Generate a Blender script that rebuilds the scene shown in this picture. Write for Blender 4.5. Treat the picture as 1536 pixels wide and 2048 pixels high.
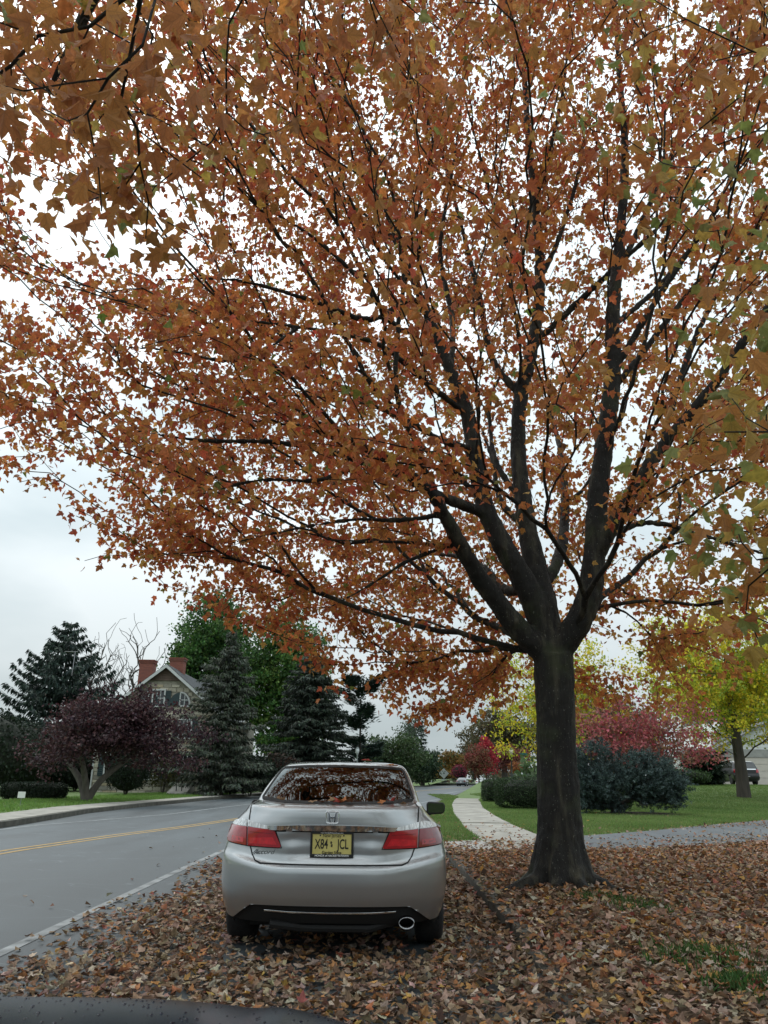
import bpy, bmesh, math, random
import numpy as np
from mathutils import Vector, Matrix, Euler

random.seed(7)
rng = np.random.default_rng(11)
R = math.radians
scn = bpy.context.scene
col = scn.collection
for o in list(bpy.data.objects):
    bpy.data.objects.remove(o)

# ------------------------------------------------------------------ camera
FPX, TH, ROLL, CH = 1540.0, R(19.0), R(0.8), 1.32
cam_d = bpy.data.cameras.new('camera')
cam_d.sensor_fit = 'VERTICAL'
cam_d.sensor_height = 36.0
cam_d.lens = FPX / 2048.0 * 36.0
cam_d.clip_start = 0.05
cam_d.clip_end = 3000
cam_d.dof.use_dof = False
cam = bpy.data.objects.new('camera', cam_d)
col.objects.link(cam)
cam.matrix_world = (Matrix.Translation((0, 0, CH)) @ Matrix.Rotation(R(90) + TH, 4, 'X')
                    @ Matrix.Rotation(ROLL, 4, 'Z'))
scn.camera = cam

# ------------------------------------------------------------------ sky, sun, exposure
SUN_EL, SUN_AZ = R(52), R(-35)          # soft sun behind thick cloud, ahead and to the left
w = bpy.data.worlds.new('World')
scn.world = w
w.use_nodes = True
nt = w.node_tree
nt.nodes.clear()
N = nt.nodes.new
L = nt.links.new
wo = N('ShaderNodeOutputWorld')
bg = N('ShaderNodeBackground')
sky = N('ShaderNodeTexSky')
sky.sky_type = 'NISHITA'
sky.sun_disc = False
sky.sun_elevation = SUN_EL
sky.sun_rotation = SUN_AZ
sky.air_density = 1.0
sky.dust_density = 3.0
tc = N('ShaderNodeTexCoord')
mp = N('ShaderNodeMapping')
mp.inputs['Scale'].default_value = (1.0, 1.0, 2.6)
L(tc.outputs['Generated'], mp.inputs['Vector'])
nz = N('ShaderNodeTexNoise')
nz.inputs['Scale'].default_value = 1.9
nz.inputs['Detail'].default_value = 5
nz.inputs['Roughness'].default_value = 0.5
L(mp.outputs['Vector'], nz.inputs['Vector'])
cr = N('ShaderNodeValToRGB')
cr.color_ramp.elements[0].position = 0.36
cr.color_ramp.elements[0].color = (7.7, 9.2, 9.7, 1)
cr.color_ramp.elements[1].position = 0.62
cr.color_ramp.elements[1].color = (12.2, 13.3, 13.6, 1)
L(nz.outputs['Fac'], cr.inputs['Fac'])
mx = N('ShaderNodeMix')
mx.data_type = 'RGBA'
mx.inputs['Factor'].default_value = 0.86
L(sky.outputs['Color'], mx.inputs[6])
L(cr.outputs['Color'], mx.inputs[7])
bg.inputs['Strength'].default_value = 0.105
# overcast sky: three times as bright overhead as at the horizon
sx_ = N('ShaderNodeSeparateXYZ')
L(tc.outputs['Generated'], sx_.inputs[0])
mr_ = N('ShaderNodeMapRange')
mr_.inputs[1].default_value = 0.0
mr_.inputs[2].default_value = 1.0
mr_.inputs[3].default_value = 0.40
mr_.inputs[4].default_value = 1.25
L(sx_.outputs['Z'], mr_.inputs[0])
ml = N('ShaderNodeMix')
ml.data_type = 'RGBA'
ml.blend_type = 'MULTIPLY'
ml.inputs['Factor'].default_value = 1.0
L(mx.outputs[2], ml.inputs[6])
L(mr_.outputs[0], ml.inputs[7])
L(ml.outputs[2], bg.inputs['Color'])
L(bg.outputs['Background'], wo.inputs['Surface'])

sl = bpy.data.lights.new('sun', 'SUN')
sl.energy = 0.7
sl.angle = R(25)
sl.color = (1.0, 0.96, 0.9)
so = bpy.data.objects.new('sun', sl)
col.objects.link(so)
sd = Vector((math.sin(SUN_AZ) * math.cos(SUN_EL), math.cos(SUN_AZ) * math.cos(SUN_EL), math.sin(SUN_EL)))
so.rotation_euler = sd.to_track_quat('Z', 'Y').to_euler()
so.location = sd * 60

scn.view_settings.view_transform = 'Standard'
scn.view_settings.look = 'None'
scn.view_settings.exposure = 0.38
scn.view_settings.gamma = 1.0
scn.view_settings.use_curve_mapping = False
scn.cycles.max_bounces = 8
scn.cycles.diffuse_bounces = 3
scn.cycles.transparent_max_bounces = 12
scn.cycles.use_denoising = True

# ------------------------------------------------------------------ helpers
def ray(px, py):
    a, b = px - 768.0, py - 1024.0
    c, s = math.cos(ROLL), math.sin(ROLL)
    a2, b2 = a * c + b * s, -a * s + b * c
    d = (a2 / FPX, 1.0, -b2 / FPX)
    ct, st = math.cos(TH), math.sin(TH)
    return (d[0], d[1] * ct - d[2] * st, d[1] * st + d[2] * ct)

def at(px, py, Y):
    d = ray(px, py)
    t = Y / d[1]
    return Vector((d[0] * t, Y, CH + d[2] * t))

def gp(px, py, z=0.0):
    d = ray(px, py)
    t = (z - CH) / d[2]
    return Vector((d[0] * t, d[1] * t, z))

def project(P):
    P = np.asarray(P, float)
    ct, st = math.cos(TH), math.sin(TH)
    x, y, z = P[:, 0], P[:, 1], P[:, 2] - CH
    dep = y * ct + z * st
    up = -y * st + z * ct
    dep2 = np.where(dep < 0.05, 0.05, dep)
    a2, b2 = x / dep2 * FPX, -up / dep2 * FPX
    c, s = math.cos(ROLL), math.sin(ROLL)
    return 768 + a2 * c - b2 * s, 1024 + a2 * s + b2 * c, dep

def sstep(a, b, x):
    t = np.clip((np.asarray(x, float) - a) / (b - a), 0, 1)
    return t * t * (3 - 2 * t)

def link(o, parent=None):
    col.objects.link(o)
    if parent is not None:
        o.parent = parent
    return o

def tag(o, label=None, cat=None, group=None, kind=None):
    if label: o['label'] = label
    if cat: o['category'] = cat
    if group: o['group'] = group
    if kind: o['kind'] = kind
    return o

def empty(name, loc=(0, 0, 0), rz=0.0):
    o = bpy.data.objects.new(name, None)
    o.empty_display_size = 0.2
    o.location = loc
    o.rotation_euler = (0, 0, rz)
    return link(o)

def np_mesh(name, V, F, colors=None, smooth=False):
    """V (n,3); F a list of (m,k) integer arrays; colors (n,3) per vertex"""
    me = bpy.data.meshes.new(name)
    V = np.asarray(V, np.float32)
    me.vertices.add(len(V))
    me.vertices.foreach_set('co', V.ravel())
    F = [np.asarray(f, np.int32) for f in F if len(f)]
    idx = np.concatenate([f.ravel() for f in F])
    tot = np.concatenate([np.full(len(f), f.shape[1], np.int32) for f in F])
    st = np.concatenate([[0], np.cumsum(tot)[:-1]]).astype(np.int32)
    me.loops.add(len(idx))
    me.loops.foreach_set('vertex_index', idx)
    me.polygons.add(len(tot))
    me.polygons.foreach_set('loop_start', st)
    me.polygons.foreach_set('loop_total', tot)
    me.polygons.foreach_set('use_smooth', np.full(len(tot), smooth, bool))
    me.update(calc_edges=True)
    if colors is not None:
        at_ = me.color_attributes.new('Col', 'FLOAT_COLOR', 'POINT')
        c4 = np.ones((len(V), 4), np.float32)
        c4[:, :3] = colors
        at_.data.foreach_set('color', c4.ravel())
    return me

def obj_me(name, me, mat, parent=None):
    o = bpy.data.objects.new(name, me)
    if mat is not None and len(me.materials) == 0:
        me.materials.append(mat)
    return link(o, parent)

class MB:
    """collects boxes, tubes and polygons; build() links them as one mesh object"""
    def __init__(s):
        s.v, s.f, s.c = [], [], []
    def add(s, vs, fs, c=None):
        b = len(s.v)
        s.v += [tuple(v) for v in vs]
        s.f += [[i + b for i in f] for f in fs]
        if c is not None:
            s.c += [c] * len(vs)
        return s
    def box(s, x0, x1, y0, y1, z0, z1, c=None, M=None):
        vs = [Vector(p) for p in ((x0, y0, z0), (x1, y0, z0), (x1, y1, z0), (x0, y1, z0),
                                  (x0, y0, z1), (x1, y0, z1), (x1, y1, z1), (x0, y1, z1))]
        if M is not None: vs = [M @ v for v in vs]
        return s.add(vs, [[0, 3, 2, 1], [4, 5, 6, 7], [0, 1, 5, 4], [1, 2, 6, 5], [2, 3, 7, 6], [3, 0, 4, 7]], c)
    def prism(s, poly, axis, a, b, c=None):
        """poly of 2D points extruded along axis ('x','y','z') from a to b"""
        def mk(p, t):
            return {'x': (t, p[0], p[1]), 'y': (p[0], t, p[1]), 'z': (p[0], p[1], t)}[axis]
        n = len(poly)
        vs = [mk(p, a) for p in poly] + [mk(p, b) for p in poly]
        fs = [list(range(n))[::-1], list(range(n, 2 * n))] + [[i, (i + 1) % n, n + (i + 1) % n, n + i] for i in range(n)]
        return s.add(vs, fs, c)
    def tube(s, pts, rad, seg=8, cap=True, c=None):
        pts = [Vector(p) for p in pts]
        if not hasattr(rad, '__len__'): rad = [rad] * len(pts)
        rings, vs, fs = [], [], []
        up = None
        for i, p in enumerate(pts):
            d = (pts[min(i + 1, len(pts) - 1)] - pts[max(i - 1, 0)]).normalized()
            if up is None:
                up = Vector((1, 0, 0)) if abs(d.x) < 0.8 else Vector((0, 1, 0))
            x = (up - d * up.dot(d)).normalized()
            y = d.cross(x)
            up = x
            for k in range(seg):
                a = 2 * math.pi * k / seg
                vs.append(p + (x * math.cos(a) + y * math.sin(a)) * rad[i])
        for i in range(len(pts) - 1):
            for k in range(seg):
                k2 = (k + 1) % seg
                fs.append([i * seg + k, i * seg + k2, (i + 1) * seg + k2, (i + 1) * seg + k])
        if cap:
            fs.append(list(range(seg))[::-1])
            fs.append([(len(pts) - 1) * seg + k for k in range(seg)])
        return s.add(vs, fs, c)
    def lathe(s, prof, seg=16, c=None, center=(0, 0, 0)):
        vs, fs = [], []
        n = len(prof)
        for r, z in prof:
            for k in range(seg):
                a = 2 * math.pi * k / seg
                vs.append((center[0] + r * math.cos(a), center[1] + r * math.sin(a), center[2] + z))
        for i in range(n - 1):
            for k in range(seg):
                k2 = (k + 1) % seg
                fs.append([i * seg + k, i * seg + k2, (i + 1) * seg + k2, (i + 1) * seg + k])
        fs.append(list(range(seg))[::-1])
        fs.append([(n - 1) * seg + k for k in range(seg)])
        return s.add(vs, fs, c)
    def mesh(s, name, smooth=False):
        me = bpy.data.meshes.new(name)
        me.from_pydata(s.v, [], s.f)
        if smooth:
            me.polygons.foreach_set('use_smooth', [True] * len(me.polygons))
        if s.c and len(s.c) == len(s.v):
            a = me.color_attributes.new('Col', 'FLOAT_COLOR', 'POINT')
            a.data.foreach_set('color', np.array([(*c, 1) for c in s.c], np.float32).ravel())
        me.update()
        return me
    def build(s, name, mat, parent=None, smooth=False, bevel=0.0, loc=None):
        o = obj_me(name, s.mesh(name, smooth), mat, parent)
        if loc is not None: o.location = loc
        if bevel:
            m = o.modifiers.new('bevel', 'BEVEL')
            m.width = bevel
            m.segments = 2
            m.limit_method = 'ANGLE'
        return o

# ------------------------------------------------------------------ materials
MATS = {}
def node_mat(name):
    m = bpy.data.materials.new(name)
    m.use_nodes = True
    MATS[name] = m
    t = m.node_tree
    return m, t, t.nodes['Principled BSDF']

def mat(name, c, rough=0.6, var=0.25, scale=8.0, bump=0.0, bscale=None, metallic=0.0, coat=0.0, spec=0.5,
        stretch=(1, 1, 1), c2=None, detail=4, coatr=0.05):
    m, t, p = node_mat(name)
    p.inputs['Roughness'].default_value = rough
    p.inputs['Metallic'].default_value = metallic
    p.inputs['Coat Weight'].default_value = coat
    p.inputs['Coat Roughness'].default_value = coatr
    p.inputs['Specular IOR Level'].default_value = spec
    tcn = t.nodes.new('ShaderNodeTexCoord')
    mpn = t.nodes.new('ShaderNodeMapping')
    mpn.inputs['Scale'].default_value = stretch
    t.links.new(tcn.outputs['Object'], mpn.inputs['Vector'])
    n = t.nodes.new('ShaderNodeTexNoise')
    n.inputs['Scale'].default_value = scale
    n.inputs['Detail'].default_value = detail
    t.links.new(mpn.outputs['Vector'], n.inputs['Vector'])
    r = t.nodes.new('ShaderNodeValToRGB')
    r.color_ramp.elements[0].position = 0.3
    r.color_ramp.elements[1].position = 0.7
    a = tuple(x * (1 - var) for x in c)
    b = c2 if c2 is not None else tuple(min(1, x * (1 + var)) for x in c)
    r.color_ramp.elements[0].color = (*a, 1)
    r.color_ramp.elements[1].color = (*b, 1)
    t.links.new(n.outputs['Fac'], r.inputs['Fac'])
    t.links.new(r.outputs['Color'], p.inputs['Base Color'])
    if bump:
        n2 = t.nodes.new('ShaderNodeTexNoise')
        n2.inputs['Scale'].default_value = bscale or scale * 3
        n2.inputs['Detail'].default_value = 5
        t.links.new(mpn.outputs['Vector'], n2.inputs['Vector'])
        bn = t.nodes.new('ShaderNodeBump')
        bn.inputs['Strength'].default_value = bump
        bn.inputs['Distance'].default_value = 0.02
        t.links.new(n2.outputs['Fac'], bn.inputs['Height'])
        t.links.new(bn.outputs['Normal'], p.inputs['Normal'])
    return m

def leaf_mat(name, transl=0.35, rough=0.55, attr=True, color=None, spec=0.3, gain=1.0):
    m = bpy.data.materials.new(name)
    m.use_nodes = True
    MATS[name] = m
    t = m.node_tree
    p = t.nodes['Principled BSDF']
    out = t.nodes['Material Output']
    p.inputs['Roughness'].default_value = rough
    p.inputs['Specular IOR Level'].default_value = spec
    tr = t.nodes.new('ShaderNodeBsdfTranslucent')
    ms = t.nodes.new('ShaderNodeMixShader')
    ms.inputs['Fac'].default_value = transl
    if attr:
        ca = t.nodes.new('ShaderNodeAttribute')
        ca.attribute_name = 'Col'
        src = ca.outputs['Color']
    else:
        n = t.nodes.new('ShaderNodeTexNoise')
        n.inputs['Scale'].default_value = 14
        mxr = t.nodes.new('ShaderNodeMix')
        mxr.data_type = 'RGBA'
        mxr.inputs[6].default_value = (*[x * 0.72 for x in color], 1)
        mxr.inputs[7].default_value = (*[min(1, x * 1.2) for x in color], 1)
        tcn = t.nodes.new('ShaderNodeTexCoord')
        t.links.new(tcn.outputs['Object'], n.inputs['Vector'])
        t.links.new(n.outputs['Fac'], mxr.inputs['Factor'])
        src = mxr.outputs[2]
        sx = t.nodes.new('ShaderNodeSeparateXYZ'); t.links.new(tcn.outputs['Object'], sx.inputs[0])
        def mth(op, a, b=None):
            q = t.nodes.new('ShaderNodeMath'); q.operation = op
            for i_, v_ in enumerate((a, b)):
                if v_ is None: continue
                if isinstance(v_, (int, float)): q.inputs[i_].default_value = v_
                else: t.links.new(v_, q.inputs[i_])
            return q.outputs[0]
        ax = mth('ABSOLUTE', sx.outputs['X'])
        d2 = mth('ABSOLUTE', mth('SUBTRACT', ax, mth('MULTIPLY', mth('SUBTRACT', sx.outputs['Y'], 0.06), 1.15)))
        d3 = mth('ABSOLUTE', mth('SUBTRACT', ax, mth('MULTIPLY', mth('SUBTRACT', sx.outputs['Y'], 0.42), 0.8)))
        dm_ = mth('MINIMUM', ax, mth('MINIMUM', d2, d3))
        vm = t.nodes.new('ShaderNodeMapRange'); vm.inputs[1].default_value = 0.012; vm.inputs[2].default_value = 0.03; vm.inputs[3].default_value = 0.45; vm.inputs[4].default_value = 0.0
        t.links.new(dm_, vm.inputs[0])
        mv = t.nodes.new('ShaderNodeMix'); mv.data_type = 'RGBA'; mv.inputs[7].default_value = (*[x * 0.5 + 0.02 for x in color], 1)
        t.links.new(vm.outputs[0], mv.inputs['Factor']); t.links.new(src, mv.inputs[6])
        src = mv.outputs[2]
    if attr:
        tcn = t.nodes.new('ShaderNodeTexCoord')
        n = t.nodes.new('ShaderNodeTexNoise'); n.inputs['Scale'].default_value = 45; n.inputs['Detail'].default_value = 2
        t.links.new(tcn.outputs['Object'], n.inputs['Vector'])
        mr = t.nodes.new('ShaderNodeMapRange'); mr.inputs[1].default_value = 0.25; mr.inputs[2].default_value = 0.75; mr.inputs[3].default_value = 0.65; mr.inputs[4].default_value = 1.3
        t.links.new(n.outputs['Fac'], mr.inputs[0])
        mb_ = t.nodes.new('ShaderNodeMix'); mb_.data_type = 'RGBA'; mb_.blend_type = 'MULTIPLY'; mb_.inputs['Factor'].default_value = 1
        t.links.new(src, mb_.inputs[6]); t.links.new(mr.outputs[0], mb_.inputs[7])
        src = mb_.outputs[2]
    t.links.new(src, p.inputs['Base Color'])
    t.links.new(src, tr.inputs['Color'])
    t.links.new(p.outputs['BSDF'], ms.inputs[1])
    t.links.new(tr.outputs['BSDF'], ms.inputs[2])
    t.links.new(ms.outputs['Shader'], out.inputs['Surface'])
    return m

def attr_mat(name, rough=0.7, noise=0.25, scale=20, bump=0.0):
    m, t, p = node_mat(name)
    p.inputs['Roughness'].default_value = rough
    ca = t.nodes.new('ShaderNodeAttribute')
    ca.attribute_name = 'Col'
    n = t.nodes.new('ShaderNodeTexNoise')
    n.inputs['Scale'].default_value = scale
    n.inputs['Detail'].default_value = 4
    tcn = t.nodes.new('ShaderNodeTexCoord')
    t.links.new(tcn.outputs['Object'], n.inputs['Vector'])
    mr = t.nodes.new('ShaderNodeMapRange')
    mr.inputs[3].default_value = 1 - noise
    mr.inputs[4].default_value = 1 + noise
    t.links.new(n.outputs['Fac'], mr.inputs[0])
    mm = t.nodes.new('ShaderNodeMix')
    mm.data_type = 'RGBA'
    mm.blend_type = 'MULTIPLY'
    mm.inputs['Factor'].default_value = 1
    t.links.new(ca.outputs['Color'], mm.inputs[6])
    t.links.new(mr.outputs[0], mm.inputs[7])
    t.links.new(mm.outputs[2], p.inputs['Base Color'])
    if bump:
        bn = t.nodes.new('ShaderNodeBump')
        bn.inputs['Strength'].default_value = bump
        bn.inputs['Distance'].default_value = 0.02
        t.links.new(n.outputs['Fac'], bn.inputs['Height'])
        t.links.new(bn.outputs['Normal'], p.inputs['Normal'])
    return m

def glass_mat(name, tint=(0.3, 0.35, 0.36), rough=0.02, ior=1.5, boost=1.0):
    m = bpy.data.materials.new(name)
    m.use_nodes = True
    MATS[name] = m
    t = m.node_tree
    t.nodes.clear()
    out = t.nodes.new('ShaderNodeOutputMaterial')
    tr = t.nodes.new('ShaderNodeBsdfTransparent')
    tr.inputs['Color'].default_value = (*tint, 1)
    gl = t.nodes.new('ShaderNodeBsdfGlossy')
    gl.inputs['Roughness'].default_value = rough
    gl.inputs['Color'].default_value = (0.95, 1, 1, 1)
    fr = t.nodes.new('ShaderNodeFresnel')
    fr.inputs['IOR'].default_value = ior
    ms = t.nodes.new('ShaderNodeMixShader')
    t.links.new(fr.outputs['Fac'], ms.inputs['Fac'])
    t.links.new(tr.outputs['BSDF'], ms.inputs[1])
    t.links.new(gl.outputs['BSDF'], ms.inputs[2])
    t.links.new(ms.outputs['Shader'], out.inputs['Surface'])
    return m

def asphalt_mat(name, base, rough, streak=True):
    m, t, p = node_mat(name)
    p.inputs['Specular IOR Level'].default_value = 0.35
    tcn = t.nodes.new('ShaderNodeTexCoord')
    big = t.nodes.new('ShaderNodeTexNoise'); big.inputs['Scale'].default_value = 0.9; big.inputs['Detail'].default_value = 6
    mpn = t.nodes.new('ShaderNodeMapping'); mpn.inputs['Scale'].default_value = (1.6, 0.25, 1)
    t.links.new(tcn.outputs['Object'], mpn.inputs['Vector'])
    t.links.new(mpn.outputs['Vector'], big.inputs['Vector'])
    fine = t.nodes.new('ShaderNodeTexNoise'); fine.inputs['Scale'].default_value = 90; fine.inputs['Detail'].default_value = 3
    t.links.new(tcn.outputs['Object'], fine.inputs['Vector'])
    add = t.nodes.new('ShaderNodeMix'); add.data_type = 'FLOAT'; add.inputs['Factor'].default_value = 0.5
    t.links.new(big.outputs['Fac'], add.inputs[2]); t.links.new(fine.outputs['Fac'], add.inputs[3])
    r = t.nodes.new('ShaderNodeValToRGB')
    r.color_ramp.elements[0].position = 0.32
    r.color_ramp.elements[1].position = 0.68
    r.color_ramp.elements[0].color = (*[x * 0.5 for x in base], 1)
    r.color_ramp.elements[1].color = (*[x * 1.6 for x in base], 1)
    t.links.new(add.outputs[0], r.inputs['Fac'])
    src = r.outputs['Color']
    if streak:   # thin pale wandering scuffs and sealed cracks
        wv = t.nodes.new('ShaderNodeTexNoise'); wv.inputs['Scale'].default_value = 0.55; wv.inputs['Detail'].default_value = 3
        mp2 = t.nodes.new('ShaderNodeMapping'); mp2.inputs['Scale'].default_value = (0.55, 1.3, 1); mp2.inputs['Rotation'].default_value = (0, 0, 0.35)
        t.links.new(tcn.outputs['Object'], mp2.inputs['Vector']); t.links.new(mp2.outputs['Vector'], wv.inputs['Vector'])
        sb = t.nodes.new('ShaderNodeMath'); sb.operation = 'SUBTRACT'; sb.inputs[1].default_value = 0.5
        t.links.new(wv.outputs['Fac'], sb.inputs[0])
        ab = t.nodes.new('ShaderNodeMath'); ab.operation = 'ABSOLUTE'; t.links.new(sb.outputs[0], ab.inputs[0])
        mr = t.nodes.new('ShaderNodeMapRange'); mr.inputs[1].default_value = 0.0; mr.inputs[2].default_value = 0.0035
        mr.inputs[3].default_value = 0.5; mr.inputs[4].default_value = 0.0
        t.links.new(ab.outputs[0], mr.inputs[0])
        mm = t.nodes.new('ShaderNodeMix'); mm.data_type = 'RGBA'
        mm.inputs[7].default_value = (*[x * 3.0 for x in base], 1)
        t.links.new(mr.outputs[0], mm.inputs['Factor']); t.links.new(src, mm.inputs[6])
        src = mm.outputs[2]
    t.links.new(src, p.inputs['Base Color'])
    rr = t.nodes.new('ShaderNodeMapRange'); rr.inputs[3].default_value = rough - 0.12; rr.inputs[4].default_value = rough + 0.15
    t.links.new(big.outputs['Fac'], rr.inputs[0]); t.links.new(rr.outputs[0], p.inputs['Roughness'])
    bn = t.nodes.new('ShaderNodeBump'); bn.inputs['Strength'].default_value = 0.25; bn.inputs['Distance'].default_value = 0.01
    t.links.new(fine.outputs['Fac'], bn.inputs['Height']); t.links.new(bn.outputs['Normal'], p.inputs['Normal'])
    return m

asphalt_mat('asphalt', (0.058, 0.069, 0.075), 0.5)
asphalt_mat('drive_asphalt', (0.085, 0.092, 0.1), 0.6, streak=False)
mat('white_line', (0.25, 0.27, 0.275), 0.65, 0.55, 4.0, c2=(0.33, 0.35, 0.355), detail=10)
mat('yellow_line', (0.48, 0.29, 0.06), 0.65, 0.5, 9.0, c2=(0.5, 0.31, 0.08), detail=8)
mat('concrete', (0.29, 0.27, 0.235), 0.85, 0.28, 1.8, bump=0.25, bscale=60)
mat('concrete_apron', (0.34, 0.33, 0.31), 0.85, 0.15, 1.2, bump=0.25, bscale=60)
mat('curb_stone', (0.085, 0.08, 0.066), 0.9, 0.35, 4, bump=0.5, bscale=40)
mat('lawn', (0.1, 0.165, 0.045), 0.95, 0.35, 1.5, bump=0.5, bscale=80, c2=(0.135, 0.2, 0.06))
mat('verge_soil', (0.09, 0.058, 0.034), 0.95, 0.4, 6, bump=0.6, bscale=40)
mat('far_ground', (0.07, 0.1, 0.04), 0.95, 0.3, 0.1)
mat('mulch', (0.05, 0.033, 0.022), 0.95, 0.4, 8, bump=0.6)

# ------------------------------------------------------------------ terrain, road, pavements
def hz(x, y):
    """height of the land beside the road"""
    x = np.asarray(x, float); y = np.asarray(y, float)
    right = 0.1 - 0.08 * sstep(8.4, 6.6, y) * sstep(2.2, 1.3, x) + 1.0 * sstep(34, 62, y) * sstep(6, 14, x)
    left = 0.14 + 0 * x
    return np.where(x > -4 + 0 * y, right, left)

YC = np.array([-30, 8, 14.7, 18.9, 21.8, 26.4, 40, 60, 85, 109, 131, 160, 230.0])
XC = np.array([-6.75, -6.75, -6.55, -5.9, -5.25, -4.5, -2.75, 0.2, 4.0, 9.0, 14.0, 21.0, 43.0])
YR = np.array([-30, 14, 20, 26, 40, 52, 57, 60, 75, 109, 131, 160, 230.0])
XR = np.array([1.17, 1.17, 1.15, 1.35, 2.55, 4.0, 4.7, 5.3, 7.6, 14.0, 19.5, 27.0, 50.0])
YL = np.array([-30, 14, 21, 25, 28.5, 34.6, 43.5, 55.5, 75, 109, 131, 160, 230.0])
XL = np.array([-9.3, -9.3, -9.4, -9.75, -10.1, -10.0, -9.5, -8.4, -5.6, 2.0, 8.0, 15.0, 36.0])
YEL = np.array([-30, 13, 15.6, 19, 24, 32, 45, 56.0]); XEL = np.array([-2.9, -2.9, -2.87, -2.55, -1.7, -0.2, 2.2, 4.2])
YFW = np.array([17.0, 21.75, 23.9, 28.6, 33.6, 40.8, 60, 85, 109, 131, 160]); XFW = np.array([-9.2, -9.1, -8.5, -7.35, -6.9, -6.2, -3.4, 0.2, 5.4, 10.5, 17.5])
xC = lambda y: np.interp(y, YC, XC)
xR = lambda y: np.interp(y, YR, XR)
xL = lambda y: np.interp(y, YL, XL)

def strip(name, ys, xa, xb, z, m, parent=None, kind=None, nx=1):
    ys = np.asarray(ys, float)
    rows = []
    for k in range(nx + 1):
        t = k / nx
        rows.append(np.stack([xa * (1 - t) + xb * t, ys, z if hasattr(z, '__len__') else np.full(len(ys), z)], 1))
    V = np.concatenate(rows)
    n = len(ys)
    F = []
    for k in range(nx):
        i = np.arange(n - 1) + k * n
        F.append(np.stack([i, i + n, i + n + 1, i + 1], 1))
    o = obj_me(name, np_mesh(name, V, [np.concatenate(F)]), MATS[m], parent)
    if kind: o['kind'] = kind
    return o

ys_all = np.concatenate([np.arange(-30, 70, 1.5), np.arange(70, 232, 6)])
# one sheet to the horizon
gs = 1500
g = obj_me('ground', np_mesh('ground', [(-gs, -gs, -0.03), (gs, -gs, -0.03), (gs, gs, -0.03), (-gs, gs, -0.03)], [[[0, 1, 2, 3]]]), MATS['far_ground'])
tag(g, kind='structure')
road = strip('road', ys_all, xL(ys_all) - 0.05, xR(ys_all) + 0.05, 0.0, 'asphalt', kind='structure', nx=6)
def line(name, ys, xs, wid, m):
    o = strip(name, ys, xs - wid / 2, xs + wid / 2, 0.004, m, road)
    return o
ys = np.arange(-10, 56.1, 1.0); line('edge_line', ys, np.interp(ys, YEL, XEL), 0.11, 'white_line')
ys = np.arange(-10, 160, 1.0)
line('centre_line', ys, xC(ys) - 0.13, 0.1, 'yellow_line'); line('centre_line', ys, xC(ys) + 0.13, 0.1, 'yellow_line')
ys = np.arange(17, 160, 1.0); line('edge_line', ys, np.interp(ys, YFW, XFW), 0.13, 'white_line')
ys = np.arange(55.5, 67.2, 0.5); line('edge_line', ys, np.interp(ys, [55.5, 62, 67.2], [6.2, 5.3, 4.8]), 0.2, 'white_line')
ys = np.arange(67.2, 140, 1.0); line('edge_line', ys, np.interp(ys, [67.2, 84, 109, 131, 140], [4.8, 7.7, 12.6, 18.2, 20.6]), 0.2, 'white_line')

# land right of the road (verge and lawns) and left of it
def land(name, ys, f_near, xs_off, m, side):
    V, F = [], []
    nx = len(xs_off)
    for y in ys:
        x0 = float(f_near(y))
        for q in xs_off:
            x = x0 + side * q
            V.append((x, y, float(hz(x, y))))
    V = np.array(V); n = len(ys)
    i = (np.arange(n - 1)[:, None] * nx + np.arange(nx - 1)[None, :]).ravel()
    F = np.stack([i, i + 1, i + nx + 1, i + nx], 1)
    if side < 0: F = F[:, ::-1]
    o = obj_me(name, np_mesh(name, V, [F], smooth=True), MATS[m])
    tag(o, kind='structure')
    return o
offs = np.concatenate([np.arange(0.12, 14, 1.0), np.arange(14, 40, 2.5), np.arange(40, 260, 20)])
land('lawn_right', np.concatenate([np.arange(-30, 70, 1.0), np.arange(70, 232, 5)]), xR, offs, 'lawn', 1)
land('lawn_left', np.concatenate([np.arange(-30, 70, 1.5), np.arange(70, 232, 6)]), xL, offs, 'lawn', -1)

# leaf covered soil of the near verge
V = []
vy = np.arange(-12, 18.1, 0.5)
drive_near = lambda x: np.interp(x, [1.0, 2.2, 3.9, 5.0, 6.9, 8.2, 14, 22], [14.5, 15.1, 15.4, 15.7, 17.0, 17.9, 22.5, 29])
nxv = 30
xsv = np.linspace(1.31, 16, nxv)
yt = np.linspace(0, 1, 40)
V = np.array([(x, -12 + t * (float(drive_near(x)) + 12), 0.104) for t in yt for x in xsv])
V[:, 2] -= 0.075 * sstep(8.4, 6.6, V[:, 1]) * sstep(2.2, 1.3, V[:, 0])
i = (np.arange(39)[:, None] * nxv + np.arange(nxv - 1)[None, :]).ravel()
vs_o = obj_me('verge', np_mesh('verge', V, [np.stack([i, i + 1, i + nxv + 1, i + nxv], 1)]), MATS['verge_soil'])
tag(vs_o, kind='structure')

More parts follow.
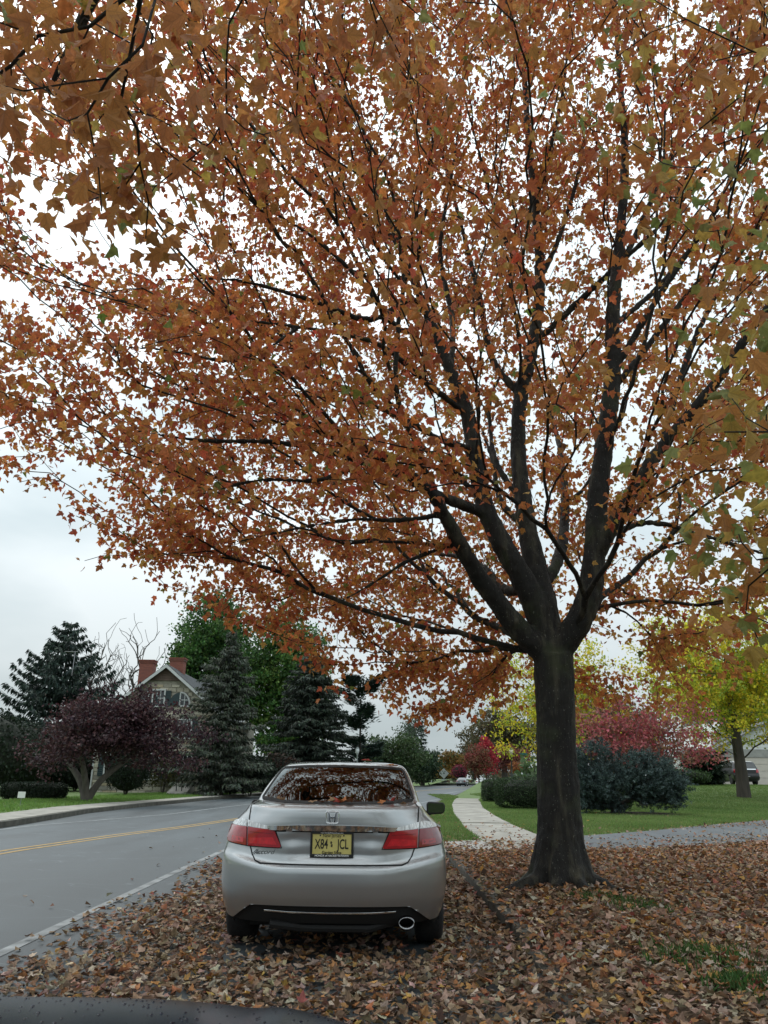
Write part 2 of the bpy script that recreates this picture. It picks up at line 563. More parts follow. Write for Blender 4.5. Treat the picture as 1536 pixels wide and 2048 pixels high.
# driveway: asphalt running off to the right, concrete apron at the road
dn = [(3.6, 15.35), (5.0, 15.7), (6.9, 17.0), (8.2, 17.9), (14, 22.5), (22, 29), (30, 36)]
dfar = [(3.75, 18.6), (4.85, 19.3), (6.9, 21.3), (10, 24.8), (13.2, 28.2), (21, 36), (28, 43)]
V = []
for a, b in zip(dn, dfar):
    for p in (a, b):
        V.append((p[0], p[1], float(hz(*p)) + 0.009))
F = [[2 * k, 2 * k + 2, 2 * k + 3, 2 * k + 1] for k in range(len(dn) - 1)]
dr = obj_me('driveway', np_mesh('driveway', np.array(V), [F]), MATS['drive_asphalt'])
tag(dr, kind='structure')
mb = MB()
mb.prism([(1.1, 14.5), (2.16, 14.95), (2.12, 17.35), (1.25, 16.75)], 'z', -0.02, 0.113)
ap = mb.build('driveway_apron', MATS['concrete_apron'], bevel=0.01)
tag(ap, kind='structure')

# near sidewalk of separate slabs
sw = empty('sidewalk'); tag(sw, kind='structure')
syl = np.array([14.9, 17.5, 21.1, 29.7, 40, 48.5, 56]); sxl = np.array([2.2, 2.13, 2.2, 2.66, 3.5, 4.4, 5.4])
syr = np.array([15.3, 19.0, 25.3, 35.5, 49.2, 56]); sxr = np.array([3.55, 3.66, 3.75, 4.45, 5.9, 6.9])
y = 15.0
k = 0
cuts = []
while y < 53:
    cuts.append(y)
    y += 1.75
for a, b in zip(cuts[:-1], cuts[1:]):
    ga = 0.022
    q = []
    for yy in (a + ga, b - ga):
        q.append((float(np.interp(yy, syl, sxl)), yy, float(np.interp(yy + 0.25, syr, sxr)), yy + 0.25 + 0.08 * random.uniform(-1, 1)))
    top = 0.122 + random.uniform(-0.014, 0.012)
    mb = MB()
    mb.prism([(q[0][0], q[0][1]), (q[0][2], q[0][3] * 0 + q[0][1]), (q[1][2], q[1][1]), (q[1][0], q[1][1])], 'z', 0.02, top)
    mb.build('slab', MATS['concrete'], sw, bevel=0.008)
# near kerb: separate stones
kb = empty('kerb'); tag(kb, kind='structure')
yy = -8.0
while yy < 14.2:
    ln = 1.9
    mb = MB()
    h = 0.125 + random.uniform(-0.006, 0.006) - 0.085 * float(sstep(8.4, 6.6, yy + ln / 2))
    mb.box(1.17, 1.31, yy + 0.006, min(yy + ln, 14.35) - 0.006, -0.1, h)
    mb.build('kerb_stone', MATS['curb_stone'], kb, bevel=0.02)
    yy += ln
def swept_kerb(name, ys, xs, w_, z1, m, parent, side):
    a = np.stack([xs, ys, np.zeros(len(ys)) - 0.02], 1)
    b = np.stack([xs, ys, np.full(len(ys), z1)], 1)
    c = np.stack([xs + side * w_, ys, np.full(len(ys), z1)], 1)
    V = np.concatenate([a, b, c]); n = len(ys); i = np.arange(n - 1)
    F = np.concatenate([np.stack([i, i + 1, i + 1 + n, i + n], 1), np.stack([i + n, i + n + 1, i + 1 + 2 * n, i + 2 * n], 1)])
    return obj_me(name, np_mesh(name, V, [F]), MATS[m], parent)
ys = np.arange(17.5, 160, 0.75)
swept_kerb('kerb_run', ys, xR(ys), 0.14, 0.125, 'curb_stone', kb, 1)
# far kerb and far pavement
kf = empty('far_kerb'); tag(kf, kind='structure')
ys = np.arange(-20, 160, 0.75)
swept_kerb('kerb_run', ys, xL(ys), 0.16, 0.145, 'curb_stone', kf, -1)
fs = empty('far_sidewalk'); tag(fs, kind='structure')
fw_y = np.array([-20, 20, 24.7, 29.7, 34.2, 38.9, 48.6, 70, 110, 160]); fw_x = np.array([-11.0, -11.0, -11.3, -11.75, -11.5, -10.95, -10.1, -7.6, 0.5, 12.5])
yy = -8.0
while yy < 95:
    ln = 1.8 if yy < 60 else 6
    ys2 = np.array([yy + 0.012, yy + ln - 0.012])
    a = xL(ys2) - 0.165; b = np.interp(ys2, fw_y, fw_x)
    mb = MB()
    mb.prism([(b[0], ys2[0]), (a[0], ys2[0]), (a[1], ys2[1]), (b[1], ys2[1])], 'z', 0.02, 0.152 + random.uniform(-0.004, 0.004))
    mb.build('slab', MATS['concrete'], fs)
    yy += ln

# ------------------------------------------------------------------ foliage tools
leaf_mat('maple_leaf', 0.5, 0.5)
leaf_mat('tree_leaf', 0.3, 0.6)
leaf_mat('needle', 0.1, 0.6, spec=0.2)
leaf_mat('litter_leaf', 0.12, 0.75, spec=0.25)
leaf_mat('grass', 0.3, 0.6, spec=0.2)
def bark_mat():
    m, t, p = node_mat('maple_bark')
    p.inputs['Roughness'].default_value = 0.7
    p.inputs['Specular IOR Level'].default_value = 0.35
    tcn = t.nodes.new('ShaderNodeTexCoord')
    mpn = t.nodes.new('ShaderNodeMapping'); mpn.inputs['Scale'].default_value = (1, 1, 0.16)
    t.links.new(tcn.outputs['Object'], mpn.inputs['Vector'])
    a = t.nodes.new('ShaderNodeTexNoise'); a.inputs['Scale'].default_value = 5; a.inputs['Detail'].default_value = 7; a.inputs['Roughness'].default_value = 0.65
    t.links.new(mpn.outputs['Vector'], a.inputs['Vector'])
    r = t.nodes.new('ShaderNodeValToRGB')
    e = r.color_ramp.elements
    e[0].position = 0.36; e[0].color = (0.006, 0.0052, 0.0045, 1)
    e[1].position = 0.70; e[1].color = (0.07, 0.063, 0.042, 1)
    x = e.new(0.53); x.color = (0.013, 0.0115, 0.009, 1)
    t.links.new(a.outputs['Fac'], r.inputs['Fac'])
    # pale lichen flecks
    v = t.nodes.new('ShaderNodeTexNoise'); v.inputs['Scale'].default_value = 55; v.inputs['Detail'].default_value = 2
    mp3 = t.nodes.new('ShaderNodeMapping'); mp3.inputs['Scale'].default_value = (1, 1, 0.55)
    t.links.new(tcn.outputs['Object'], mp3.inputs['Vector']); t.links.new(mp3.outputs['Vector'], v.inputs['Vector'])
    mr = t.nodes.new('ShaderNodeMapRange'); mr.inputs[1].default_value = 0.67; mr.inputs[2].default_value = 0.73
    t.links.new(v.outputs['Fac'], mr.inputs[0])
    mm = t.nodes.new('ShaderNodeMix'); mm.data_type = 'RGBA'; mm.inputs[7].default_value = (0.14, 0.14, 0.115, 1)
    t.links.new(mr.outputs[0], mm.inputs['Factor']); t.links.new(r.outputs['Color'], mm.inputs[6])
    # moss towards one side
    g = t.nodes.new('ShaderNodeTexNoise'); g.inputs['Scale'].default_value = 2.2; g.inputs['Detail'].default_value = 5
    t.links.new(tcn.outputs['Object'], g.inputs['Vector'])
    mg = t.nodes.new('ShaderNodeMapRange'); mg.inputs[1].default_value = 0.56; mg.inputs[2].default_value = 0.7; mg.inputs[4].default_value = 0.6
    t.links.new(g.outputs['Fac'], mg.inputs[0])
    m2 = t.nodes.new('ShaderNodeMix'); m2.data_type = 'RGBA'; m2.inputs[7].default_value = (0.035, 0.045, 0.016, 1)
    t.links.new(mg.outputs[0], m2.inputs['Factor']); t.links.new(mm.outputs[2], m2.inputs[6])
    t.links.new(m2.outputs[2], p.inputs['Base Color'])
    b2 = t.nodes.new('ShaderNodeTexNoise'); b2.inputs['Scale'].default_value = 16; b2.inputs['Detail'].default_value = 8; b2.inputs['Roughness'].default_value = 0.7
    t.links.new(mpn.outputs['Vector'], b2.inputs['Vector'])
    bn = t.nodes.new('ShaderNodeBump'); bn.inputs['Strength'].default_value = 1.0; bn.inputs['Distance'].default_value = 0.035
    t.links.new(b2.outputs['Fac'], bn.inputs['Height']); t.links.new(bn.outputs['Normal'], p.inputs['Normal'])
bark_mat()
mat('bark', (0.06, 0.05, 0.042), 0.9, 0.35, 6, bump=0.5, stretch=(1, 1, 0.2))
mat('pale_bark', (0.13, 0.115, 0.1), 0.9, 0.3, 6, bump=0.4, stretch=(1, 1, 0.2))

def nrm(a):
    return a / np.maximum(np.linalg.norm(a, axis=-1, keepdims=True), 1e-9)

def frames(tip, nor):
    """rotation matrices whose columns are side, tip, normal"""
    tip = nrm(tip)
    side = nrm(np.cross(tip, nor))
    n2 = np.cross(side, tip)
    return np.stack([side, tip, n2], -1)

def rand_dir(n):
    return nrm(rng.normal(size=(n, 3)))

# maple leaf: two n-gon halves folded along the midrib
def maple_template(fold, curl, roll=0.0):
    half = [(0, 0.0), (0.24, -0.04), (0.34, 0.14), (0.56, 0.40), (0.27, 0.44), (0.22, 0.68), (0, 1.0)]
    pts = half + [(-x, y) for x, y in half[1:-1][::-1]]
    V = [(x, y, fold * abs(x) - curl * (y - 0.3) ** 2 + roll * x * y) for x, y in pts]
    n = len(half)
    a = list(range(n))
    b = [0] + list(range(len(pts) - 1, n - 1, -1)) + [n - 1]
    return np.array(V), [a, b[::-1]]
def maple_detail(fold, curl, roll=0.0):
    half = [(0, 0.0), (0.14, -0.05), (0.27, -0.04), (0.36, 0.08), (0.33, 0.16), (0.46, 0.26), (0.6, 0.46), (0.44, 0.43), (0.37, 0.47), (0.22, 0.43), (0.25, 0.56), (0.32, 0.66), (0.18, 0.68), (0.12, 0.82), (0, 1.04)]
    pts = half + [(-x, y) for x, y in half[1:-1][::-1]]
    V = [(x, y, fold * abs(x) - curl * (y - 0.3) ** 2 + roll * x * y + 0.02 * math.sin(9 * x + 7 * y)) for x, y in pts]
    n = len(half); m = len(pts)
    a = list(range(n)); b = [0] + list(range(m - 1, n - 1, -1)) + [n - 1]
    V += [(0.012, 0.0, 0.0), (-0.012, 0.0, 0.0), (0.05, -0.55, -0.06)]
    return np.array(V), [a, b[::-1], [m, m + 1, m + 2]]
def simple_leaf(fold=0.2):
    V = np.array([(0, 0, 0), (0.5, 0.3, fold * 0.5), (0.25, 0.7, fold * 0.25), (0, 1, 0), (-0.25, 0.7, fold * 0.25), (-0.5, 0.3, fold * 0.5)])
    return V, [[0, 1, 2, 3], [0, 3, 4, 5]]
def needle_spray():
    V = np.array([(0, 0, 0), (0.16, 0.4, 0.03), (0, 1, -0.05), (-0.16, 0.4, 0.03)])
    return V, [[0, 1, 2, 3]]

def scatter(templ, P, Rm, S, C):
    T, F = templ
    m = len(T)
    V = np.einsum('nij,mj->nmi', Rm, T) * S[:, None, None] + P[:, None, :]
    base = (np.arange(len(P)) * m)[:, None]
    Fs = [base + np.array(f)[None, :] for f in F]
    return V.reshape(-1, 3), Fs, np.repeat(C, m, 0)

def scatter_multi(templs, P, Rm, S, C, name, matn, parent, smooth=False):
    k = rng.integers(0, len(templs), len(P))
    Vs, Fs, Cs, off = [], {}, [], 0
    for j, t in enumerate(templs):
        q = k == j
        if not q.any(): continue
        v, f, c = scatter(t, P[q], Rm[q], S[q], C[q])
        for ff in f:
            Fs.setdefault(ff.shape[1], []).append(ff + off)
        Vs.append(v); Cs.append(c); off += len(v)
    me = np_mesh(name, np.concatenate(Vs), [np.concatenate(x) for x in Fs.values()], np.concatenate(Cs), smooth)
    return obj_me(name, me, MATS[matn], parent)

def vary(base, n, amp=0.18, hue=0.1):
    base = np.asarray(base, float)
    if base.ndim == 1: base = np.repeat(base[None], n, 0)
    l = 1 + rng.normal(0, amp, (n, 1))
    h = 1 + rng.normal(0, hue, (n, 3))
    return np.clip(base * l * h, 0.004, 0.9)

# branching skeleton: connect every twig tip to the cheapest place on the wood that is already there
class Wood:
    def __init__(s, cap=60000):
        s.p = np.zeros((cap, 3)); s.par = np.full(cap, -1, int); s.pl = np.zeros(cap); s.d = np.zeros((cap, 3)); s.n = 0
        s.rad = np.zeros(cap); s.fix = np.zeros(cap, bool)
    def add(s, p, par, r=0.0):
        i = s.n
        s.p[i] = p; s.par[i] = par
        if par >= 0:
            v = s.p[i] - s.p[par]; l = np.linalg.norm(v)
            s.pl[i] = s.pl[par] + l; s.d[i] = v / max(l, 1e-9)
        else:
            s.d[i] = (0, 0, 1)
        s.rad[i] = r; s.fix[i] = r > 0
        s.n += 1
        return i
    def chain(s, pts, radii, par=-1, sub=4):
        """smooth limb through pts"""
        pts = [np.array(p, float) for p in pts]
        ids = []
        n = len(pts)
        for k in range(n - 1):
            p0, p1, p2, p3 = pts[max(k - 1, 0)], pts[k], pts[k + 1], pts[min(k + 2, n - 1)]
            for j in range(sub):
                t = j / sub
                q = 0.5 * (2 * p1 + (p2 - p0) * t + (2 * p0 - 5 * p1 + 4 * p2 - p3) * t * t + (3 * p1 - p0 - 3 * p2 + p3) * t ** 3)
                r = radii[k] * (1 - t) + radii[k + 1] * t
                par = s.add(q, par, r); ids.append(par)
        par = s.add(pts[-1], par, radii[-1]); ids.append(par)
        return ids
    def nearest(s, p):
        return int(np.argmin(np.linalg.norm(s.p[:s.n] - p, axis=1)))
    def grow(s, A, bf=0.35, step=0.3, wig=0.03, start=0, lead=0.3, order=None, sag=0.0):
        tips = []
        for a in A:
            q = s.p[start:s.n]
            v = a - q
            dist = np.sqrt((v * v).sum(1))
            along = (v * s.d[start:s.n]).sum(1) / np.maximum(dist, 1e-6)
            cost = dist * (1.25 - 0.45 * along) + bf * s.pl[start:s.n]
            i = int(np.argmin(cost)) + start
            D = np.linalg.norm(a - s.p[i])
            n = max(1, int(math.ceil(D / step)))
            p0 = s.p[i].copy(); d0 = s.d[i].copy()
            dirn = (a - p0) / max(D, 1e-6)
            c = p0 + (d0 * 0.5 + dirn * 0.5) * D * (lead + 0.15)
            par = i
            for k in range(1, n + 1):
                t = k / n
                q = (1 - t) ** 2 * p0 + 2 * t * (1 - t) * c + t * t * a
                if k < n:
                    q = q + rng.normal(0, wig, 3)
                q[2] -= sag * math.sin(t * math.pi * 0.5) * D * 0.1
                par = s.add(q, par)
            tips.append(par)
        return tips
    def radii(s, tip=0.004, e=2.3, maxr=None):
        n = s.n
        acc = np.zeros(n)
        main = np.full(n, -1, int); best = np.zeros(n)
        for i in range(n - 1, -1, -1):
            r = (acc[i] ** (1 / e)) if acc[i] > 0 else tip
            if s.fix[i]: r = s.rad[i]
            else: s.rad[i] = r
            p = s.par[i]
            if p >= 0:
                acc[p] += r ** e
                if r > best[p]: best[p] = r; main[p] = i
        for i in range(n):
            p = s.par[i]
            if p >= 0 and not s.fix[i]:
                s.rad[i] = min(s.rad[i], s.rad[p] * (0.97 if main[p] == i else 0.7))
        s.main = main
    def mesh(s, name, keep=None, seg_thick=8, seg_thin=4, thin=0.02):
        V, F3 = [], {}
        n = s.n
        ring = {}
        nb = 0
        Vl, Fl = [], []
        xs = [None] * n
        for i in range(n):
            p = s.par[i]
            d = s.d[i]
            m = s.main[i]
            if m >= 0:
                d = d + s.d[m]
                d = d / max(np.linalg.norm(d), 1e-6)
            ref = xs[p] if p >= 0 and xs[p] is not None else np.array((1.0, 0, 0) if abs(d[0]) < 0.8 else (0, 1.0, 0))
            x = ref - d * ref.dot(d)
            l = np.linalg.norm(x)
            if l < 1e-3:
                x = np.cross(d, (0.3, 0.5, 0.8)); l = np.linalg.norm(x)
            xs[i] = x / l
        x = np.array(xs)
        dd = s.d[:n].copy()
        y = np.cross(dd, x)
        for i in range(n):
            p = s.par[i]
            if p < 0 or (keep is not None and not keep[i]): continue
            sg = seg_thick if s.rad[i] > thin else seg_thin
            r0 = s.rad[p] if s.main[p] == i else min(s.rad[i] * 1.15, s.rad[p])
            ang = np.arange(sg) * 2 * math.pi / sg
            ca, sa = np.cos(ang)[:, None], np.sin(ang)[:, None]
            # start ring
            if s.main[p] == i and (p, sg) in ring:
                b0 = ring[(p, sg)]
            else:
                Vl.append(s.p[p] + (ca * x[i] + sa * y[i]) * r0); b0 = nb; nb += sg
            Vl.append(s.p[i] + (ca * x[i] + sa * y[i]) * s.rad[i]); b1 = nb; nb += sg
            ring[(i, sg)] = b1
            k = np.arange(sg); k2 = (k + 1) % sg
            Fl.append(np.stack([b0 + k, b0 + k2, b1 + k2, b1 + k], 1))
        return np_mesh(name, np.concatenate(Vl), [np.concatenate(Fl)], smooth=True)

# ------------------------------------------------------------------ the big maple
TB = np.array([2.18, 9.95, 0.1])
def P(px, py, Y): return np.array(at(px, py, Y))
tree = empty('maple_tree', tuple(TB))
tag(tree, 'large orange-leaved maple on the verge beside the silver sedan', 'tree')
W1 = Wood(90000)
trunk_pts = [P(1132, 1790, 9.95), P(1124, 1700, 9.95), P(1118, 1600, 9.95), P(1113, 1500, 9.95), P(1110, 1400, 9.95), P(1106, 1310, 9.95)]
ids = W1.chain(trunk_pts, [0.30, 0.275, 0.255, 0.243, 0.245, 0.255], sub=5)
top = ids[-1]
LIMBS = []
def limb(pts, rad, par, sub=4):
    q = [W1.p[par].copy()] + [P(*p) for p in pts]
    r = [min(W1.rad[par], rad[0] * 1.05)] + list(rad)
    i = W1.chain(q[0:], r, par, sub)
    LIMBS.append(i)
    return i
A_ = limb([(1040, 1262, 9.85), (1000, 1210, 9.75), (955, 1150, 9.6), (918, 1085, 9.4), (888, 1030, 9.2), (862, 985, 9.0), (790, 930, 8.7), (700, 880, 8.3)],
          [0.15, 0.13, 0.115, 0.1, 0.085, 0.075, 0.06, 0.045], ids[-2])
B_ = limb([(1070, 1210, 10.0), (1035, 1140, 10.0), (1000, 1080, 10.0), (970, 1010, 10.0), (950, 920, 10.0), (935, 830, 10.05), (900, 740, 10.1), (860, 640, 10.2), (815, 530, 10.3), (765, 400, 10.4), (720, 260, 10.4)],
          [0.17, 0.15, 0.14, 0.125, 0.115, 0.105, 0.09, 0.075, 0.06, 0.045, 0.03], top)
C_ = limb([(1085, 1200, 10.15), (1065, 1110, 10.3), (1048, 1010, 10.4), (1036, 900, 10.5), (1042, 790, 10.6), (1066, 690, 10.7), (1080, 560, 10.75), (1070, 400, 10.8), (1055, 250, 10.8), (1047, 100, 10.8), (1050, -80, 10.8), (1040, -300, 10.8)],
          [0.18, 0.15, 0.125, 0.115, 0.11, 0.1, 0.09, 0.075, 0.06, 0.05, 0.035, 0.02], top)
D_ = limb([(1150, 1255, 9.85), (1178, 1190, 9.8), (1190, 1100, 9.8), (1195, 1000, 9.85), (1210, 880, 9.9), (1225, 750, 9.95), (1226, 620, 10.0), (1240, 480, 10.1), (1250, 300, 10.2), (1235, 100, 10.2), (1225, -120, 10.2)],
          [0.17, 0.16, 0.15, 0.14, 0.13, 0.12, 0.105, 0.085, 0.065, 0.045, 0.025], top)
B2 = limb([(930, 1012, 9.85), (865, 985, 9.6), (800, 950, 9.4), (700, 915, 9.1), (560, 885, 8.8), (390, 880, 8.5), (210, 850, 8.2)], [0.075, 0.065, 0.055, 0.047, 0.037, 0.027, 0.016], W1.nearest(P(972, 1030, 10.0)))
B3 = limb([(820, 600, 10.0), (740, 640, 9.7), (620, 600, 9.3), (470, 560, 8.9), (320, 560, 8.5)], [0.05, 0.046, 0.036, 0.026, 0.015], W1.nearest(P(865, 650, 10.2)))
B4 = limb([(845, 760, 9.6), (760, 690, 9.1), (640, 660, 8.6), (480, 640, 8.2)], [0.045, 0.037, 0.026, 0.015], W1.nearest(P(935, 830, 10.05)))
C2 = limb([(1140, 620, 10.5), (1230, 535, 10.2), (1340, 430, 9.8), (1450, 290, 9.4)], [0.055, 0.045, 0.035, 0.02], W1.nearest(P(1070, 680, 10.7)))
C3 = limb([(985, 720, 10.8), (960, 600, 11.0), (930, 480, 11.1), (890, 330, 11.2), (850, 180, 11.2)], [0.06, 0.052, 0.044, 0.033, 0.02], W1.nearest(P(1042, 790, 10.6)))
D2 = limb([(1300, 620, 9.7), (1380, 500, 9.4), (1480, 350, 9.0)], [0.05, 0.04, 0.022], W1.nearest(P(1225, 740, 9.95)))
D3 = limb([(1290, 700, 10.2), (1400, 560, 10.4), (1530, 440, 10.6)], [0.05, 0.04, 0.022], W1.nearest(P(1218, 800, 9.95)))
E_ = limb([(1250, 1010, 9.5), (1320, 900, 9.3), (1420, 780, 9.0), (1510, 650, 8.7), (1610, 520, 8.4)], [0.1, 0.085, 0.072, 0.055, 0.03], W1.nearest(P(1192, 1130, 9.8)))
F_ = limb([(1300, 1045, 9.9), (1420, 1075, 10.0), (1540, 1110, 10.1), (1680, 1130, 10.2)], [0.04, 0.032, 0.024, 0.014], W1.nearest(P(1225, 1060, 9.6)))
G_ = limb([(1120, 1110, 10.6), (1130, 1000, 11.6), (1120, 900, 12.6), (1100, 820, 13.6)], [0.085, 0.07, 0.05, 0.03], W1.nearest(P(1085, 1180, 10.15)))
H_ = limb([(1010, 1180, 10.6), (960, 1130, 11.4), (900, 1110, 12.4), (830, 1110, 13.4)], [0.07, 0.055, 0.04, 0.022], W1.nearest(P(1050, 1170, 10.0)))
# more leaders and sweeping side limbs
for pts_, r_, frm in [
    ([(905, 640, 10.6), (880, 500, 10.9), (905, 340, 11.0), (930, 150, 11.0)], [.05, .042, .03, .016], (905, 750, 10.1)),
    ([(800, 660, 9.6), (720, 560, 9.2), (620, 470, 8.9), (500, 400, 8.6)], [.045, .037, .027, .014], (865, 650, 10.2)),
    ([(780, 470, 10.6), (690, 400, 10.6), (600, 330, 10.4), (480, 280, 10.2)], [.04, .032, .024, .013], (815, 530, 10.3)),
    ([(1120, 470, 10.9), (1160, 330, 11.0), (1180, 150, 11.0)], [.045, .035, .016], (1080, 560, 10.75)),
    ([(1100, 300, 10.5), (1130, 150, 10.2), (1140, 0, 10.0)], [.04, .03, .015], (1070, 400, 10.8)),
    ([(1010, 480, 10.6), (965, 330, 10.4), (930, 200, 10.2)], [.042, .03, .015], (1078, 580, 10.75)),
    ([(1290, 430, 10.3), (1350, 290, 10.3), (1390, 130, 10.2)], [.05, .036, .016], (1232, 560, 10.05)),
    ([(1330, 560, 10.5), (1430, 420, 10.7), (1500, 250, 10.8)], [.045, .033, .016], (1226, 640, 10.0)),
    ([(1380, 700, 9.6), (1450, 560, 9.8), (1540, 420, 10.0)], [.045, .035, .016], (1330, 890, 9.3)),
    ([(880, 880, 9.6), (800, 830, 9.2), (690, 800, 8.8), (560, 790, 8.4)], [.045, .036, .026, .013], (945, 900, 10.0)),
    ([(640, 960, 8.6), (520, 960, 8.2), (400, 990, 7.9)], [.032, .023, .012], (740, 925, 9.1)),
    ([(800, 1040, 9.2), (700, 1040, 9.0), (580, 1060, 8.7), (450, 1090, 8.4)], [.036, .028, .02, .011], (888, 1030, 9.2)),
    ([(820, 1120, 9.4), (740, 1170, 9.3), (650, 1220, 9.2)], [.03, .02, .011], (918, 1085, 9.4)),
    ([(480, 720, 8.2), (330, 700, 7.9), (180, 690, 7.6)], [.03, .02, .011], (600, 655, 8.5)),
    ([(990, 920, 10.9), (975, 830, 11.6), (930, 760, 12.4)], [.045, .032, .018], (1046, 1000, 10.4)),
    ([(1000, 1000, 10.7), (985, 920, 11.2), (960, 850, 11.8)], [.05, .036, .018], (1055, 1060, 10.35))]:
    limb(pts_, r_, W1.nearest(P(*frm)))
n_limb = W1.n
# twig tips fill the crown
def crown_ok(Q):
    v = Q - TB
    r = np.hypot(v[:, 0], v[:, 1]); z = Q[:, 2]
    rz = np.interp(z, [1.8, 3, 4, 5, 6.5, 8.6, 11, 13, 15.5, 17], [3.2, 5.2, 6.6, 7.6, 8.0, 8.1, 6.9, 5.9, 3.6, 1.0])
    rz = rz * np.where(v[:, 0] > 0, 0.92, 1.0) * np.where(v[:, 1] > 0, 0.85, 1.0)
    side = sstep(-1.5, 2.5, v[:, 1])             # 0 on the street side facing -Y, 1 at the back
    zb_f = 2.35 + 0.32 * r - 0.55 * sstep(0.3, 2.0, v[:, 0])
    zb_b = 1.5 + 0.2 * r
    zb = zb_f * (1 - side) + zb_b * side
    zb = zb + 1.1 * np.exp(-(r / 1.0) ** 2) + 2.3 * np.exp(-(r / 2.3) ** 2) * (1 - side)
    ok = (r < rz) & (z > zb)
    # bare inner wood: tips are rarer close to the limbs' axis
    ok &= (r > 0.9) | (z > 7) 
    return ok
Q = rng.uniform((-6.5, 1.2, 1.8), (10.5, 17.5, 17), (90000, 3))
Q = Q[crown_ok(Q)]
px, py, dep = project(Q)
vis = (dep > 0.8) & (px > -350) & (px < 1886) & (py > -420)
Q = Q[vis]
rr = np.linalg.norm((Q - np.array([2.18, 9.95, 7.0])) / np.array([8, 8, 7.5]), axis=1)
den_ = np.sin(Q[:, 0] * 1.25 + 1.1 * np.sin(Q[:, 1] * .8)) * np.sin(Q[:, 2] * 1.5 + .9 * np.sin(Q[:, 0] * .9)) * np.sin(Q[:, 1] * 1.1 + 2)
Q = Q[rng.random(len(Q)) < (0.75 + 0.9 * den_) * (1 - 0.55 * sstep(0.0, 1.2, Q[:, 0]) * sstep(5.2, 4.0, Q[:, 0]) * sstep(10.5, 9.0, Q[:, 1]))]
rr = np.linalg.norm((Q - np.array([2.18, 9.95, 7.0])) / np.array([8, 8, 7.5]), axis=1)
Q = Q[rng.random(len(Q)) < (0.2 + 0.8 * sstep(0.3, 0.85, rr)) * (0.45 + 0.55 * sstep(4.5, 8.0, Q[:, 1]))]
# thin to even spacing
def thin(Q, d, nmax):
    keep = []
    cell = {}
    for i, q in enumerate(Q):
        c = tuple((q // d).astype(int))
        if c in cell: continue
        cell[c] = 1; keep.append(i)
        if len(keep) >= nmax: break
    return Q[keep]
# a gap between two boughs on the street side, and low drooping sprays behind the fork
for gpx, gpy, gr in [(230, 425, 0.75), (330, 400, 0.55), (90, 440, 0.6), (20, 560, 0.4)]:
    g0_ = np.array(at(gpx, gpy, 8.0)); gd_ = nrm(g0_ - np.array([0, 0, CH]))
    vv = Q - g0_
    al_ = vv @ gd_
    pr_ = np.linalg.norm(vv - al_[:, None] * gd_, axis=1)
    Q = Q[~((pr_ < gr) & (al_ > -4.5))]
Q = thin(Q, 0.45, 3600)
Q = np.concatenate([Q, rng.uniform((0.1, 10.6, 2.3), (1.7, 13.2, 3.6), (42, 3)), rng.uniform((-1.9, 10.0, 3.15), (0.2, 12.6, 4.0), (26, 3)), rng.uniform((-3.6, 9.0, 4.1), (-1.5, 12.0, 4.9), (16, 3))])
Q = Q[np.argsort(np.linalg.norm(Q - np.array([2.18, 9.95, 4.0]), axis=1))]
tips = W1.grow(Q, bf=0.5, step=0.28, wig=0.02, start=len(ids))
W1.radii(tip=0.0045, e=2.05)
me = W1.mesh('branches', keep=np.arange(W1.n) >= n_limb)
for v in (): pass
def set_local(o, root):
    o.location = -Vector(root)
    return o
br = set_local(obj_me('branches', me, MATS['maple_bark'], tree), TB)
# trunk and limbs: tubes fused by a voxel remesh
mb = MB()
def chain_tube(idl, first=None):
    L_ = ([first] if first is not None else []) + idl
    pts = [W1.p[i] for i in L_]
    rad = [W1.rad[i] for k, i in enumerate(L_)]
    mb.tube(pts, rad, seg=14)
chain_tube(ids)
for l in LIMBS: chain_tube(l)
# root flare
for k, (ad, ln) in enumerate([(205, .85), (250, .5), (290, .6), (335, .72), (20, .6), (75, .5), (130, .6), (170, .55)]):
    a = R(ad)
    d = Vector((math.cos(a), math.sin(a), 0))
    c = Vector((TB[0] - 0.03, TB[1], 0))
    mb.tube([c + d * 0.1 + Vector((0, 0, 0.95)), c + d * 0.19 + Vector((0, 0, 0.5)), c + d * 0.3 + Vector((0, 0, 0.22)), c + d * ln + Vector((0, 0, 0.06)), c + d * (ln + 0.3) + Vector((0, 0, -0.06))],
            [0.12, 0.125, 0.115, 0.075, 0.03], seg=8)
tr_o = mb.build('trunk', MATS['maple_bark'], tree)
rm = tr_o.modifiers.new('remesh', 'REMESH'); rm.mode = 'VOXEL'; rm.voxel_size = 0.022; rm.use_smooth_shade = True
sm = tr_o.modifiers.new('smooth', 'SMOOTH'); sm.factor = 0.5; sm.iterations = 6
dt = bpy.data.textures.new('bark_relief', 'CLOUDS'); dt.noise_scale = 0.13; dt.noise_depth = 2
dm = tr_o.modifiers.new('relief', 'DISPLACE'); dm.texture = dt; dm.strength = 0.03; dm.mid_level = 0.5; dm.texture_coords = 'LOCAL'
bpy.context.view_layer.update()
dg = bpy.context.evaluated_depsgraph_get()
me2 = bpy.data.meshes.new_from_object(tr_o.evaluated_get(dg))
tr_o.modifiers.clear(); tr_o.data = me2; me2.name = 'trunk'
from mathutils import noise as mnoise
nv_ = len(me2.vertices)
co = np.empty(nv_ * 3, np.float32); me2.vertices.foreach_get('co', co); co = co.reshape(-1, 3)
nr_ = np.empty(nv_ * 3, np.float32); me2.vertices.foreach_get('normal', nr_); nr_ = nr_.reshape(-1, 3)
ridge = np.array([mnoise.ridged_multi_fractal(Vector((c_[0] * 10, c_[1] * 10, c_[2] * 1.5)), 0.9, 2.1, 3, 1.0, 2.0) for c_ in co.astype(float)])
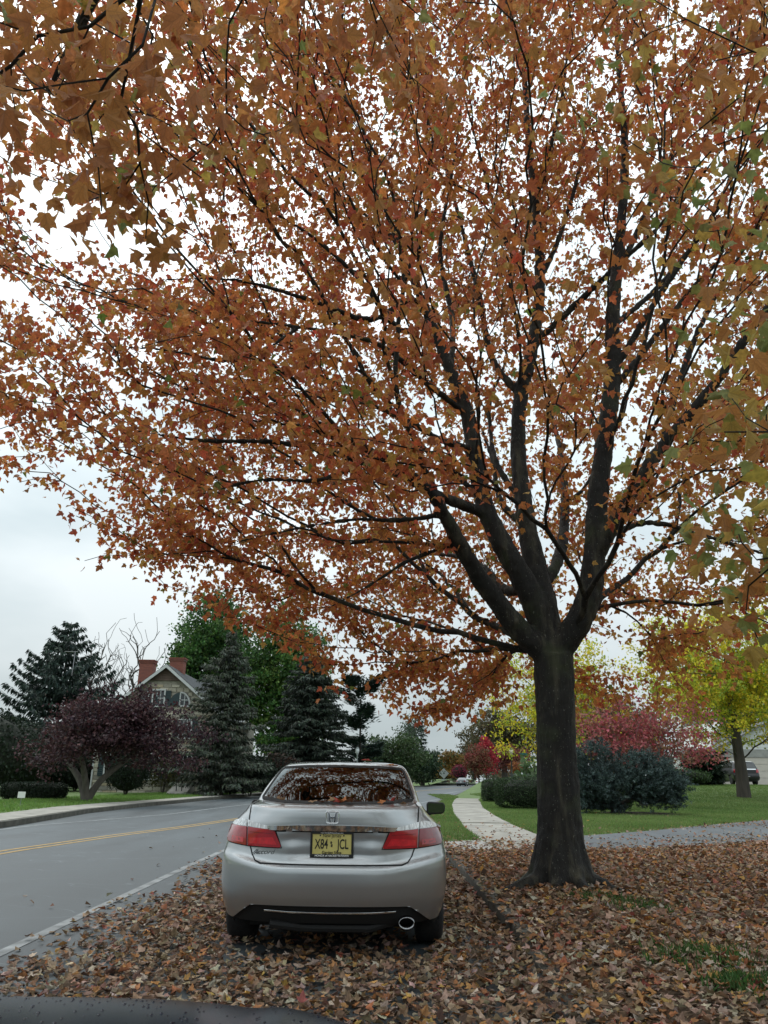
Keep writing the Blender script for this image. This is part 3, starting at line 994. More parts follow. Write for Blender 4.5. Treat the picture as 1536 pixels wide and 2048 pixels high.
co += nr_ * ((ridge - ridge.mean()) * 0.012 * np.clip(1.3 - (co[:, 2] - 3) * 0.12, 0.25, 1.0))[:, None]
me2.vertices.foreach_set('co', co.ravel()); me2.update()
print('trunk verts', nv_)
if not me2.materials: me2.materials.append(MATS['maple_bark'])
set_local(tr_o, TB)

# leaves
def twig_leaves(Wd, tips, per, spread, up=3, size=(0.075, 0.115)):
    """leaf bases along the last pieces of every twig"""
    base = []
    for t in tips:
        i = t
        pts = []
        for _ in range(up):
            pts.append(i)
            if Wd.par[i] < 0: break
            i = Wd.par[i]
        pts = Wd.p[pts]
        k = rng.poisson(per)
        if k == 0: continue
        u = rng.beta(0.9, 1.3, k) * (len(pts) - 1)
        j = np.minimum(u.astype(int), len(pts) - 2) if len(pts) > 1 else np.zeros(k, int)
        f = (u - j)[:, None]
        b = pts[j] * (1 - f) + pts[np.minimum(j + 1, len(pts) - 1)] * f
        base.append(b + rng.normal(0, spread, (k, 3)) * np.array([1, 1, 0.75]))
    B = np.concatenate(base)
    n = len(B)
    tip = rand_dir(n) * np.array([1, 1, 0.5]) + np.array([0, 0, -0.75]) + rng.normal(0, 0.15, (n, 3))
    nor = rand_dir(n) * 1.0 + np.array([0, 0, 0.35])
    Rm = frames(tip, nor)
    S = rng.uniform(size[0], size[1], n)
    return B, Rm, S
B, Rm, S = twig_leaves(W1, tips, 33, 0.125, up=5, size=(0.058, 0.108))
n = len(B)
pal = np.array([(0.56, 0.235, 0.068), (0.54, 0.185, 0.068), (0.5, 0.125, 0.062), (0.59, 0.32, 0.09), (0.42, 0.155, 0.065)])
redness = sstep(1.0, -6.0, B[:, 0]) * 0.5 + sstep(5, 13, B[:, 2]) * 0.12
yel = sstep(0.5, 5.5, B[:, 0]) * 0.8 * sstep(12, 4, B[:, 2])
u = rng.random(n)
ci = np.where(u < 0.35, 0, np.where(u < 0.6, 1, np.where(u < 0.72, 2, np.where(u < 0.87, 3, 4))))
u2 = rng.random(n)
ci = np.where(u2 < redness * 0.75, np.where(rng.random(n) < 0.6, 2, 1), ci)
ci = np.where((u2 > 1 - yel * 0.6), 3, ci)
C = vary(pal[ci], n, 0.16, 0.08)
green = rng.random(n) < 0.018
C[green] = vary((0.2, 0.24, 0.06), green.sum(), 0.15, 0.08)
MT = [maple_template(0.15, 0.25), maple_template(0.35, 0.1, 0.2), maple_template(-0.15, 0.4, -0.2), maple_template(0.3, 0.55)]
MTD = [maple_detail(0.2, 0.3), maple_detail(0.35, 0.15, 0.25), maple_detail(-0.15, 0.45, -0.2), maple_detail(0.3, 0.6)]
LEAFMESH = []
def leaf_meshes(prefix, cols, matpref, attr_tr=0.5, rough=0.5):
    out = []
    for ci_, c in enumerate(cols):
        m_ = leaf_mat(f'{matpref}_{ci_}', attr_tr, rough, attr=False, color=c)
        for T, Fq in MTD:
            me = bpy.data.meshes.new(prefix)
            me.from_pydata([tuple(v) for v in T], [], Fq)
            me.materials.append(m_)
            out.append(me)
    return out
def single_leaves(meshes, sel, B, Rm, S, parent, name, root):
    for k in sel:
        o = bpy.data.objects.new(name, meshes[int(rng.integers(0, len(meshes)))])
        M = Matrix([[Rm[k][a][b] * S[k] for b in range(3)] + [B[k][a] - root[a]] for a in range(3)] + [[0, 0, 0, 1]])
        o.matrix_local = M
        link(o, parent)
def split_nearest(B, S, nmax):
    px, py, dep = project(B)
    ok = (px > 5) & (px < 1531) & (py > 5) & (py < 2043) & (dep > 0.3)
    sz = np.where(ok, S / dep, 0)
    idx = np.argsort(-sz)[:nmax]
    return idx[sz[idx] > 0]
near = split_nearest(B, S, 300)
rest = np.ones(n, bool); rest[near] = False
lm_orange = leaf_meshes('leaf', [(0.5, 0.19, 0.06), (0.47, 0.14, 0.06), (0.5, 0.26, 0.08)], 'maple_leaf_single')
single_leaves(lm_orange, near, B, Rm, S, tree, 'leaf', TB)
fo = scatter_multi(MT, B[rest], Rm[rest], S[rest], C[rest], 'foliage', 'maple_leaf', tree)
set_local(fo, TB); fo['kind'] = 'stuff'
print('maple', W1.n, n)

# ------------------------------------------------------------------ neighbouring maple, its trunk behind the viewer, boughs overhead
T2 = np.array([2.5, -1.7, 0.1])
tree2 = empty('maple_tree', tuple(T2))
tag(tree2, 'second maple whose olive and orange boughs hang in from overhead', 'tree')
W2 = Wood(40000)
i0 = W2.chain([T2 + (0, 0, -0.1), T2 + (0, 0.02, 1.2), T2 + (-0.05, 0.05, 2.4), T2 + (-0.1, 0.2, 3.2)], [0.24, 0.2, 0.19, 0.17], sub=4)
def boxes(n, lo, hi): return rng.uniform(lo, hi, (n, 3))
tips2, n2fix = [], np.zeros(40000, bool)
n2fix[:W2.n] = True
def bough(pts, rad, Qc, bf=0.2):
    s0 = W2.n
    W2.chain([W2.p[i0[-1]]] + [T2 + np.array(p) for p in pts], rad, i0[-1])
    n2fix[s0:W2.n] = True
    Qc = Qc[np.argsort(np.linalg.norm(Qc - T2, axis=1))]
    tips2.extend(W2.grow(Qc, bf=bf, step=0.2, wig=0.015, start=s0 + 3))
bough([(-0.9, 1.2, 4.6), (-2.2, 2.4, 5.7), (-3.1, 3.6, 5.7), (-4.0, 4.6, 5.2), (-4.4, 5.0, 4.8)], [0.13, 0.12, 0.1, 0.06, 0.035, 0.015],
      np.concatenate([boxes(52, (-2.35, 1.7, 3.45), (-0.8, 3.2, 4.6)), boxes(24, (-1.9, 2.4, 4.3), (0.4, 3.4, 5.3))]))
bough([(0.5, 1.1, 3.9), (0.6, 2.6, 4.5), (0.1, 3.8, 4.5), (-0.5, 4.6, 3.9)], [0.1, 0.09, 0.07, 0.045, 0.028, 0.012],
      np.concatenate([boxes(34, (1.25, 2.25, 1.75), (2.3, 3.3, 2.95)), boxes(22, (1.35, 2.3, 2.7), (2.4, 3.6, 3.6)), boxes(14, (0.9, 2.6, 4.2), (2.2, 3.8, 5.0))]))
sp = nrm(rng.normal(size=(260, 3))) * rng.uniform(0.5, 1, (260, 1)) ** 0.5 * np.array([5.0, 4.6, 3.0]) + np.array([1.2, -2.2, 7.3])
pxs, pys, dps = project(sp)
sp = sp[(dps < 0.3) | (pys < -150)]
kk = rng.integers(0, 3, len(sp))
bough([(-0.3, 0.1, 5.0), (-0.5, 0.6, 7.0), (-0.6, 1.2, 8.6)], [0.13, 0.12, 0.06, 0.02, 0.02][:4], sp[kk == 0])
bough([(-1.3, -0.8, 4.6), (-3.0, -1.8, 6.2), (-4.4, -2.4, 7.4)], [0.12, 0.1, 0.05, 0.02], sp[kk == 1])
bough([(1.0, -0.6, 4.6), (2.4, -1.6, 6.2)], [0.12, 0.09, 0.02], sp[kk == 2])
W2.radii(tip=0.003, e=2.3)
tm = W2.mesh('branches', keep=~n2fix[:W2.n])
set_local(obj_me('branches', tm, MATS['maple_bark'], tree2), T2)
tm = W2.mesh('trunk', keep=n2fix[:W2.n], seg_thick=14)
set_local(obj_me('trunk', tm, MATS['maple_bark'], tree2), T2)
B2_, R2_, S2_ = twig_leaves(W2, tips2, 15, 0.12, size=(0.055, 0.1))
n2 = len(B2_)
pal2 = np.array([(0.5, 0.23, 0.075), (0.44, 0.18, 0.07), (0.5, 0.34, 0.09), (0.27, 0.29, 0.09)])
rightside = B2_[:, 0] > 0.7
pr = np.where(rightside[:, None], np.array([0.22, 0.08, 0.35, 0.35]), np.array([0.5, 0.3, 0.15, 0.05]))
cum = np.cumsum(pr, 1)
ci = (rng.random((n2, 1)) > cum).sum(1).clip(0, 3)
C2_ = vary(pal2[ci], n2, 0.15, 0.07)
near2 = split_nearest(B2_, S2_, 300)
rest = np.ones(n2, bool); rest[near2] = False
lm2a = leaf_meshes('leaf', [pal2[0], pal2[1]], 'near_leaf_a')
lm2b = leaf_meshes('leaf', [pal2[2], pal2[3], pal2[0]], 'near_leaf_b')
single_leaves(lm2a, [k for k in near2 if not rightside[k]], B2_, R2_, S2_, tree2, 'leaf', T2)
single_leaves(lm2b, [k for k in near2 if rightside[k]], B2_, R2_, S2_, tree2, 'leaf', T2)
fo = scatter_multi(MT, B2_[rest], R2_[rest], S2_[rest], C2_[rest], 'foliage', 'maple_leaf', tree2)
set_local(fo, T2); fo['kind'] = 'stuff'

# ------------------------------------------------------------------ fallen leaves
LTD = [maple_detail(0.5, 0.5, 0.3), maple_detail(-0.3, 0.8, -0.5), maple_detail(0.15, 0.2, 0.5), maple_detail(0.8, -0.5), maple_detail(-0.6, 0.3, 0.4)]
LT = [maple_template(0.5, 0.5, 0.3), maple_template(-0.3, 0.8, -0.5), maple_template(0.15, 0.2, 0.5), maple_template(0.8, -0.5), maple_template(-0.6, 0.3, 0.4)]
def litter_density(x, y):
    dnr = drive_near(x)
    verge = (x > 1.31) & (y < dnr)
    edge = sstep(0.0, 1.2, dnr - y)
    d = np.where(verge, 380 + 260 * edge, 0.0)
    lane = (x <= 1.31)
    cov = sstep(-3.0, -1.5, x - 0.2 * np.sin(y * 1.3) + 0.55 * sstep(8.0, 5.0, y)) * sstep(15.5, 12.5, y)
    d = np.where(lane, 640 * cov ** 1.2 + 1.5 * sstep(-5, -2.8, x), d)
    under = (np.abs(x + 0.365) < 0.8) & (y > 6.6) & (y < 11)
    d = np.where(under, 150, d)
    kerb_ = (x > 1.15) & (x < 1.33)
    d = np.where(kerb_, np.where((y > 7.9) & (y < 13.6), 230, 560), d)
    walk = (x > 1.2) & (x < 3.7) & (y >= dnr)
    d = np.where(walk, 110 * sstep(18.0, 15.0, y) + 14 * sstep(27, 17, y), d)
    drv = (x >= 3.7) & (y >= dnr) & (y < dnr + 4.5)
    d = np.where(drv, 45 * sstep(3.0, 0, y - dnr) + 9, d)
    lawn_ = (x >= 3.7) & (y >= dnr + 4.2)
    d = np.where(lawn_, 34 * sstep(3.5, 0, y - dnr - 4.2) + 4.0, d)
    verge2 = (x > 1.2) & (x < np.interp(y, syl, sxl)) & (y > 17)
    d = np.where(verge2, 26 * sstep(28, 17, y) + 3, d)
    return d
NM = 640.0
Q = rng.uniform((-4.5, 1.6), (13.5, 32), (int(18 * 30.4 * NM), 2))
q3 = np.concatenate([Q, np.full((len(Q), 1), 0.1)], 1)
px, py, dep = project(q3)
Q = Q[(px > -180) & (px < 1716) & (dep > 0.5) & (py < 2300)]
Q = Q[rng.random(len(Q)) < litter_density(Q[:, 0], Q[:, 1]) / NM]
tvr = np.hypot(Q[:, 0] - TB[0], Q[:, 1] - TB[1])
Q = Q[tvr > 0.34]; tvr = tvr[tvr > 0.34]
nl = len(Q)
x, y = Q[:, 0], Q[:, 1]
gz = np.where(x > 1.31, hz(x, y) + 0.006, np.where(x > 1.15, 0.13 - 0.085 * sstep(8.4, 6.6, y), 0.003))
gz = np.where((x > 2.1) & (x < 3.7) & (y > 15), 0.125, gz)
dens = litter_density(x, y) / NM
pile = dens * (0.028 + 0.05 * sstep(0.8, 0.0, np.abs(x - 1.0)) * ((y < 7.6) | (y > 13.4)))
gz = gz + rng.random(nl) ** 1.4 * (pile + 0.004) + 0.05 * np.exp(-((tvr - 0.34) / 0.35) ** 2)
tip = np.concatenate([rng.normal(size=(nl, 2)), rng.normal(0, 0.22, (nl, 1))], 1)
nor = np.stack([rng.normal(0, 0.36, nl), rng.normal(0, 0.36, nl), np.ones(nl) * rng.choice([1, -1], nl)], 1)
Rl = frames(tip, nor)
Sl = rng.uniform(0.038, 0.074, nl)
palL = np.array([(0.32, 0.225, 0.155), (0.22, 0.135, 0.085), (0.33, 0.15, 0.062), (0.12, 0.075, 0.048), (0.42, 0.34, 0.265), (0.42, 0.24, 0.07), (0.27, 0.085, 0.06)])
near_t = sstep(9.5, 4.0, np.hypot(x - 1.2, y - 2.0))
pr = np.stack([0.22 + 0.06 * near_t, 0.24 + 0 * x, 0.26 - 0.1 * near_t, 0.12 + 0 * x, 0.06 + 0.07 * near_t, 0.05 + 0 * x, 0.03 + 0 * x], 1)
lane_m = (x < 1.2)
pr[lane_m] = np.array([0.27, 0.28, 0.12, 0.17, 0.11, 0.03, 0.02])
cum = np.cumsum(pr / pr.sum(1, keepdims=True), 1)
cl = (rng.random((nl, 1)) > cum).sum(1).clip(0, 6)
Cl = vary(palL[cl], nl, 0.2, 0.07)
P3 = np.stack([x, y, gz], 1)
P3 -= np.einsum('nij,j->ni', Rl, np.array([0, 0.45, 0])) * Sl[:, None]
P3[:, 2] = gz + np.abs(Rl[:, 2, 1]) * Sl * 0.35 + 0.012
px, py, dep = project(P3)
ok = (px > 10) & (px < 1526) & (py > 10) & (py < 1990)
top_layer = np.where(ok & (gz > np.median(gz[ok]) - 0.02), Sl / dep, 0)
nearL = np.argsort(-top_layer)[:300]
kinds = [('dry tan leaf', 'dry tan maple leaf lying in the leaf litter at the verge'), ('brown leaf', 'brown curled maple leaf lying in the leaf litter at the verge'),
         ('orange leaf', 'orange-brown maple leaf lying in the leaf litter at the verge'), ('dark leaf', 'dark rotting maple leaf lying in the leaf litter at the verge'),
         ('pale leaf', 'pale beige upturned maple leaf lying in the leaf litter at the verge'), ('yellow leaf', 'golden yellow maple leaf lying in the leaf litter at the verge'),
         ('red leaf', 'dark red maple leaf lying in the leaf litter at the verge')]
LM = {}
for ci_, c in enumerate(palL):
    m_ = leaf_mat(f'litter_single_{ci_}', 0.12, 0.75, attr=False, color=c)
    for ti, (T, Fq) in enumerate(LTD):
        me = bpy.data.meshes.new('fallen_leaf'); me.from_pydata([tuple(v) for v in T], [], Fq); me.materials.append(m_)
        LM[(ci_, ti)] = me
for k in nearL:
    o = bpy.data.objects.new('fallen_leaf', LM[(int(cl[k]), int(rng.integers(0, 5)))])
    o.matrix_world = Matrix([[Rl[k][a][b] * Sl[k] for b in range(3)] + [P3[k][a]] for a in range(3)] + [[0, 0, 0, 1]])
    link(o)
    sz_ = 'small' if Sl[k] < 0.064 else ('broad' if Sl[k] > 0.071 else 'mid-sized')
    wh_ = 'on the parking lane behind the silver sedan' if P3[k][0] < 1.1 else ('in the leaf litter by the tufts of grass' if P3[k][0] > 1.9 else 'in the leaf litter along the buried kerb')
    lab_ = sz_ + ' ' + kinds[int(cl[k])][1].split(' lying')[0] + ' lying ' + wh_
    tag(o, lab_, 'leaf', 'fallen leaves: ' + lab_)
rest = np.ones(nl, bool); rest[nearL] = False
nr_l = rest & (P3[:, 1] < 7.5); fr_l = rest & (P3[:, 1] >= 7.5)
fl = scatter_multi(LT, P3[nr_l], Rl[nr_l], Sl[nr_l], Cl[nr_l], 'leaf_litter', 'litter_leaf', None)
fl2 = scatter_multi([simple_leaf(0.5), simple_leaf(-0.5), simple_leaf(0.1)], P3[fr_l], Rl[fr_l], Sl[fr_l] * 1.15, Cl[fr_l], 'leaf_litter', 'litter_leaf', None)
tag(fl2, 'fallen leaves spread round the tree foot, drive and lawn edge', 'leaf litter', kind='stuff')
tag(fl, 'thick carpet of fallen brown maple leaves behind and beside the silver sedan', 'leaf litter', kind='stuff')
print('litter', nl)

# ------------------------------------------------------------------ grass
def grass(name, Pg, h, label, c1, c2):
    n = len(Pg)
    k = 3
    Pg = np.repeat(Pg, k, 0) + np.concatenate([rng.normal(0, 0.02, (n * k, 2)), np.zeros((n * k, 1))], 1)
    n = len(Pg)
    T = (np.array([(-0.09, 0, 0), (0.09, 0, 0), (0.03, 0.6, 0.05), (0, 1, 0.25)]), [[0, 1, 2, 3]])
    tip = np.concatenate([rng.normal(0, 0.45, (n, 2)), np.ones((n, 1))], 1)
    nor = np.concatenate([rng.normal(size=(n, 2)), rng.normal(0, 0.2, (n, 1))], 1)
    u = rng.random((n, 1))
    u = np.clip(u * .6 + .35 * (np.sin(Pg[:, :1] * 1.1 + 1.3 * np.sin(Pg[:, 1:2] * .7)) * np.sin(Pg[:, 1:2] * .9 + Pg[:, :1] * .4) + .3), 0, 1.3)
    C = vary(np.array(c1)[None] * (1 - u) + np.array(c2)[None] * u, n, 0.15, 0.08)
    o = scatter_multi([T], Pg, frames(tip, nor), h * rng.uniform(0.6, 1.3, n), C, name, 'grass', None)
    tag(o, label, 'grass', kind='stuff')
Q = rng.uniform((1.3, 16.5), (38, 64), (420000, 2))
x, y = Q[:, 0], Q[:, 1]
onwalk = (x > np.interp(y, syl, sxl) - 0.02) & (x < np.interp(y, syr, sxr) + 0.02)
farl = np.interp(x, [p[0] for p in dfar], [p[1] for p in dfar])
inlawn = (~onwalk) & (((x > 3.7) & (y > farl + 0.05)) | ((x < np.interp(y, syl, sxl)) & (x > xR(y) + 0.16) & (y > np.interp(x, [1.2, 2.2], [17.0, 17.5]))))
px, py, dep = project(np.stack([x, y, 0 * x + 0.1], 1))
inlawn &= (px > -50) & (px < 1650) & (rng.random(len(x)) < np.clip(26.0 / y, 0, 1) ** 1.2)
Q = Q[inlawn]
grass('lawn_grass', np.concatenate([Q, hz(Q[:, 0], Q[:, 1])[:, None]], 1), 0.075, 'short green grass of the lawn beyond the driveway', (0.125, 0.205, 0.055), (0.215, 0.285, 0.095))
Qp = []
for cx, cy, r, k in [(3.1, 5.0, 0.5, 700), (3.35, 4.2, 0.45, 600), (2.4, 6.3, 0.4, 250), (3.9, 5.6, 0.6, 450), (3.0, 3.5, 0.4, 350), (3.6, 3.5, 0.4, 300), (2.3, 5.5, 0.25, 200), (2.6, 8.6, 0.4, 150), (4.3, 6.9, 0.5, 250), (2.35, 9.2, 0.35, 160)]:
    Qp.append(np.stack([rng.normal(cx, r * 0.5, k), rng.normal(cy, r * 0.5, k)], 1))
Qp = np.concatenate(Qp)
grass('verge_grass', np.concatenate([Qp, np.full((len(Qp), 1), 0.1)], 1), 0.085, 'tufts of green grass poking through the fallen leaves', (0.05, 0.11, 0.03), (0.09, 0.15, 0.04))
Q = np.stack([rng.uniform(-22, -9, 26000), rng.uniform(20, 56, 26000)], 1)
lb = np.interp(Q[:, 1], fw_y, fw_x)
Q = Q[(Q[:, 0] < lb - 0.03) & (Q[:, 0] > lb - 5)]
grass('far_verge_grass', np.concatenate([Q, np.full((len(Q), 1), 0.14)], 1), 0.1, 'strip of green grass between the far sidewalk and the stone house', (0.13, 0.24, 0.05), (0.2, 0.31, 0.08))

# ------------------------------------------------------------------ cars
mat('silver_paint', (0.4, 0.41, 0.415), 0.32, 0.03, 300, metallic=0.85, coat=1.0, coatr=0.03)
mat('navy_paint', (0.003, 0.008, 0.018), 0.18, 0.2, 40, coat=0.0, spec=0.16)
mat('black_paint', (0.008, 0.008, 0.009), 0.35, 0.1, 40, coat=0.4, spec=0.3)
mat('white_paint', (0.75, 0.75, 0.74), 0.35, 0.05, 40, coat=0.8)
mat('grey_paint', (0.16, 0.17, 0.18), 0.35, 0.05, 40, coat=0.8, metallic=0.4)
mat('black_plastic', (0.012, 0.012, 0.013), 0.5, 0.2, 40)
mat('gap', (0.004, 0.004, 0.004), 0.8, 0.0, 4)
mat('rubber', (0.012, 0.012, 0.012), 0.85, 0.3, 30, bump=0.3)
mat('chrome', (0.8, 0.81, 0.82), 0.08, 0.02, 5, metallic=1.0)
mat('dark_chrome', (0.3, 0.3, 0.31), 0.2, 0.05, 5, metallic=1.0)
mat('alloy', (0.45, 0.46, 0.47), 0.3, 0.05, 5, metallic=0.9)
mat('red_lens', (0.36, 0.006, 0.014), 0.12, 0.22, 7, coat=1.0, spec=0.6)
mat('bright_red', (0.55, 0.012, 0.022), 0.15, 0.2, 30, coat=1.0, spec=0.6)
mat('deep_red_lens', (0.2, 0.004, 0.012), 0.12, 0.15, 7, coat=1.0, spec=0.6)
mat('clear_lens', (0.66, 0.67, 0.67), 0.15, 0.5, 80, coat=1.0, stretch=(1, 1, 0.03))
mat('plate_yellow', (0.56, 0.48, 0.16), 0.45, 0.06, 8)
mat('plate_black', (0.01, 0.01, 0.01), 0.5, 0.0, 4)
mat('plate_white', (0.75, 0.75, 0.72), 0.5, 0.0, 4)
mat('seat_cloth', (0.045, 0.04, 0.036), 0.9, 0.2, 30)
mat('seat_paper', (0.28, 0.36, 0.35), 0.8, 0.1, 10)
glass_mat('rear_glass', (0.07, 0.09, 0.09), 0.015, 1.37)
glass_mat('side_glass', (0.12, 0.14, 0.14), 0.02, 1.6)
glass_mat('mirror_glass', (0.02, 0.02, 0.02), 0.01, 1.8)
glass_mat('window_glass', (0.25, 0.28, 0.28), 0.03, 1.6)

class CarBody:
    """shell made of horizontal plan outlines; y runs from the rear (0) to the nose"""
    def __init__(s, rear, width, front, n=3.2, Br=((0, .75), (1.05, .75), (1.16, .5), (2, .5)), Bf=0.9, shelf=None, recess=None, zmap=None):
        s.rz, s.ry = np.array(rear).T
        s.wz, s.ww = np.array(width).T
        s.fz, s.fy = np.array(front).T
        s.bz, s.bb = np.array(Br).T
        s.n, s.Bf, s.recess, s.lift = n, Bf, recess, shelf
    def zz(s, x, z):
        if s.lift is None: return z
        return z - s.lift * sstep(0.35, 0.92, np.abs(x)) * sstep(0.48, 0.62, z) * sstep(0.92, 0.78, z)
    def W(s, z): return np.interp(z, s.wz, s.ww)
    def rear(s, x, z):
        x = np.asarray(x, float); z = np.asarray(z, float)
        w = s.W(z); b = np.interp(z, s.bz, s.bb)
        u = np.clip(np.abs(x) / w, 0, 1)
        y = np.interp(s.zz(x, z), s.rz, s.ry) + b * (1 - np.maximum(1 - u ** s.n, 0) ** (1 / s.n))
        if s.recess is not None: y = y + s.recess(x, z)
        return y
    def side(s, y, z):
        z = np.asarray(z, float); y = np.asarray(y, float)
        w = s.W(z); b = np.interp(z, s.bz, s.bb); y0 = np.interp(z, s.rz, s.ry)
        u = np.clip((y - y0) / b, 0, 1)
        x = w * (1 - (1 - u) ** s.n) ** (1 / s.n)
        yf = np.interp(z, s.fz, s.fy)
        v = np.clip((yf - y) / s.Bf, 0, 1)
        return np.minimum(x, w * (1 - (1 - v) ** 2.6) ** (1 / 2.6))
    def shell(s, zs, nr=61, ns=26, nf=31):
        V = []
        for z in zs:
            w = float(s.W(z))
            t = np.linspace(-1, 1, nr)
            a = np.sign(t) * np.abs(t) ** 0.8 * math.pi / 2
            x = w * np.sign(a) * np.abs(np.sin(a)) ** (2 / s.n)
            y = s.rear(x * 0.99999, z)
            b = float(np.interp(z, s.bz, s.bb)); y0 = float(np.interp(z, s.rz, s.ry)); yf = float(np.interp(z, s.fz, s.fy))
            ya, yb = y0 + b, yf - s.Bf
            if yb < ya + 0.05:
                m_ = (ya + yb) / 2; ya, yb = m_ - 0.02, m_ + 0.02
            ysd = np.linspace(ya, yb, ns + 2)[1:-1]
            tf = np.linspace(-1, 1, nf)
            af = tf * math.pi / 2
            xf = w * np.sign(af) * np.abs(np.sin(af)) ** (2 / 2.6)
            yff = yb + (yf - yb) * np.abs(np.cos(af)) ** (2 / 2.6)
            ring = [(xx, yy, z) for xx, yy in zip(x, y)] + [(w, yy, z) for yy in ysd] + [(xx, yy, z) for xx, yy in zip(xf[::-1], yff[::-1])] + [(-w, yy, z) for yy in ysd[::-1]]
            V.append(ring)
        m = len(V[0]); nz = len(V)
        V = np.array(V).reshape(-1, 3)
        i = (np.arange(nz - 1)[:, None] * m + np.arange(m)[None, :]).ravel()
        j = (np.arange(nz - 1)[:, None] * m + ((np.arange(m) + 1) % m)[None, :]).ravel()
        F = np.stack([i, j, j + m, i + m], 1)
        return V, F, m

def cut_panel(poly, mapper, name, matn, parent, off=0.004, thick=0.0, grid=0.03, round_=0.0):
    """2D outline cut into a fine mesh and laid on a surface; mapper(a, b) -> points, normals"""
    bm = bmesh.new()
    poly = [Vector((p[0], p[1], 0)) for p in poly]
    vs = [bm.verts.new(p) for p in poly]
    bm.faces.new(vs)
    x0, x1 = min(p.x for p in poly), max(p.x for p in poly)
    y0, y1 = min(p.y for p in poly), max(p.y for p in poly)
    k = x0 + grid
    while k < x1:
        bmesh.ops.bisect_plane(bm, geom=bm.verts[:] + bm.edges[:] + bm.faces[:], plane_co=(k, 0, 0), plane_no=(1, 0, 0)); k += grid
    k = y0 + grid
    while k < y1:
        bmesh.ops.bisect_plane(bm, geom=bm.verts[:] + bm.edges[:] + bm.faces[:], plane_co=(0, k, 0), plane_no=(0, 1, 0)); k += grid
    a = np.array([v.co.x for v in bm.verts]); b = np.array([v.co.y for v in bm.verts])
    Pm, Nm = mapper(a, b)
    Pm = Pm + Nm * off
    if thick:
        rim = [v.is_boundary for v in bm.verts]
        e = [e_ for e_ in bm.edges if e_.is_boundary]
        ret = bmesh.ops.extrude_edge_only(bm, edges=e)
        newv = [g_ for g_ in ret['geom'] if isinstance(g_, bmesh.types.BMVert)]
        for v, p in zip(bm.verts[:len(a)] if False else list(bm.verts)[:len(a)], Pm): v.co = p
        bm.verts.ensure_lookup_table()
        na = np.array([v.co.x for v in newv]); nb = np.array([v.co.y for v in newv])
        P2, N2 = mapper(na, nb)
        for v, p, q in zip(newv, P2, N2): v.co = p + q * (off - thick)
    else:
        for v, p in zip(bm.verts, Pm): v.co = p
    bmesh.ops.recalc_face_normals(bm, faces=bm.faces)
    me = bpy.data.meshes.new(name)
    bm.to_mesh(me); bm.free()
    me.polygons.foreach_set('use_smooth', [True] * len(me.polygons))
    o = obj_me(name, me, MATS[matn], parent)
    if thick:
        m_ = o.modifiers.new('sharp', 'EDGE_SPLIT'); m_.split_angle = R(40)
    return o

def rear_map(cb):
    def f(a, b):
        e = 0.004
        y = cb.rear(a, b)
        Pm = np.stack([a, y, b], 1)
        dx = (cb.rear(a + e, b) - cb.rear(a - e, b)) / (2 * e)
        dz = (cb.rear(a, b + e) - cb.rear(a, b - e)) / (2 * e)
        Nn = nrm(np.stack([dx, -np.ones(len(a)), dz], 1))
        return Pm, Nn
    return f
def side_map(cb, sg):
    def f(a, b):
        e = 0.004
        x = cb.side(a, b)
        Pm = np.stack([sg * x, a, b], 1)
        dy = (cb.side(a + e, b) - cb.side(a - e, b)) / (2 * e)
        dz = (cb.side(a, b + e) - cb.side(a, b - e)) / (2 * e)
        Nn = nrm(np.stack([sg * np.ones(len(a)), -dy, -dz], 1))
        return Pm, Nn
    return f
def ribbon(pts, wid, mapper, name, matn, parent, off=0.002, step=0.02, lift=0.0):
    """thin strip following a polyline on the surface"""
    q = []
    for p0, p1 in zip(pts[:-1], pts[1:]):
        n = max(1, int(math.hypot(p1[0] - p0[0], p1[1] - p0[1]) / step))
        for k in range(n): q.append((p0[0] + (p1[0] - p0[0]) * k / n, p0[1] + (p1[1] - p0[1]) * k / n))
    q.append(pts[-1])
    q = np.array(q, float)
    d = np.gradient(q, axis=0); d = nrm(d)
    nn = np.stack([-d[:, 1], d[:, 0]], 1) * wid / 2
    l, r = q + nn, q - nn
    Pl, Nl = mapper(l[:, 0], l[:, 1]); Pr, Nr = mapper(r[:, 0], r[:, 1]); Pc, Nc = mapper(q[:, 0], q[:, 1])
    V = np.concatenate([Pl + Nl * off, Pc + Nc * (off + lift), Pr + Nr * off]); n = len(q); i = np.arange(n - 1)
    F = np.concatenate([np.stack([i, i + 1, i + 1 + n, i + n], 1), np.stack([i + n, i + n + 1, i + 1 + 2 * n, i + 2 * n], 1)])
    return obj_me(name, np_mesh(name, V, [F], smooth=True), MATS[matn], parent)

def text_mesh(s, size, matn, parent, name, M, shear=0.0, extr=0.001, sx=1.0, bold=0.0, align='CENTER'):
    cu = bpy.data.curves.new(name, 'FONT')
    cu.body = s; cu.size = size; cu.align_x = align; cu.align_y = 'CENTER'; cu.shear = shear; cu.extrude = extr; cu.offset = bold
    o = bpy.data.objects.new('tmp_text', cu)
    col.objects.link(o)
    bpy.context.view_layer.update()
    me = bpy.data.meshes.new_from_object(o.evaluated_get(bpy.context.evaluated_depsgraph_get()))
    bpy.data.objects.remove(o); bpy.data.curves.remove(cu)
    me.name = name
    me.transform(M @ Matrix.Diagonal((sx, 1, 1, 1)))
    me.materials.clear(); me.materials.append(MATS[matn])
    return link(bpy.data.objects.new(name, me), parent)

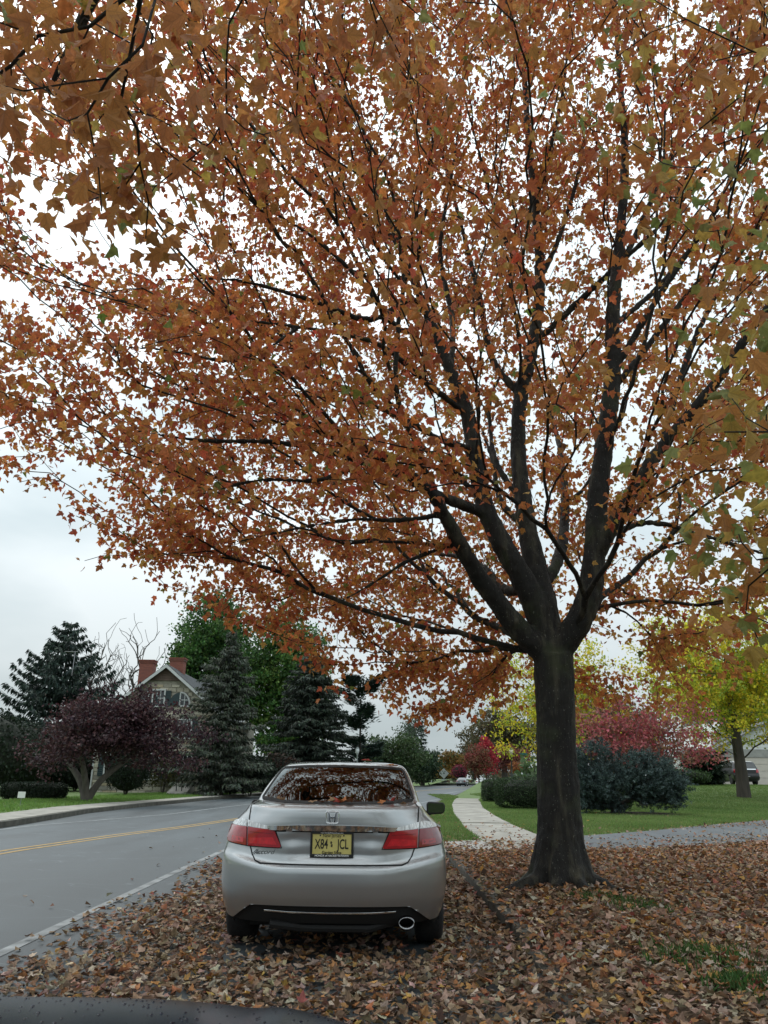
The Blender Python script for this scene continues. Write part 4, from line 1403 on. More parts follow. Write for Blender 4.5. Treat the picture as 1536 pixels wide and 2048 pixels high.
def wheel(parent, c, r, wd, side, rimmat='alloy', spokes=10):
    e = bpy.data.objects.new('wheel', None); e.location = c; link(e, parent)
    prof = [(r * 0.64, -wd / 2 + 0.01), (r * 0.9, -wd / 2), (r * 0.97, -wd * 0.42), (r, -wd * 0.3), (r, wd * 0.3), (r * 0.97, wd * 0.42), (r * 0.9, wd / 2), (r * 0.64, wd / 2 - 0.01)]
    mb = MB()
    mb.lathe(prof, 36)
    M = Matrix.Rotation(R(90), 4, 'Y')
    o = mb.build('tyre', MATS['rubber'], e, smooth=True); o.data.transform(M)
    m2 = MB()
    m2.lathe([(r * 0.66, -wd * 0.45), (r * 0.6, -wd * 0.35), (r * 0.6, wd * 0.35), (r * 0.66, wd * 0.45)], 30)
    for k in range(spokes):
        a = k * 2 * math.pi / spokes
        Mx = Matrix.Rotation(a, 4, 'Z')
        m2.box(0.03, r * 0.62, -0.018, 0.018, side * wd * 0.40 - 0.01, side * wd * 0.40 + 0.01, M=Mx)
    m2.lathe([(0.06, side * wd * 0.3), (0.055, side * wd * 0.43)], 16)
    o = m2.build('rim', MATS[rimmat], e); o.data.transform(M)
    return e

# ---- the silver sedan
CARL = Vector((-0.365, 6.35, 0.0))
sedan = empty('sedan', CARL, R(-0.2))
tag(sedan, 'silver four-door sedan parked at the kerb beside the big maple', 'car')
def plate_recess(x, z):
    x = np.abs(x)
    hw = np.interp(z, [0.69, 0.74, 0.93], [0.24, 0.28, 0.385])
    return 0.028 * sstep(0.0, 0.045, hw - x) * sstep(0.70, 0.745, z) * sstep(0.945, 0.925, z)
SB = CarBody(
    rear=[(.15, .30), (.22, .14), (.30, .07), (.36, .035), (.45, .01), (.55, .0), (.635, .0), (.662, .008), (.68, .035), (.70, .052), (.75, .062), (.85, .058), (.93, .05), (.97, .046), (1.03, .046), (1.065, .05), (1.085, .062), (1.094, .085), (1.10, .14), (1.108, .24), (1.115, .36), (1.122, .46), (1.135, .51), (1.2, .68), (1.3, .98), (1.38, 1.26), (1.42, 1.44), (1.44, 1.58), (1.455, 1.78), (1.463, 2.0), (1.467, 2.3)],
    width=[(.15, .78), (.22, .83), (.3, .87), (.42, .902), (.55, .918), (.66, .918), (.75, .912), (.85, .897), (.92, .872), (.97, .838), (1.0, .808), (1.04, .765), (1.08, .732), (1.115, .712), (1.15, .70), (1.25, .672), (1.35, .635), (1.40, .61), (1.43, .58), (1.45, .53), (1.46, .47), (1.467, .38)],
    front=[(.15, 4.6), (.3, 4.8), (.5, 4.86), (.68, 4.82), (.78, 4.7), (.86, 4.4), (.92, 4.05), (.97, 3.75), (1.02, 3.6), (1.1, 3.42), (1.25, 3.1), (1.38, 2.8), (1.44, 2.6), (1.467, 2.5)],
    shelf=0.075, recess=plate_recess)
zs = np.concatenate([np.linspace(.2, .62, 15), np.linspace(.64, .78, 15), np.linspace(.8, 1.06, 18), [1.075, 1.085, 1.09, 1.094, 1.097, 1.1, 1.104, 1.108, 1.1115, 1.115, 1.1185, 1.122, 1.128, 1.135], np.linspace(1.16, 1.42, 14), [1.43, 1.44, 1.448, 1.455, 1.46, 1.464, 1.467]])
V, F, m_ = SB.shell(zs)
def lower_edge(x): return np.interp(np.abs(x), [0, .60, .68, .76, 2], [.405, .405, .35, .285, .26])
low = (V[:, 1] < 0.62) & (V[:, 2] < lower_edge(V[:, 0]))
V[low, 2] = lower_edge(V[low, 0]) - (0.405 - V[low, 2]) * 0.002
V[low, 1] = np.maximum(SB.rear(V[low, 0], V[low, 2]), 0)
RWY, RWX, RWR = 1.06, 0.79, 0.325
FWY = RWY + 2.775
cen = V[F].mean(1)
def in_arch(c, yc, rr=0.375): return (np.hypot(c[:, 1] - yc, c[:, 2] - RWR) < rr) & (np.abs(c[:, 0]) > 0.55)
xcen, zcen = cen[:, 0], cen[:, 2]
drop = in_arch(cen, RWY) | in_arch(cen, FWY)
# openings: rear window and side windows are cut out of the shell
def in_poly(x, y, poly):
    poly = np.array(poly); ins = np.zeros(len(x), bool); j = len(poly) - 1
    for i in range(len(poly)):
        xi, yi = poly[i]; xj, yj = poly[j]
        c = ((yi > y) != (yj > y)) & (x < (xj - xi) * (y - yi) / (yj - yi + 1e-12) + xi)
        ins ^= c; j = i
    return ins
RW_P = [(-.635, 1.135), (-.4, 1.123), (0, 1.119), (.4, 1.123), (.635, 1.135), (.645, 1.15), (.585, 1.37), (.56, 1.395), (.35, 1.408), (0, 1.413), (-.35, 1.408), (-.56, 1.395), (-.585, 1.37), (-.645, 1.15)]
inner = [(x * 0.96, 1.27 + (z - 1.27) * 0.93) for x, z in RW_P]
drop |= (cen[:, 1] < 1.9) & in_poly(cen[:, 0], cen[:, 2], inner)
SWP = [(0.98, 1.06), (1.06, 1.13), (1.62, 1.37), (1.75, 1.385), (2.4, 1.385), (2.62, 1.36), (3.1, 1.10), (3.14, 1.03), (1.2, 1.02)]
drop |= (np.abs(cen[:, 0]) > 0.45) & in_poly(cen[:, 1], cen[:, 2], [(2.0 + (y - 2.0) * 0.95, 1.2 + (z - 1.2) * 0.9) for y, z in SWP])
F2 = F[~drop]
topr = np.arange(len(V) - m_, len(V))
me = np_mesh('body', V, [F2, np.array([topr])], smooth=True)
body = obj_me('body', me, MATS['silver_paint'], sedan)
rmap = rear_map(SB)
cut_panel(RW_P, rmap, 'rear_window', 'rear_glass', sedan, off=0.002, grid=0.05)
for x0, x1 in ((-1, 1),):
    ribbon(RW_P + [RW_P[0]], 0.022, rmap, 'window_seal', 'gap', sedan, off=0.003)
for sg in (-1, 1):
    sm_ = side_map(SB, sg)
    cut_panel(SWP, sm_, 'side_window', 'side_glass', sedan, off=0.001, grid=0.06)
    ribbon([(0.95, 1.03), (3.1, 1.005)], 0.02, sm_, 'window_trim', 'chrome', sedan, off=0.006)
    ribbon([(2.22, 0.32), (2.24, 0.7), (2.2, 1.02)], 0.008, sm_, 'door_seam', 'gap', sedan, off=0.001)
    ribbon([(1.5, 0.6), (1.3, 0.85), (1.15, 1.0)], 0.008, sm_, 'door_seam', 'gap', sedan, off=0.001)
    ribbon([(0.12, 1.448), (1.9, 1.448)], 0.016, lambda a, b, sg=sg: (np.stack([sg * (0.545 + 0 * a), 1.64 + a, 1.4515 + 0.012 * np.sin(np.clip(a, 0, 1.9) / 1.9 * math.pi / 2)], 1), np.repeat([[0, 0, 1.0]], len(a), 0)), 'roof_moulding', 'black_plastic', sedan, off=0.001)
    for yh in (2.45, 1.5):
        mbh = MB(); xx = float(SB.side(yh, 0.88))
        mbh.tube([(sg * (xx + 0.0), yh - 0.1, 0.89), (sg * (xx + 0.035), yh - 0.07, 0.89), (sg * (xx + 0.035), yh + 0.07, 0.89), (sg * xx, yh + 0.1, 0.89)], 0.014, 8)
        mbh.build('door_handle', MATS['silver_paint'], sedan, smooth=True)
# trunk lid outline seam
def lid_seam(sg):
    return [(sg * .655, 1.117), (sg * .678, 1.09), (sg * .672, 1.04), (sg * .665, .98), (sg * .66, .93), (sg * .652, .86), (sg * .64, .81), (sg * .615, .745), (sg * .585, .705), (sg * .54, .688)]
ribbon(lid_seam(-1) + [(-.3, .684), (0, .683), (.3, .684)] + lid_seam(1)[::-1], 0.009, rmap, 'boot_lid_seam', 'gap', sedan, off=0.0025, step=0.015)
# lamps
def lamp(poly, name, m, sg, off=0.012):
    return cut_panel([(sg * x, z) for x, z in poly], rmap, name, m, sedan, off=off, thick=0.025, grid=0.04)
for sg in (-1, 1):
    lamp([(.652, .806), (.40, .800), (.388, .808), (.445, .918), (.455, .925), (.66, .938)], 'tail_lamp_red', 'red_lens', sg)
    cut_panel([(sg * x, z) for x, z in [(.64, .822), (.42, .818), (.455, .872), (.64, .862)]], rmap, 'lamp_reflector', 'bright_red', sedan, off=.0135, grid=.05)
    cut_panel([(sg * x, z) for x, z in [(.69, .826), (.80, .836), (.80, .866), (.69, .862)]], rmap, 'lamp_reflector', 'bright_red' if sg < 0 else 'red_lens', sedan, off=.0135, grid=.05)
    ribbon([(sg * x, z) for x, z in [(.645, .905), (.455, .898)]], .004, rmap, 'lamp_rib', 'deep_red_lens', sedan, off=.0138)
    lamp([(.662, .941), (.50, .929), (.49, .936), (.50, .952), (.668, .985)], 'tail_lamp_clear', 'clear_lens', sg)
    lamp([(.668, .808), (.675, .938), (.835, .94), (.845, .93), (.857, .835), (.848, .823)], 'tail_lamp_red', 'red_lens' if sg < 0 else 'deep_red_lens', sg)
    lamp([(.677, .942), (.682, .988), (.72, .988), (.79, .975), (.815, .962), (.825, .943)], 'tail_lamp_clear', 'clear_lens', sg)
    ribbon([(sg * x, z) for x, z in [(.662, .802), (.385, .796), (.44, .922), (.46, .93)]], 0.008, rmap, 'lamp_seal', 'gap', sedan, off=0.003)
    ribbon([(sg * x, z) for x, z in [(.66, .803), (.85, .818), (.862, .832)]], 0.008, rmap, 'lamp_seal', 'gap', sedan, off=0.003)
# chrome bar above the plate
bp = [(-.50, .952), (-.25, .963), (0, .967), (.25, .963), (.50, .952), (.475, .924), (.25, .922), (0, .922), (-.25, .922), (-.475, .924)]
cut_panel(bp, rmap, 'chrome_bar', 'chrome', sedan, off=0.022, thick=0.05, grid=0.05)
ribbon([(-.475, .918), (0, .915), (.475, .918)], 0.012, rmap, 'chrome_bar_shade', 'gap', sedan, off=0.004)  # black strip painting in the shade below the chrome bar
# lower valance, chrome strip and exhaust
val = [(-.60, .402), (.60, .402), (.69, .35), (.765, .29), (.70, .275), (-.70, .275), (-.765, .29), (-.69, .35)]
cut_panel(val, lambda a, b: (np.stack([a, SB.rear(a, b) + 0.03, b], 1), rmap(a, b)[1]), 'valance', 'gap', sedan, off=0.0, grid=0.06)
ribbon([(-.50, .352), (-.3, .343), (0, .339), (.3, .343), (.50, .352)], 0.012, rmap, 'chrome_strip', 'chrome', sedan, off=-0.022, lift=0.006)
mbx = MB()
ex = Vector((0.575, 0.05, 0.295))
ring_o, ring_i, ring_b = [], [], []
for k in range(28):
    a = 2 * math.pi * k / 28
    ring_o.append((ex.x + .06 * math.cos(a), ex.y, ex.z + .042 * math.sin(a)))
    ring_i.append((ex.x + .054 * math.cos(a), ex.y - .004, ex.z + .036 * math.sin(a)))
    ring_b.append((ex.x + .06 * math.cos(a), ex.y + .25, ex.z + .042 * math.sin(a)))
ring_d = [(p[0], p[1] + 0.2, p[2]) for p in ring_i]
vs = ring_o + ring_i + ring_b + ring_d
fcs = []
for k in range(28):
    k2 = (k + 1) % 28
    fcs += [[k, k2, 28 + k2, 28 + k], [56 + k, 56 + k2, k2, k], [28 + k, 28 + k2, 84 + k2, 84 + k]]
mbx.add(vs, fcs)
exo = mbx.build('exhaust_tip', MATS['dark_chrome'], sedan, smooth=True)
mbx = MB(); mbx.add(ring_d, [list(range(28))]); mbx.build('exhaust_bore', MATS['gap'], exo)
# number plate
Yp = float(SB.rear(0.0, 0.83)) - 0.006
plate = bpy.data.objects.new('number_plate', None); plate.location = (0, Yp, 0.828); plate.rotation_euler = (R(3), 0, 0); link(plate, sedan)
mb = MB(); mb.box(-.152, .152, -0.006, 0.004, -.076, .076); mb.build('plate', MATS['plate_yellow'], plate, bevel=0.004)
mb = MB()
mb.box(-.166, .166, -0.012, 0.006, .072, .090); mb.box(-.166, .166, -0.012, 0.006, -.092, -.070)
mb.box(-.166, -.150, -0.0119, 0.006, -.071, .073); mb.box(.150, .166, -0.0119, 0.006, -.071, .073)
mb.build('plate_frame', MATS['plate_black'], plate, bevel=0.003)
TM = Matrix.Rotation(R(90), 4, 'X')
def ptxt(s, size, m, x, z, y=-0.0075, sx=1.0, bold=0.0, shear=0.0):
    return text_mesh(s, size, m, plate, 'lettering', Matrix.Translation((x, y, z)) @ TM, sx=sx, bold=bold, shear=shear, extr=0.0006)
ptxt('X84', 0.098, 'plate_black', -.080, -.002, sx=0.60, bold=0.0012)
ptxt('JCL', 0.098, 'plate_black', .085, -.002, sx=0.60, bold=0.0012)
ptxt('New Jersey', 0.036, 'plate_black', 0, .060, sx=0.85)
ptxt('Garden State', 0.031, 'plate_black', 0, -.060, sx=0.9, bold=0.0004)
ptxt('HONDA of HACKETTSTOWN', 0.020, 'plate_white', 0, -.0815, y=-0.0135, sx=0.98, bold=0.0004, shear=0.2)
ptxt('www.hondaofhackettstown.com', 0.014, 'plate_white', 0, .081, y=-0.0135, sx=0.95)
mb = MB()
mb.prism([(-.012, .018), (-.004, .022), (.002, .012), (-.003, .004), (.006, -.002), (.004, -.016), (-.004, -.022), (-.010, -.012), (-.002, -.004), (-.010, .004)], 'y', -0.0085, -0.006)
mb.build('state_emblem', MATS['plate_black'], plate)
for sx_ in (-.09, .09):
    mb = MB(); mb.lathe([(.006, 0), (.006, .003)], 10); o = mb.build('screw', MATS['dark_chrome'], plate); o.data.transform(Matrix.Translation((sx_, -0.006, .062)) @ TM)
# emblem on the boot lid: letter H in a rounded frame
Yb = float(SB.rear(0.0, 1.02)) - 0.004
emb = bpy.data.objects.new('emblem', None); emb.location = (0, Yb, 1.022); link(emb, sedan)
mb = MB()
fr = [(-.050, .041), (.050, .041), (.046, -.041), (-.046, -.041)]
q = []
for k, (cx, cz) in enumerate([(.036, .028), (-.036, .028), (-.031, -.028), (.031, -.028)]):
    for j in range(6):
        a = R(90 * k + 90 * j / 5)
        q.append((cx + .014 * math.cos(a), 0, cz + .014 * math.sin(a)))
mb.tube(q + [q[0], q[1]], 0.0042, 8)
mb.build('emblem_frame', MATS['chrome'], emb, smooth=True)
mb = MB()
mb.prism([(-.036, .036), (-.020, .036), (-.013, .006), (.013, .006), (.020, .036), (.036, .036), (.022, -.036), (.008, -.036), (.011, -.010), (-.011, -.010), (-.008, -.036), (-.022, -.036)], 'y', -.007, .004)
mb.build('emblem_letter', MATS['chrome'], emb, bevel=0.002)
xb = -.53
Mt = Matrix.Translation((xb, float(SB.rear(xb, .765)) - 0.004, .765)) @ Matrix.Rotation(R(-9.5), 4, 'Z') @ TM
text_mesh('Accord', 0.048, 'dark_chrome', sedan, 'model_lettering', Mt, shear=0.45, extr=0.002, sx=1.2, bold=0.0008)
# underbody, bumper backing, tyres
mb = MB(); mb.box(-.66, .66, .5, 4.5, .2, .32); mb.box(-.62, .62, .35, 4.4, .32, .62); mb.build('underbody', MATS['gap'], sedan)
mb = MB(); mb.tube([(-.45, .12, .27), (-.2, .16, .24), (.3, .16, .24), (.5, .2, .29)], .03, 8); mb.build('silencer', MATS['gap'], sedan)
for yw in (RWY, FWY):
    for sg in (-1, 1):
        wheel(sedan, (sg * RWX, yw, RWR), RWR, .225, sg)
        mb = MB()
        pts = [(sg * (float(SB.side(yw + .38 * math.cos(a), max(.25, RWR + .38 * math.sin(a)))) - .012), yw + .378 * math.cos(a), RWR + .378 * math.sin(a)) for a in np.linspace(R(-8), R(188), 24)]
        mb.tube(pts, .014, 6); mb.build('arch_lip', MATS['silver_paint'], sedan, smooth=True)
        mb = MB(); 
        prof = [(yw + .385 * math.cos(a), RWR + .385 * math.sin(a)) for a in np.linspace(R(-15), R(195), 20)]
        vs = [(sg * .6, a, b) for a, b in prof] + [(sg * .86, a, b) for a, b in prof]
        mb.add(vs, [[k, k + 1, 21 + k, 20 + k] for k in range(19)]); mb.build('wheel_well', MATS['gap'], sedan)
# side mirrors
for sg in (-1, 1):
    mr_ = bpy.data.objects.new('side_mirror', None); mr_.location = (sg * .985, 2.93, 1.0); link(mr_, sedan)
    mb = MB()
    mb.prism([(-.10, -.055), (-.085, -.072), (.075, -.06), (.10, -.03), (.105, .03), (.085, .058), (-.085, .065), (-.105, .04)], 'y', -.02, .07)
    h = mb.build('mirror_shell', MATS['black_plastic'], mr_, bevel=0.015)
    mb = MB(); mb.prism([(-.088, -.05), (.07, -.045), (.088, -.02), (.09, .028), (.075, .045), (-.078, .052), (-.09, .03)], 'y', -.024, -.021)
    mb.build('mirror_glass', MATS['mirror_glass'], mr_)
    mb = MB(); mb.tube([(-sg * .2, .02, -.06), (-sg * .05, .03, -.05)], .025, 8); mb.build('mirror_arm', MATS['black_plastic'], mr_)
# interior
mb = MB()
mb.box(-.6, .6, .52, 1.0, 1.02, 1.09); mb.build('parcel_shelf', MATS['seat_cloth'], sedan)
mb = MB(); mb.box(-.62, .62, 1.0, 1.16, .6, 1.1); mb.build('rear_seat', MATS['seat_cloth'], sedan, bevel=0.04)
for xh in (-.38, .38):
    mb = MB(); mb.box(xh - .13, xh + .13, 1.0, 1.1, 1.09, 1.2); mb.build('head_rest', MATS['seat_cloth'], sedan, bevel=0.03)
    mb = MB(); mb.box(xh - .25, xh + .25, 2.0, 2.15, .55, 1.15); mb.box(xh - .13, xh + .13, 2.02, 2.12, 1.17, 1.33); mb.build('front_seat', MATS['seat_cloth'], sedan, bevel=0.04)
mb = MB(); mb.box(.19, .36, .80, .86, 1.09, 1.2); mb.build('shelf_box', MATS['seat_paper'], sedan, bevel=0.01)
mb = MB(); mb.box(.54, .66, 1.9, 1.96, 1.2, 1.34); mb.build('sun_blind', MATS['seat_paper'], sedan, bevel=0.01)
# aerial fin on the roof
# leaves lying on the car
car_leaves = [(-.43, 'deck', 'tan'), (-.17, 'deck', 'tan'), (-.09, 'deck', 'brown'), (.0, 'deck', 'tan'), (.045, 'deck', 'red'), (.075, 'deck', 'orange'), (.12, 'deck', 'brown'), (.41, 'deck', 'orange'), (.45, 'deck', 'red'), (.56, 'deck', 'tan')]
lc = {'tan': (0.34, 0.2, 0.11), 'brown': (0.2, 0.09, 0.05), 'red': (0.42, 0.07, 0.05), 'orange': (0.45, 0.16, 0.05)}
where = {('tan', 0): 'tan maple leaf on the boot lid near its street-side corner', ('tan', 1): 'tan maple leaf on the boot lid left of the badge', ('brown', 2): 'brown maple leaf on the boot lid beside a tan one, left of the badge',
         ('tan', 3): 'tan maple leaf at the foot of the rear window above the badge', ('red', 4): 'red maple leaf in the cluster above the badge on the boot lid', ('orange', 5): 'orange maple leaf in the cluster above the badge on the boot lid',
         ('brown', 6): 'brown maple leaf at the kerb-side end of the cluster on the boot lid', ('orange', 7): 'orange maple leaf touching a bright red one on the boot lid', ('red', 8): 'bright red maple leaf on the boot lid near its kerb-side corner', ('tan', 9): 'tan maple leaf wedged under the kerb-side end of the rear window'}
for k, (lx, _, cn) in enumerate(car_leaves):
    m_ = leaf_mat(f'car_leaf_{k}', 0.2, 0.6, attr=False, color=lc[cn])
    T, Fq = LT[k % 5]
    me = bpy.data.meshes.new('fallen_leaf'); me.from_pydata([tuple(v) for v in T], [], Fq); me.materials.append(m_)
    o = bpy.data.objects.new('fallen_leaf', me)
    ly = float(SB.rear(lx, 1.116)) - 0.03
    o.location = CARL + Vector((lx, ly, 1.135)); o.rotation_euler = (R(random.uniform(-25, 35)), R(random.uniform(-20, 20)), random.uniform(0, 6.28)); s_ = random.uniform(.075, .1); o.scale = (s_,) * 3
    link(o); tag(o, where[(cn, k)], 'leaf', 'leaves on the silver sedan')
for lx, ly, lz, lab, c in [(.27, 1.95, 1.478, 'reddish maple leaf lying on the roof of the silver sedan', 'red'), (.53, 1.45, 1.425, 'orange maple leaf stuck beside the top corner of the rear window', 'orange')]:
    m_ = leaf_mat('roof_leaf_' + c, 0.2, 0.6, attr=False, color=lc[c])
    T, Fq = LT[2]; me = bpy.data.meshes.new('fallen_leaf'); me.from_pydata([tuple(v) for v in T], [], Fq); me.materials.append(m_)
    o = bpy.data.objects.new('fallen_leaf', me); o.location = CARL + Vector((lx, ly, lz)); o.rotation_euler = (0.15, 0.1, 1.2 + lx); o.scale = (.11,) * 3
    link(o); tag(o, lab, 'leaf', 'leaves on the silver sedan')

# ---- a generic car far away, built on the same kind of shell
def far_car(name, label, loc, rz, spec, paint, roofpaint=None, group=None):
    root = empty(name, loc, rz)
    tag(root, label, 'car', group)
    cb = CarBody(**spec['shell'])
    V, F, m_ = cb.shell(np.array(spec['zs']), 31, 12, 15)
    cen = V[F].mean(1)
    r_ = spec['wr']
    dr_ = np.zeros(len(F), bool)
    for yw in spec['wy']:
        dr_ |= (np.hypot(cen[:, 1] - yw, cen[:, 2] - r_) < r_ + .05) & (np.abs(cen[:, 0]) > .5)
    topr = np.arange(len(V) - m_, len(V))
    split = spec.get('roof_z')
    if split:
        hi = cen[:, 2] > split
        obj_me('roof', np_mesh('roof', V, [F[hi], np.array([topr])], smooth=True), MATS[roofpaint or paint], root)
        obj_me('body', np_mesh('body', V, [F[~hi & ~dr_]], smooth=True), MATS[paint], root)
    else:
        obj_me('body', np_mesh('body', V, [F[~dr_], np.array([topr])], smooth=True), MATS[paint], root)
    rm_ = rear_map(cb)
    cut_panel(spec['rear_window'], rm_, 'rear_window', 'dark_window', root, off=.01, grid=.1)
    for sg in (-1, 1):
        for poly in spec['side_windows']:
            cut_panel(poly, side_map(cb, sg), 'side_window', 'dark_window', root, off=.01, grid=.15)
        cut_panel([(sg * a, b) for a, b in spec['lamp']], rm_, 'tail_lamp', 'red_lens', root, off=.015, thick=.02, grid=.08)
        mb = MB(); w_ = float(cb.W(1.0)); mb.box(sg * (w_ + .02), sg * (w_ + .2), spec['mirror'] - .05, spec['mirror'] + .05, spec.get('mz', 1.0), spec.get('mz', 1.0) + .16)
        mb.build('side_mirror', MATS['black_plastic'], root, bevel=.02)
        for yw in spec['wy']: wheel(root, (sg * (w_ - .13), yw, r_), r_, .23, sg, spokes=6)
    cut_panel([(-.16, spec['pz']), (.16, spec['pz']), (.16, spec['pz'] + .15), (-.16, spec['pz'] + .15)], rm_, 'number_plate', 'plate_white', root, off=.014, thick=.01, grid=.2)
    cut_panel(spec['bumper'], rm_, 'bumper', 'black_plastic', root, off=.03, thick=.05, grid=.1)
    mb = MB(); mb.box(-.6, .6, .3, spec['len'] - .3, .25, .5); mb.build('underbody', MATS['gap'], root)
    return root, cb
mat('dark_window', (0.012, 0.014, 0.015), 0.08, 0.0, 4, coat=1.0)
suv_spec = dict(
    shell=dict(rear=[(.3, .2), (.4, .05), (.6, .0), (.75, .02), (.8, .08), (1.1, .09), (1.2, .12), (1.6, .32), (1.72, .45), (1.77, .8), (1.79, 1.4)],
               width=[(.3, .85), (.45, .95), (.8, .99), (1.1, .97), (1.2, .93), (1.65, .78), (1.75, .70), (1.79, .5)],
               front=[(.3, 4.8), (.5, 5.0), (.85, 4.95), (1.05, 4.6), (1.12, 3.9), (1.2, 3.7), (1.6, 3.0), (1.75, 2.7), (1.79, 2.4)], n=4.0, Br=((0, .5), (2, .4)), Bf=.7),
    zs=[.3, .4, .5, .6, .7, .76, .82, .95, 1.1, 1.16, 1.2, 1.3, 1.4, 1.5, 1.6, 1.66, 1.71, 1.75, 1.78, 1.79], wr=.37, wy=(1.0, 3.9), roof_z=1.69,
    rear_window=[(-.72, 1.24), (.72, 1.24), (.66, 1.6), (-.66, 1.6)],
    side_windows=[[(.5, 1.25), (1.3, 1.25), (1.3, 1.6), (.75, 1.6)], [(1.38, 1.25), (2.35, 1.25), (2.35, 1.61), (1.38, 1.61)], [(2.42, 1.25), (3.35, 1.25), (2.95, 1.58), (2.42, 1.61)]],
    lamp=[(.68, .92), (.93, .92), (.93, 1.16), (.72, 1.16)], mirror=3.3, pz=.5, bumper=[(-.9, .36), (.9, .36), (.92, .62), (-.92, .62)], len=5.0, mz=1.15)
suv_p = at(1499, 1575, 62.0)
suv, scb = far_car('suv', 'black SUV with a pale roof parked before the garage', (suv_p.x, 62.0, float(hz(suv_p.x, 62.0))), R(-4), suv_spec, 'black_paint', 'white_paint')
rm_ = rear_map(scb)
cut_panel([(-.7, 1.13), (.7, 1.13), (.7, 1.2), (-.7, 1.2)], rm_, 'trim_strip', 'chrome', suv, off=.015, thick=.02, grid=.2)
cut_panel([(-.7, .86), (-.2, .86), (-.2, .93), (-.7, .93)], rm_, 'badge', 'chrome', suv, off=.015, thick=.01, grid=.2)
sed_spec = dict(
    shell=dict(rear=[(.25, .2), (.4, .03), (.6, .0), (.7, .05), (.95, .05), (1.05, .12), (1.08, .45), (1.35, 1.2), (1.43, 1.6), (1.46, 2.1)],
               width=[(.25, .8), (.45, .9), (.8, .9), (1.0, .8), (1.1, .72), (1.35, .64), (1.43, .56), (1.46, .4)],
               front=[(.25, 4.5), (.5, 4.7), (.75, 4.6), (.95, 3.6), (1.1, 3.3), (1.35, 2.8), (1.46, 2.4)], n=3.2, Bf=.7),
    zs=[.25, .35, .45, .55, .65, .7, .8, .9, .98, 1.03, 1.06, 1.08, 1.12, 1.2, 1.3, 1.36, 1.4, 1.43, 1.45, 1.46], wr=.32, wy=(1.0, 3.7),
    rear_window=[(-.62, 1.12), (.62, 1.12), (.55, 1.37), (-.55, 1.37)],
    side_windows=[[(1.1, 1.08), (2.1, 1.08), (2.1, 1.36), (1.6, 1.36)], [(2.18, 1.08), (3.05, 1.08), (2.6, 1.34), (2.18, 1.36)]],
    lamp=[(.5, .78), (.82, .78), (.8, .92), (.55, .92)], mirror=2.9, pz=.62, bumper=[(-.7, .28), (.7, .28), (.75, .38), (-.75, .38)], len=4.7)
p = gp(961, 1573.5)
far_car('sedan', 'distant white car driving away along the road past the red trees', (p.x, p.y, 0), R(-14), sed_spec, 'white_paint')
p = gp(940, 1573)
far_car('sedan', 'distant dark car on the road beside the white one', (p.x - 1.2, p.y + 4, 0), R(-14), sed_spec, 'grey_paint')

# ---- the viewer's own car: only its bonnet and front end reach into view
OC = Vector((-0.62, 2.05, -0.012))
own = empty('viewer_car', OC, 0)
tag(own, 'dark navy car bonnet beaded with rain drops, parked behind the silver sedan', 'car')
def hood_z(x, y):
    """x across from the centre, y back from the nose (0) towards the windscreen (1.3)"""
    return 0.80 + 0.235 * np.clip(y / 1.15, 0, 1.3) ** 0.55 - 0.11 * (np.abs(x) / 0.8) ** 3.2 + 0.012 * sstep(0.36, 0.44, np.abs(x)) * sstep(0.78, 0.6, np.abs(x))
gx = np.linspace(-.78, .78, 53); gy = np.linspace(0.0, 1.2, 36)
X, Yg = np.meshgrid(gx, gy)
yy = -Yg - 0.16 * (np.abs(X) / .8) ** 2.2 * (1 - Yg / 1.5)
V = np.stack([X.ravel(), yy.ravel(), hood_z(X, Yg).ravel()], 1)
i = (np.arange(35)[:, None] * 53 + np.arange(52)[None, :]).ravel()
obj_me('bonnet', np_mesh('bonnet', V, [np.stack([i, i + 53, i + 54, i + 1], 1)], smooth=True), MATS['navy_paint'], own)
for sg in (-1, 1):
    pts0 = [(sg * .785, -y_ - .15 * (1 - y_ / 1.5), float(hood_z(.79, y_)) - 0.004) for y_ in gy]
    pts1 = [(sg * .90, p[1], p[2] - .09) for p in pts0]
    pts2 = [(sg * .91, p[1], .35) for p in pts0]
    n_ = len(gy); i = np.arange(n_ - 1)
    obj_me('wing', np_mesh('wing', np.array(pts0 + pts1 + pts2), [np.concatenate([np.stack([i, i + 1, i + 1 + n_, i + n_], 1), np.stack([i + n_, i + n_ + 1, i + 1 + 2 * n_, i + 2 * n_], 1)])], smooth=True), MATS['navy_paint'], own)
    mb = MB(); mb.prism([(sg * .45, .62), (sg * .83, .64), (sg * .85, .70), (sg * .50, .735)], 'y', -.16, .0); mb.build('headlamp', MATS['clear_lens'], own, bevel=.02)
nose = [(float(x_), -0.16 * (abs(x_) / .8) ** 2.2 + .02) for x_ in gx]
V = np.array([(a, b - .02, float(hood_z(a, 0))) for a, b in nose] + [(a, b + .03, .72) for a, b in nose] + [(a, b + .05, .45) for a, b in nose] + [(a, b - .05, .25) for a, b in nose])
i = (np.arange(3)[:, None] * 53 + np.arange(52)[None, :]).ravel()
obj_me('front_bumper', np_mesh('front_bumper', V, [np.stack([i, i + 1, i + 54, i + 53], 1)], smooth=True), MATS['navy_paint'], own)
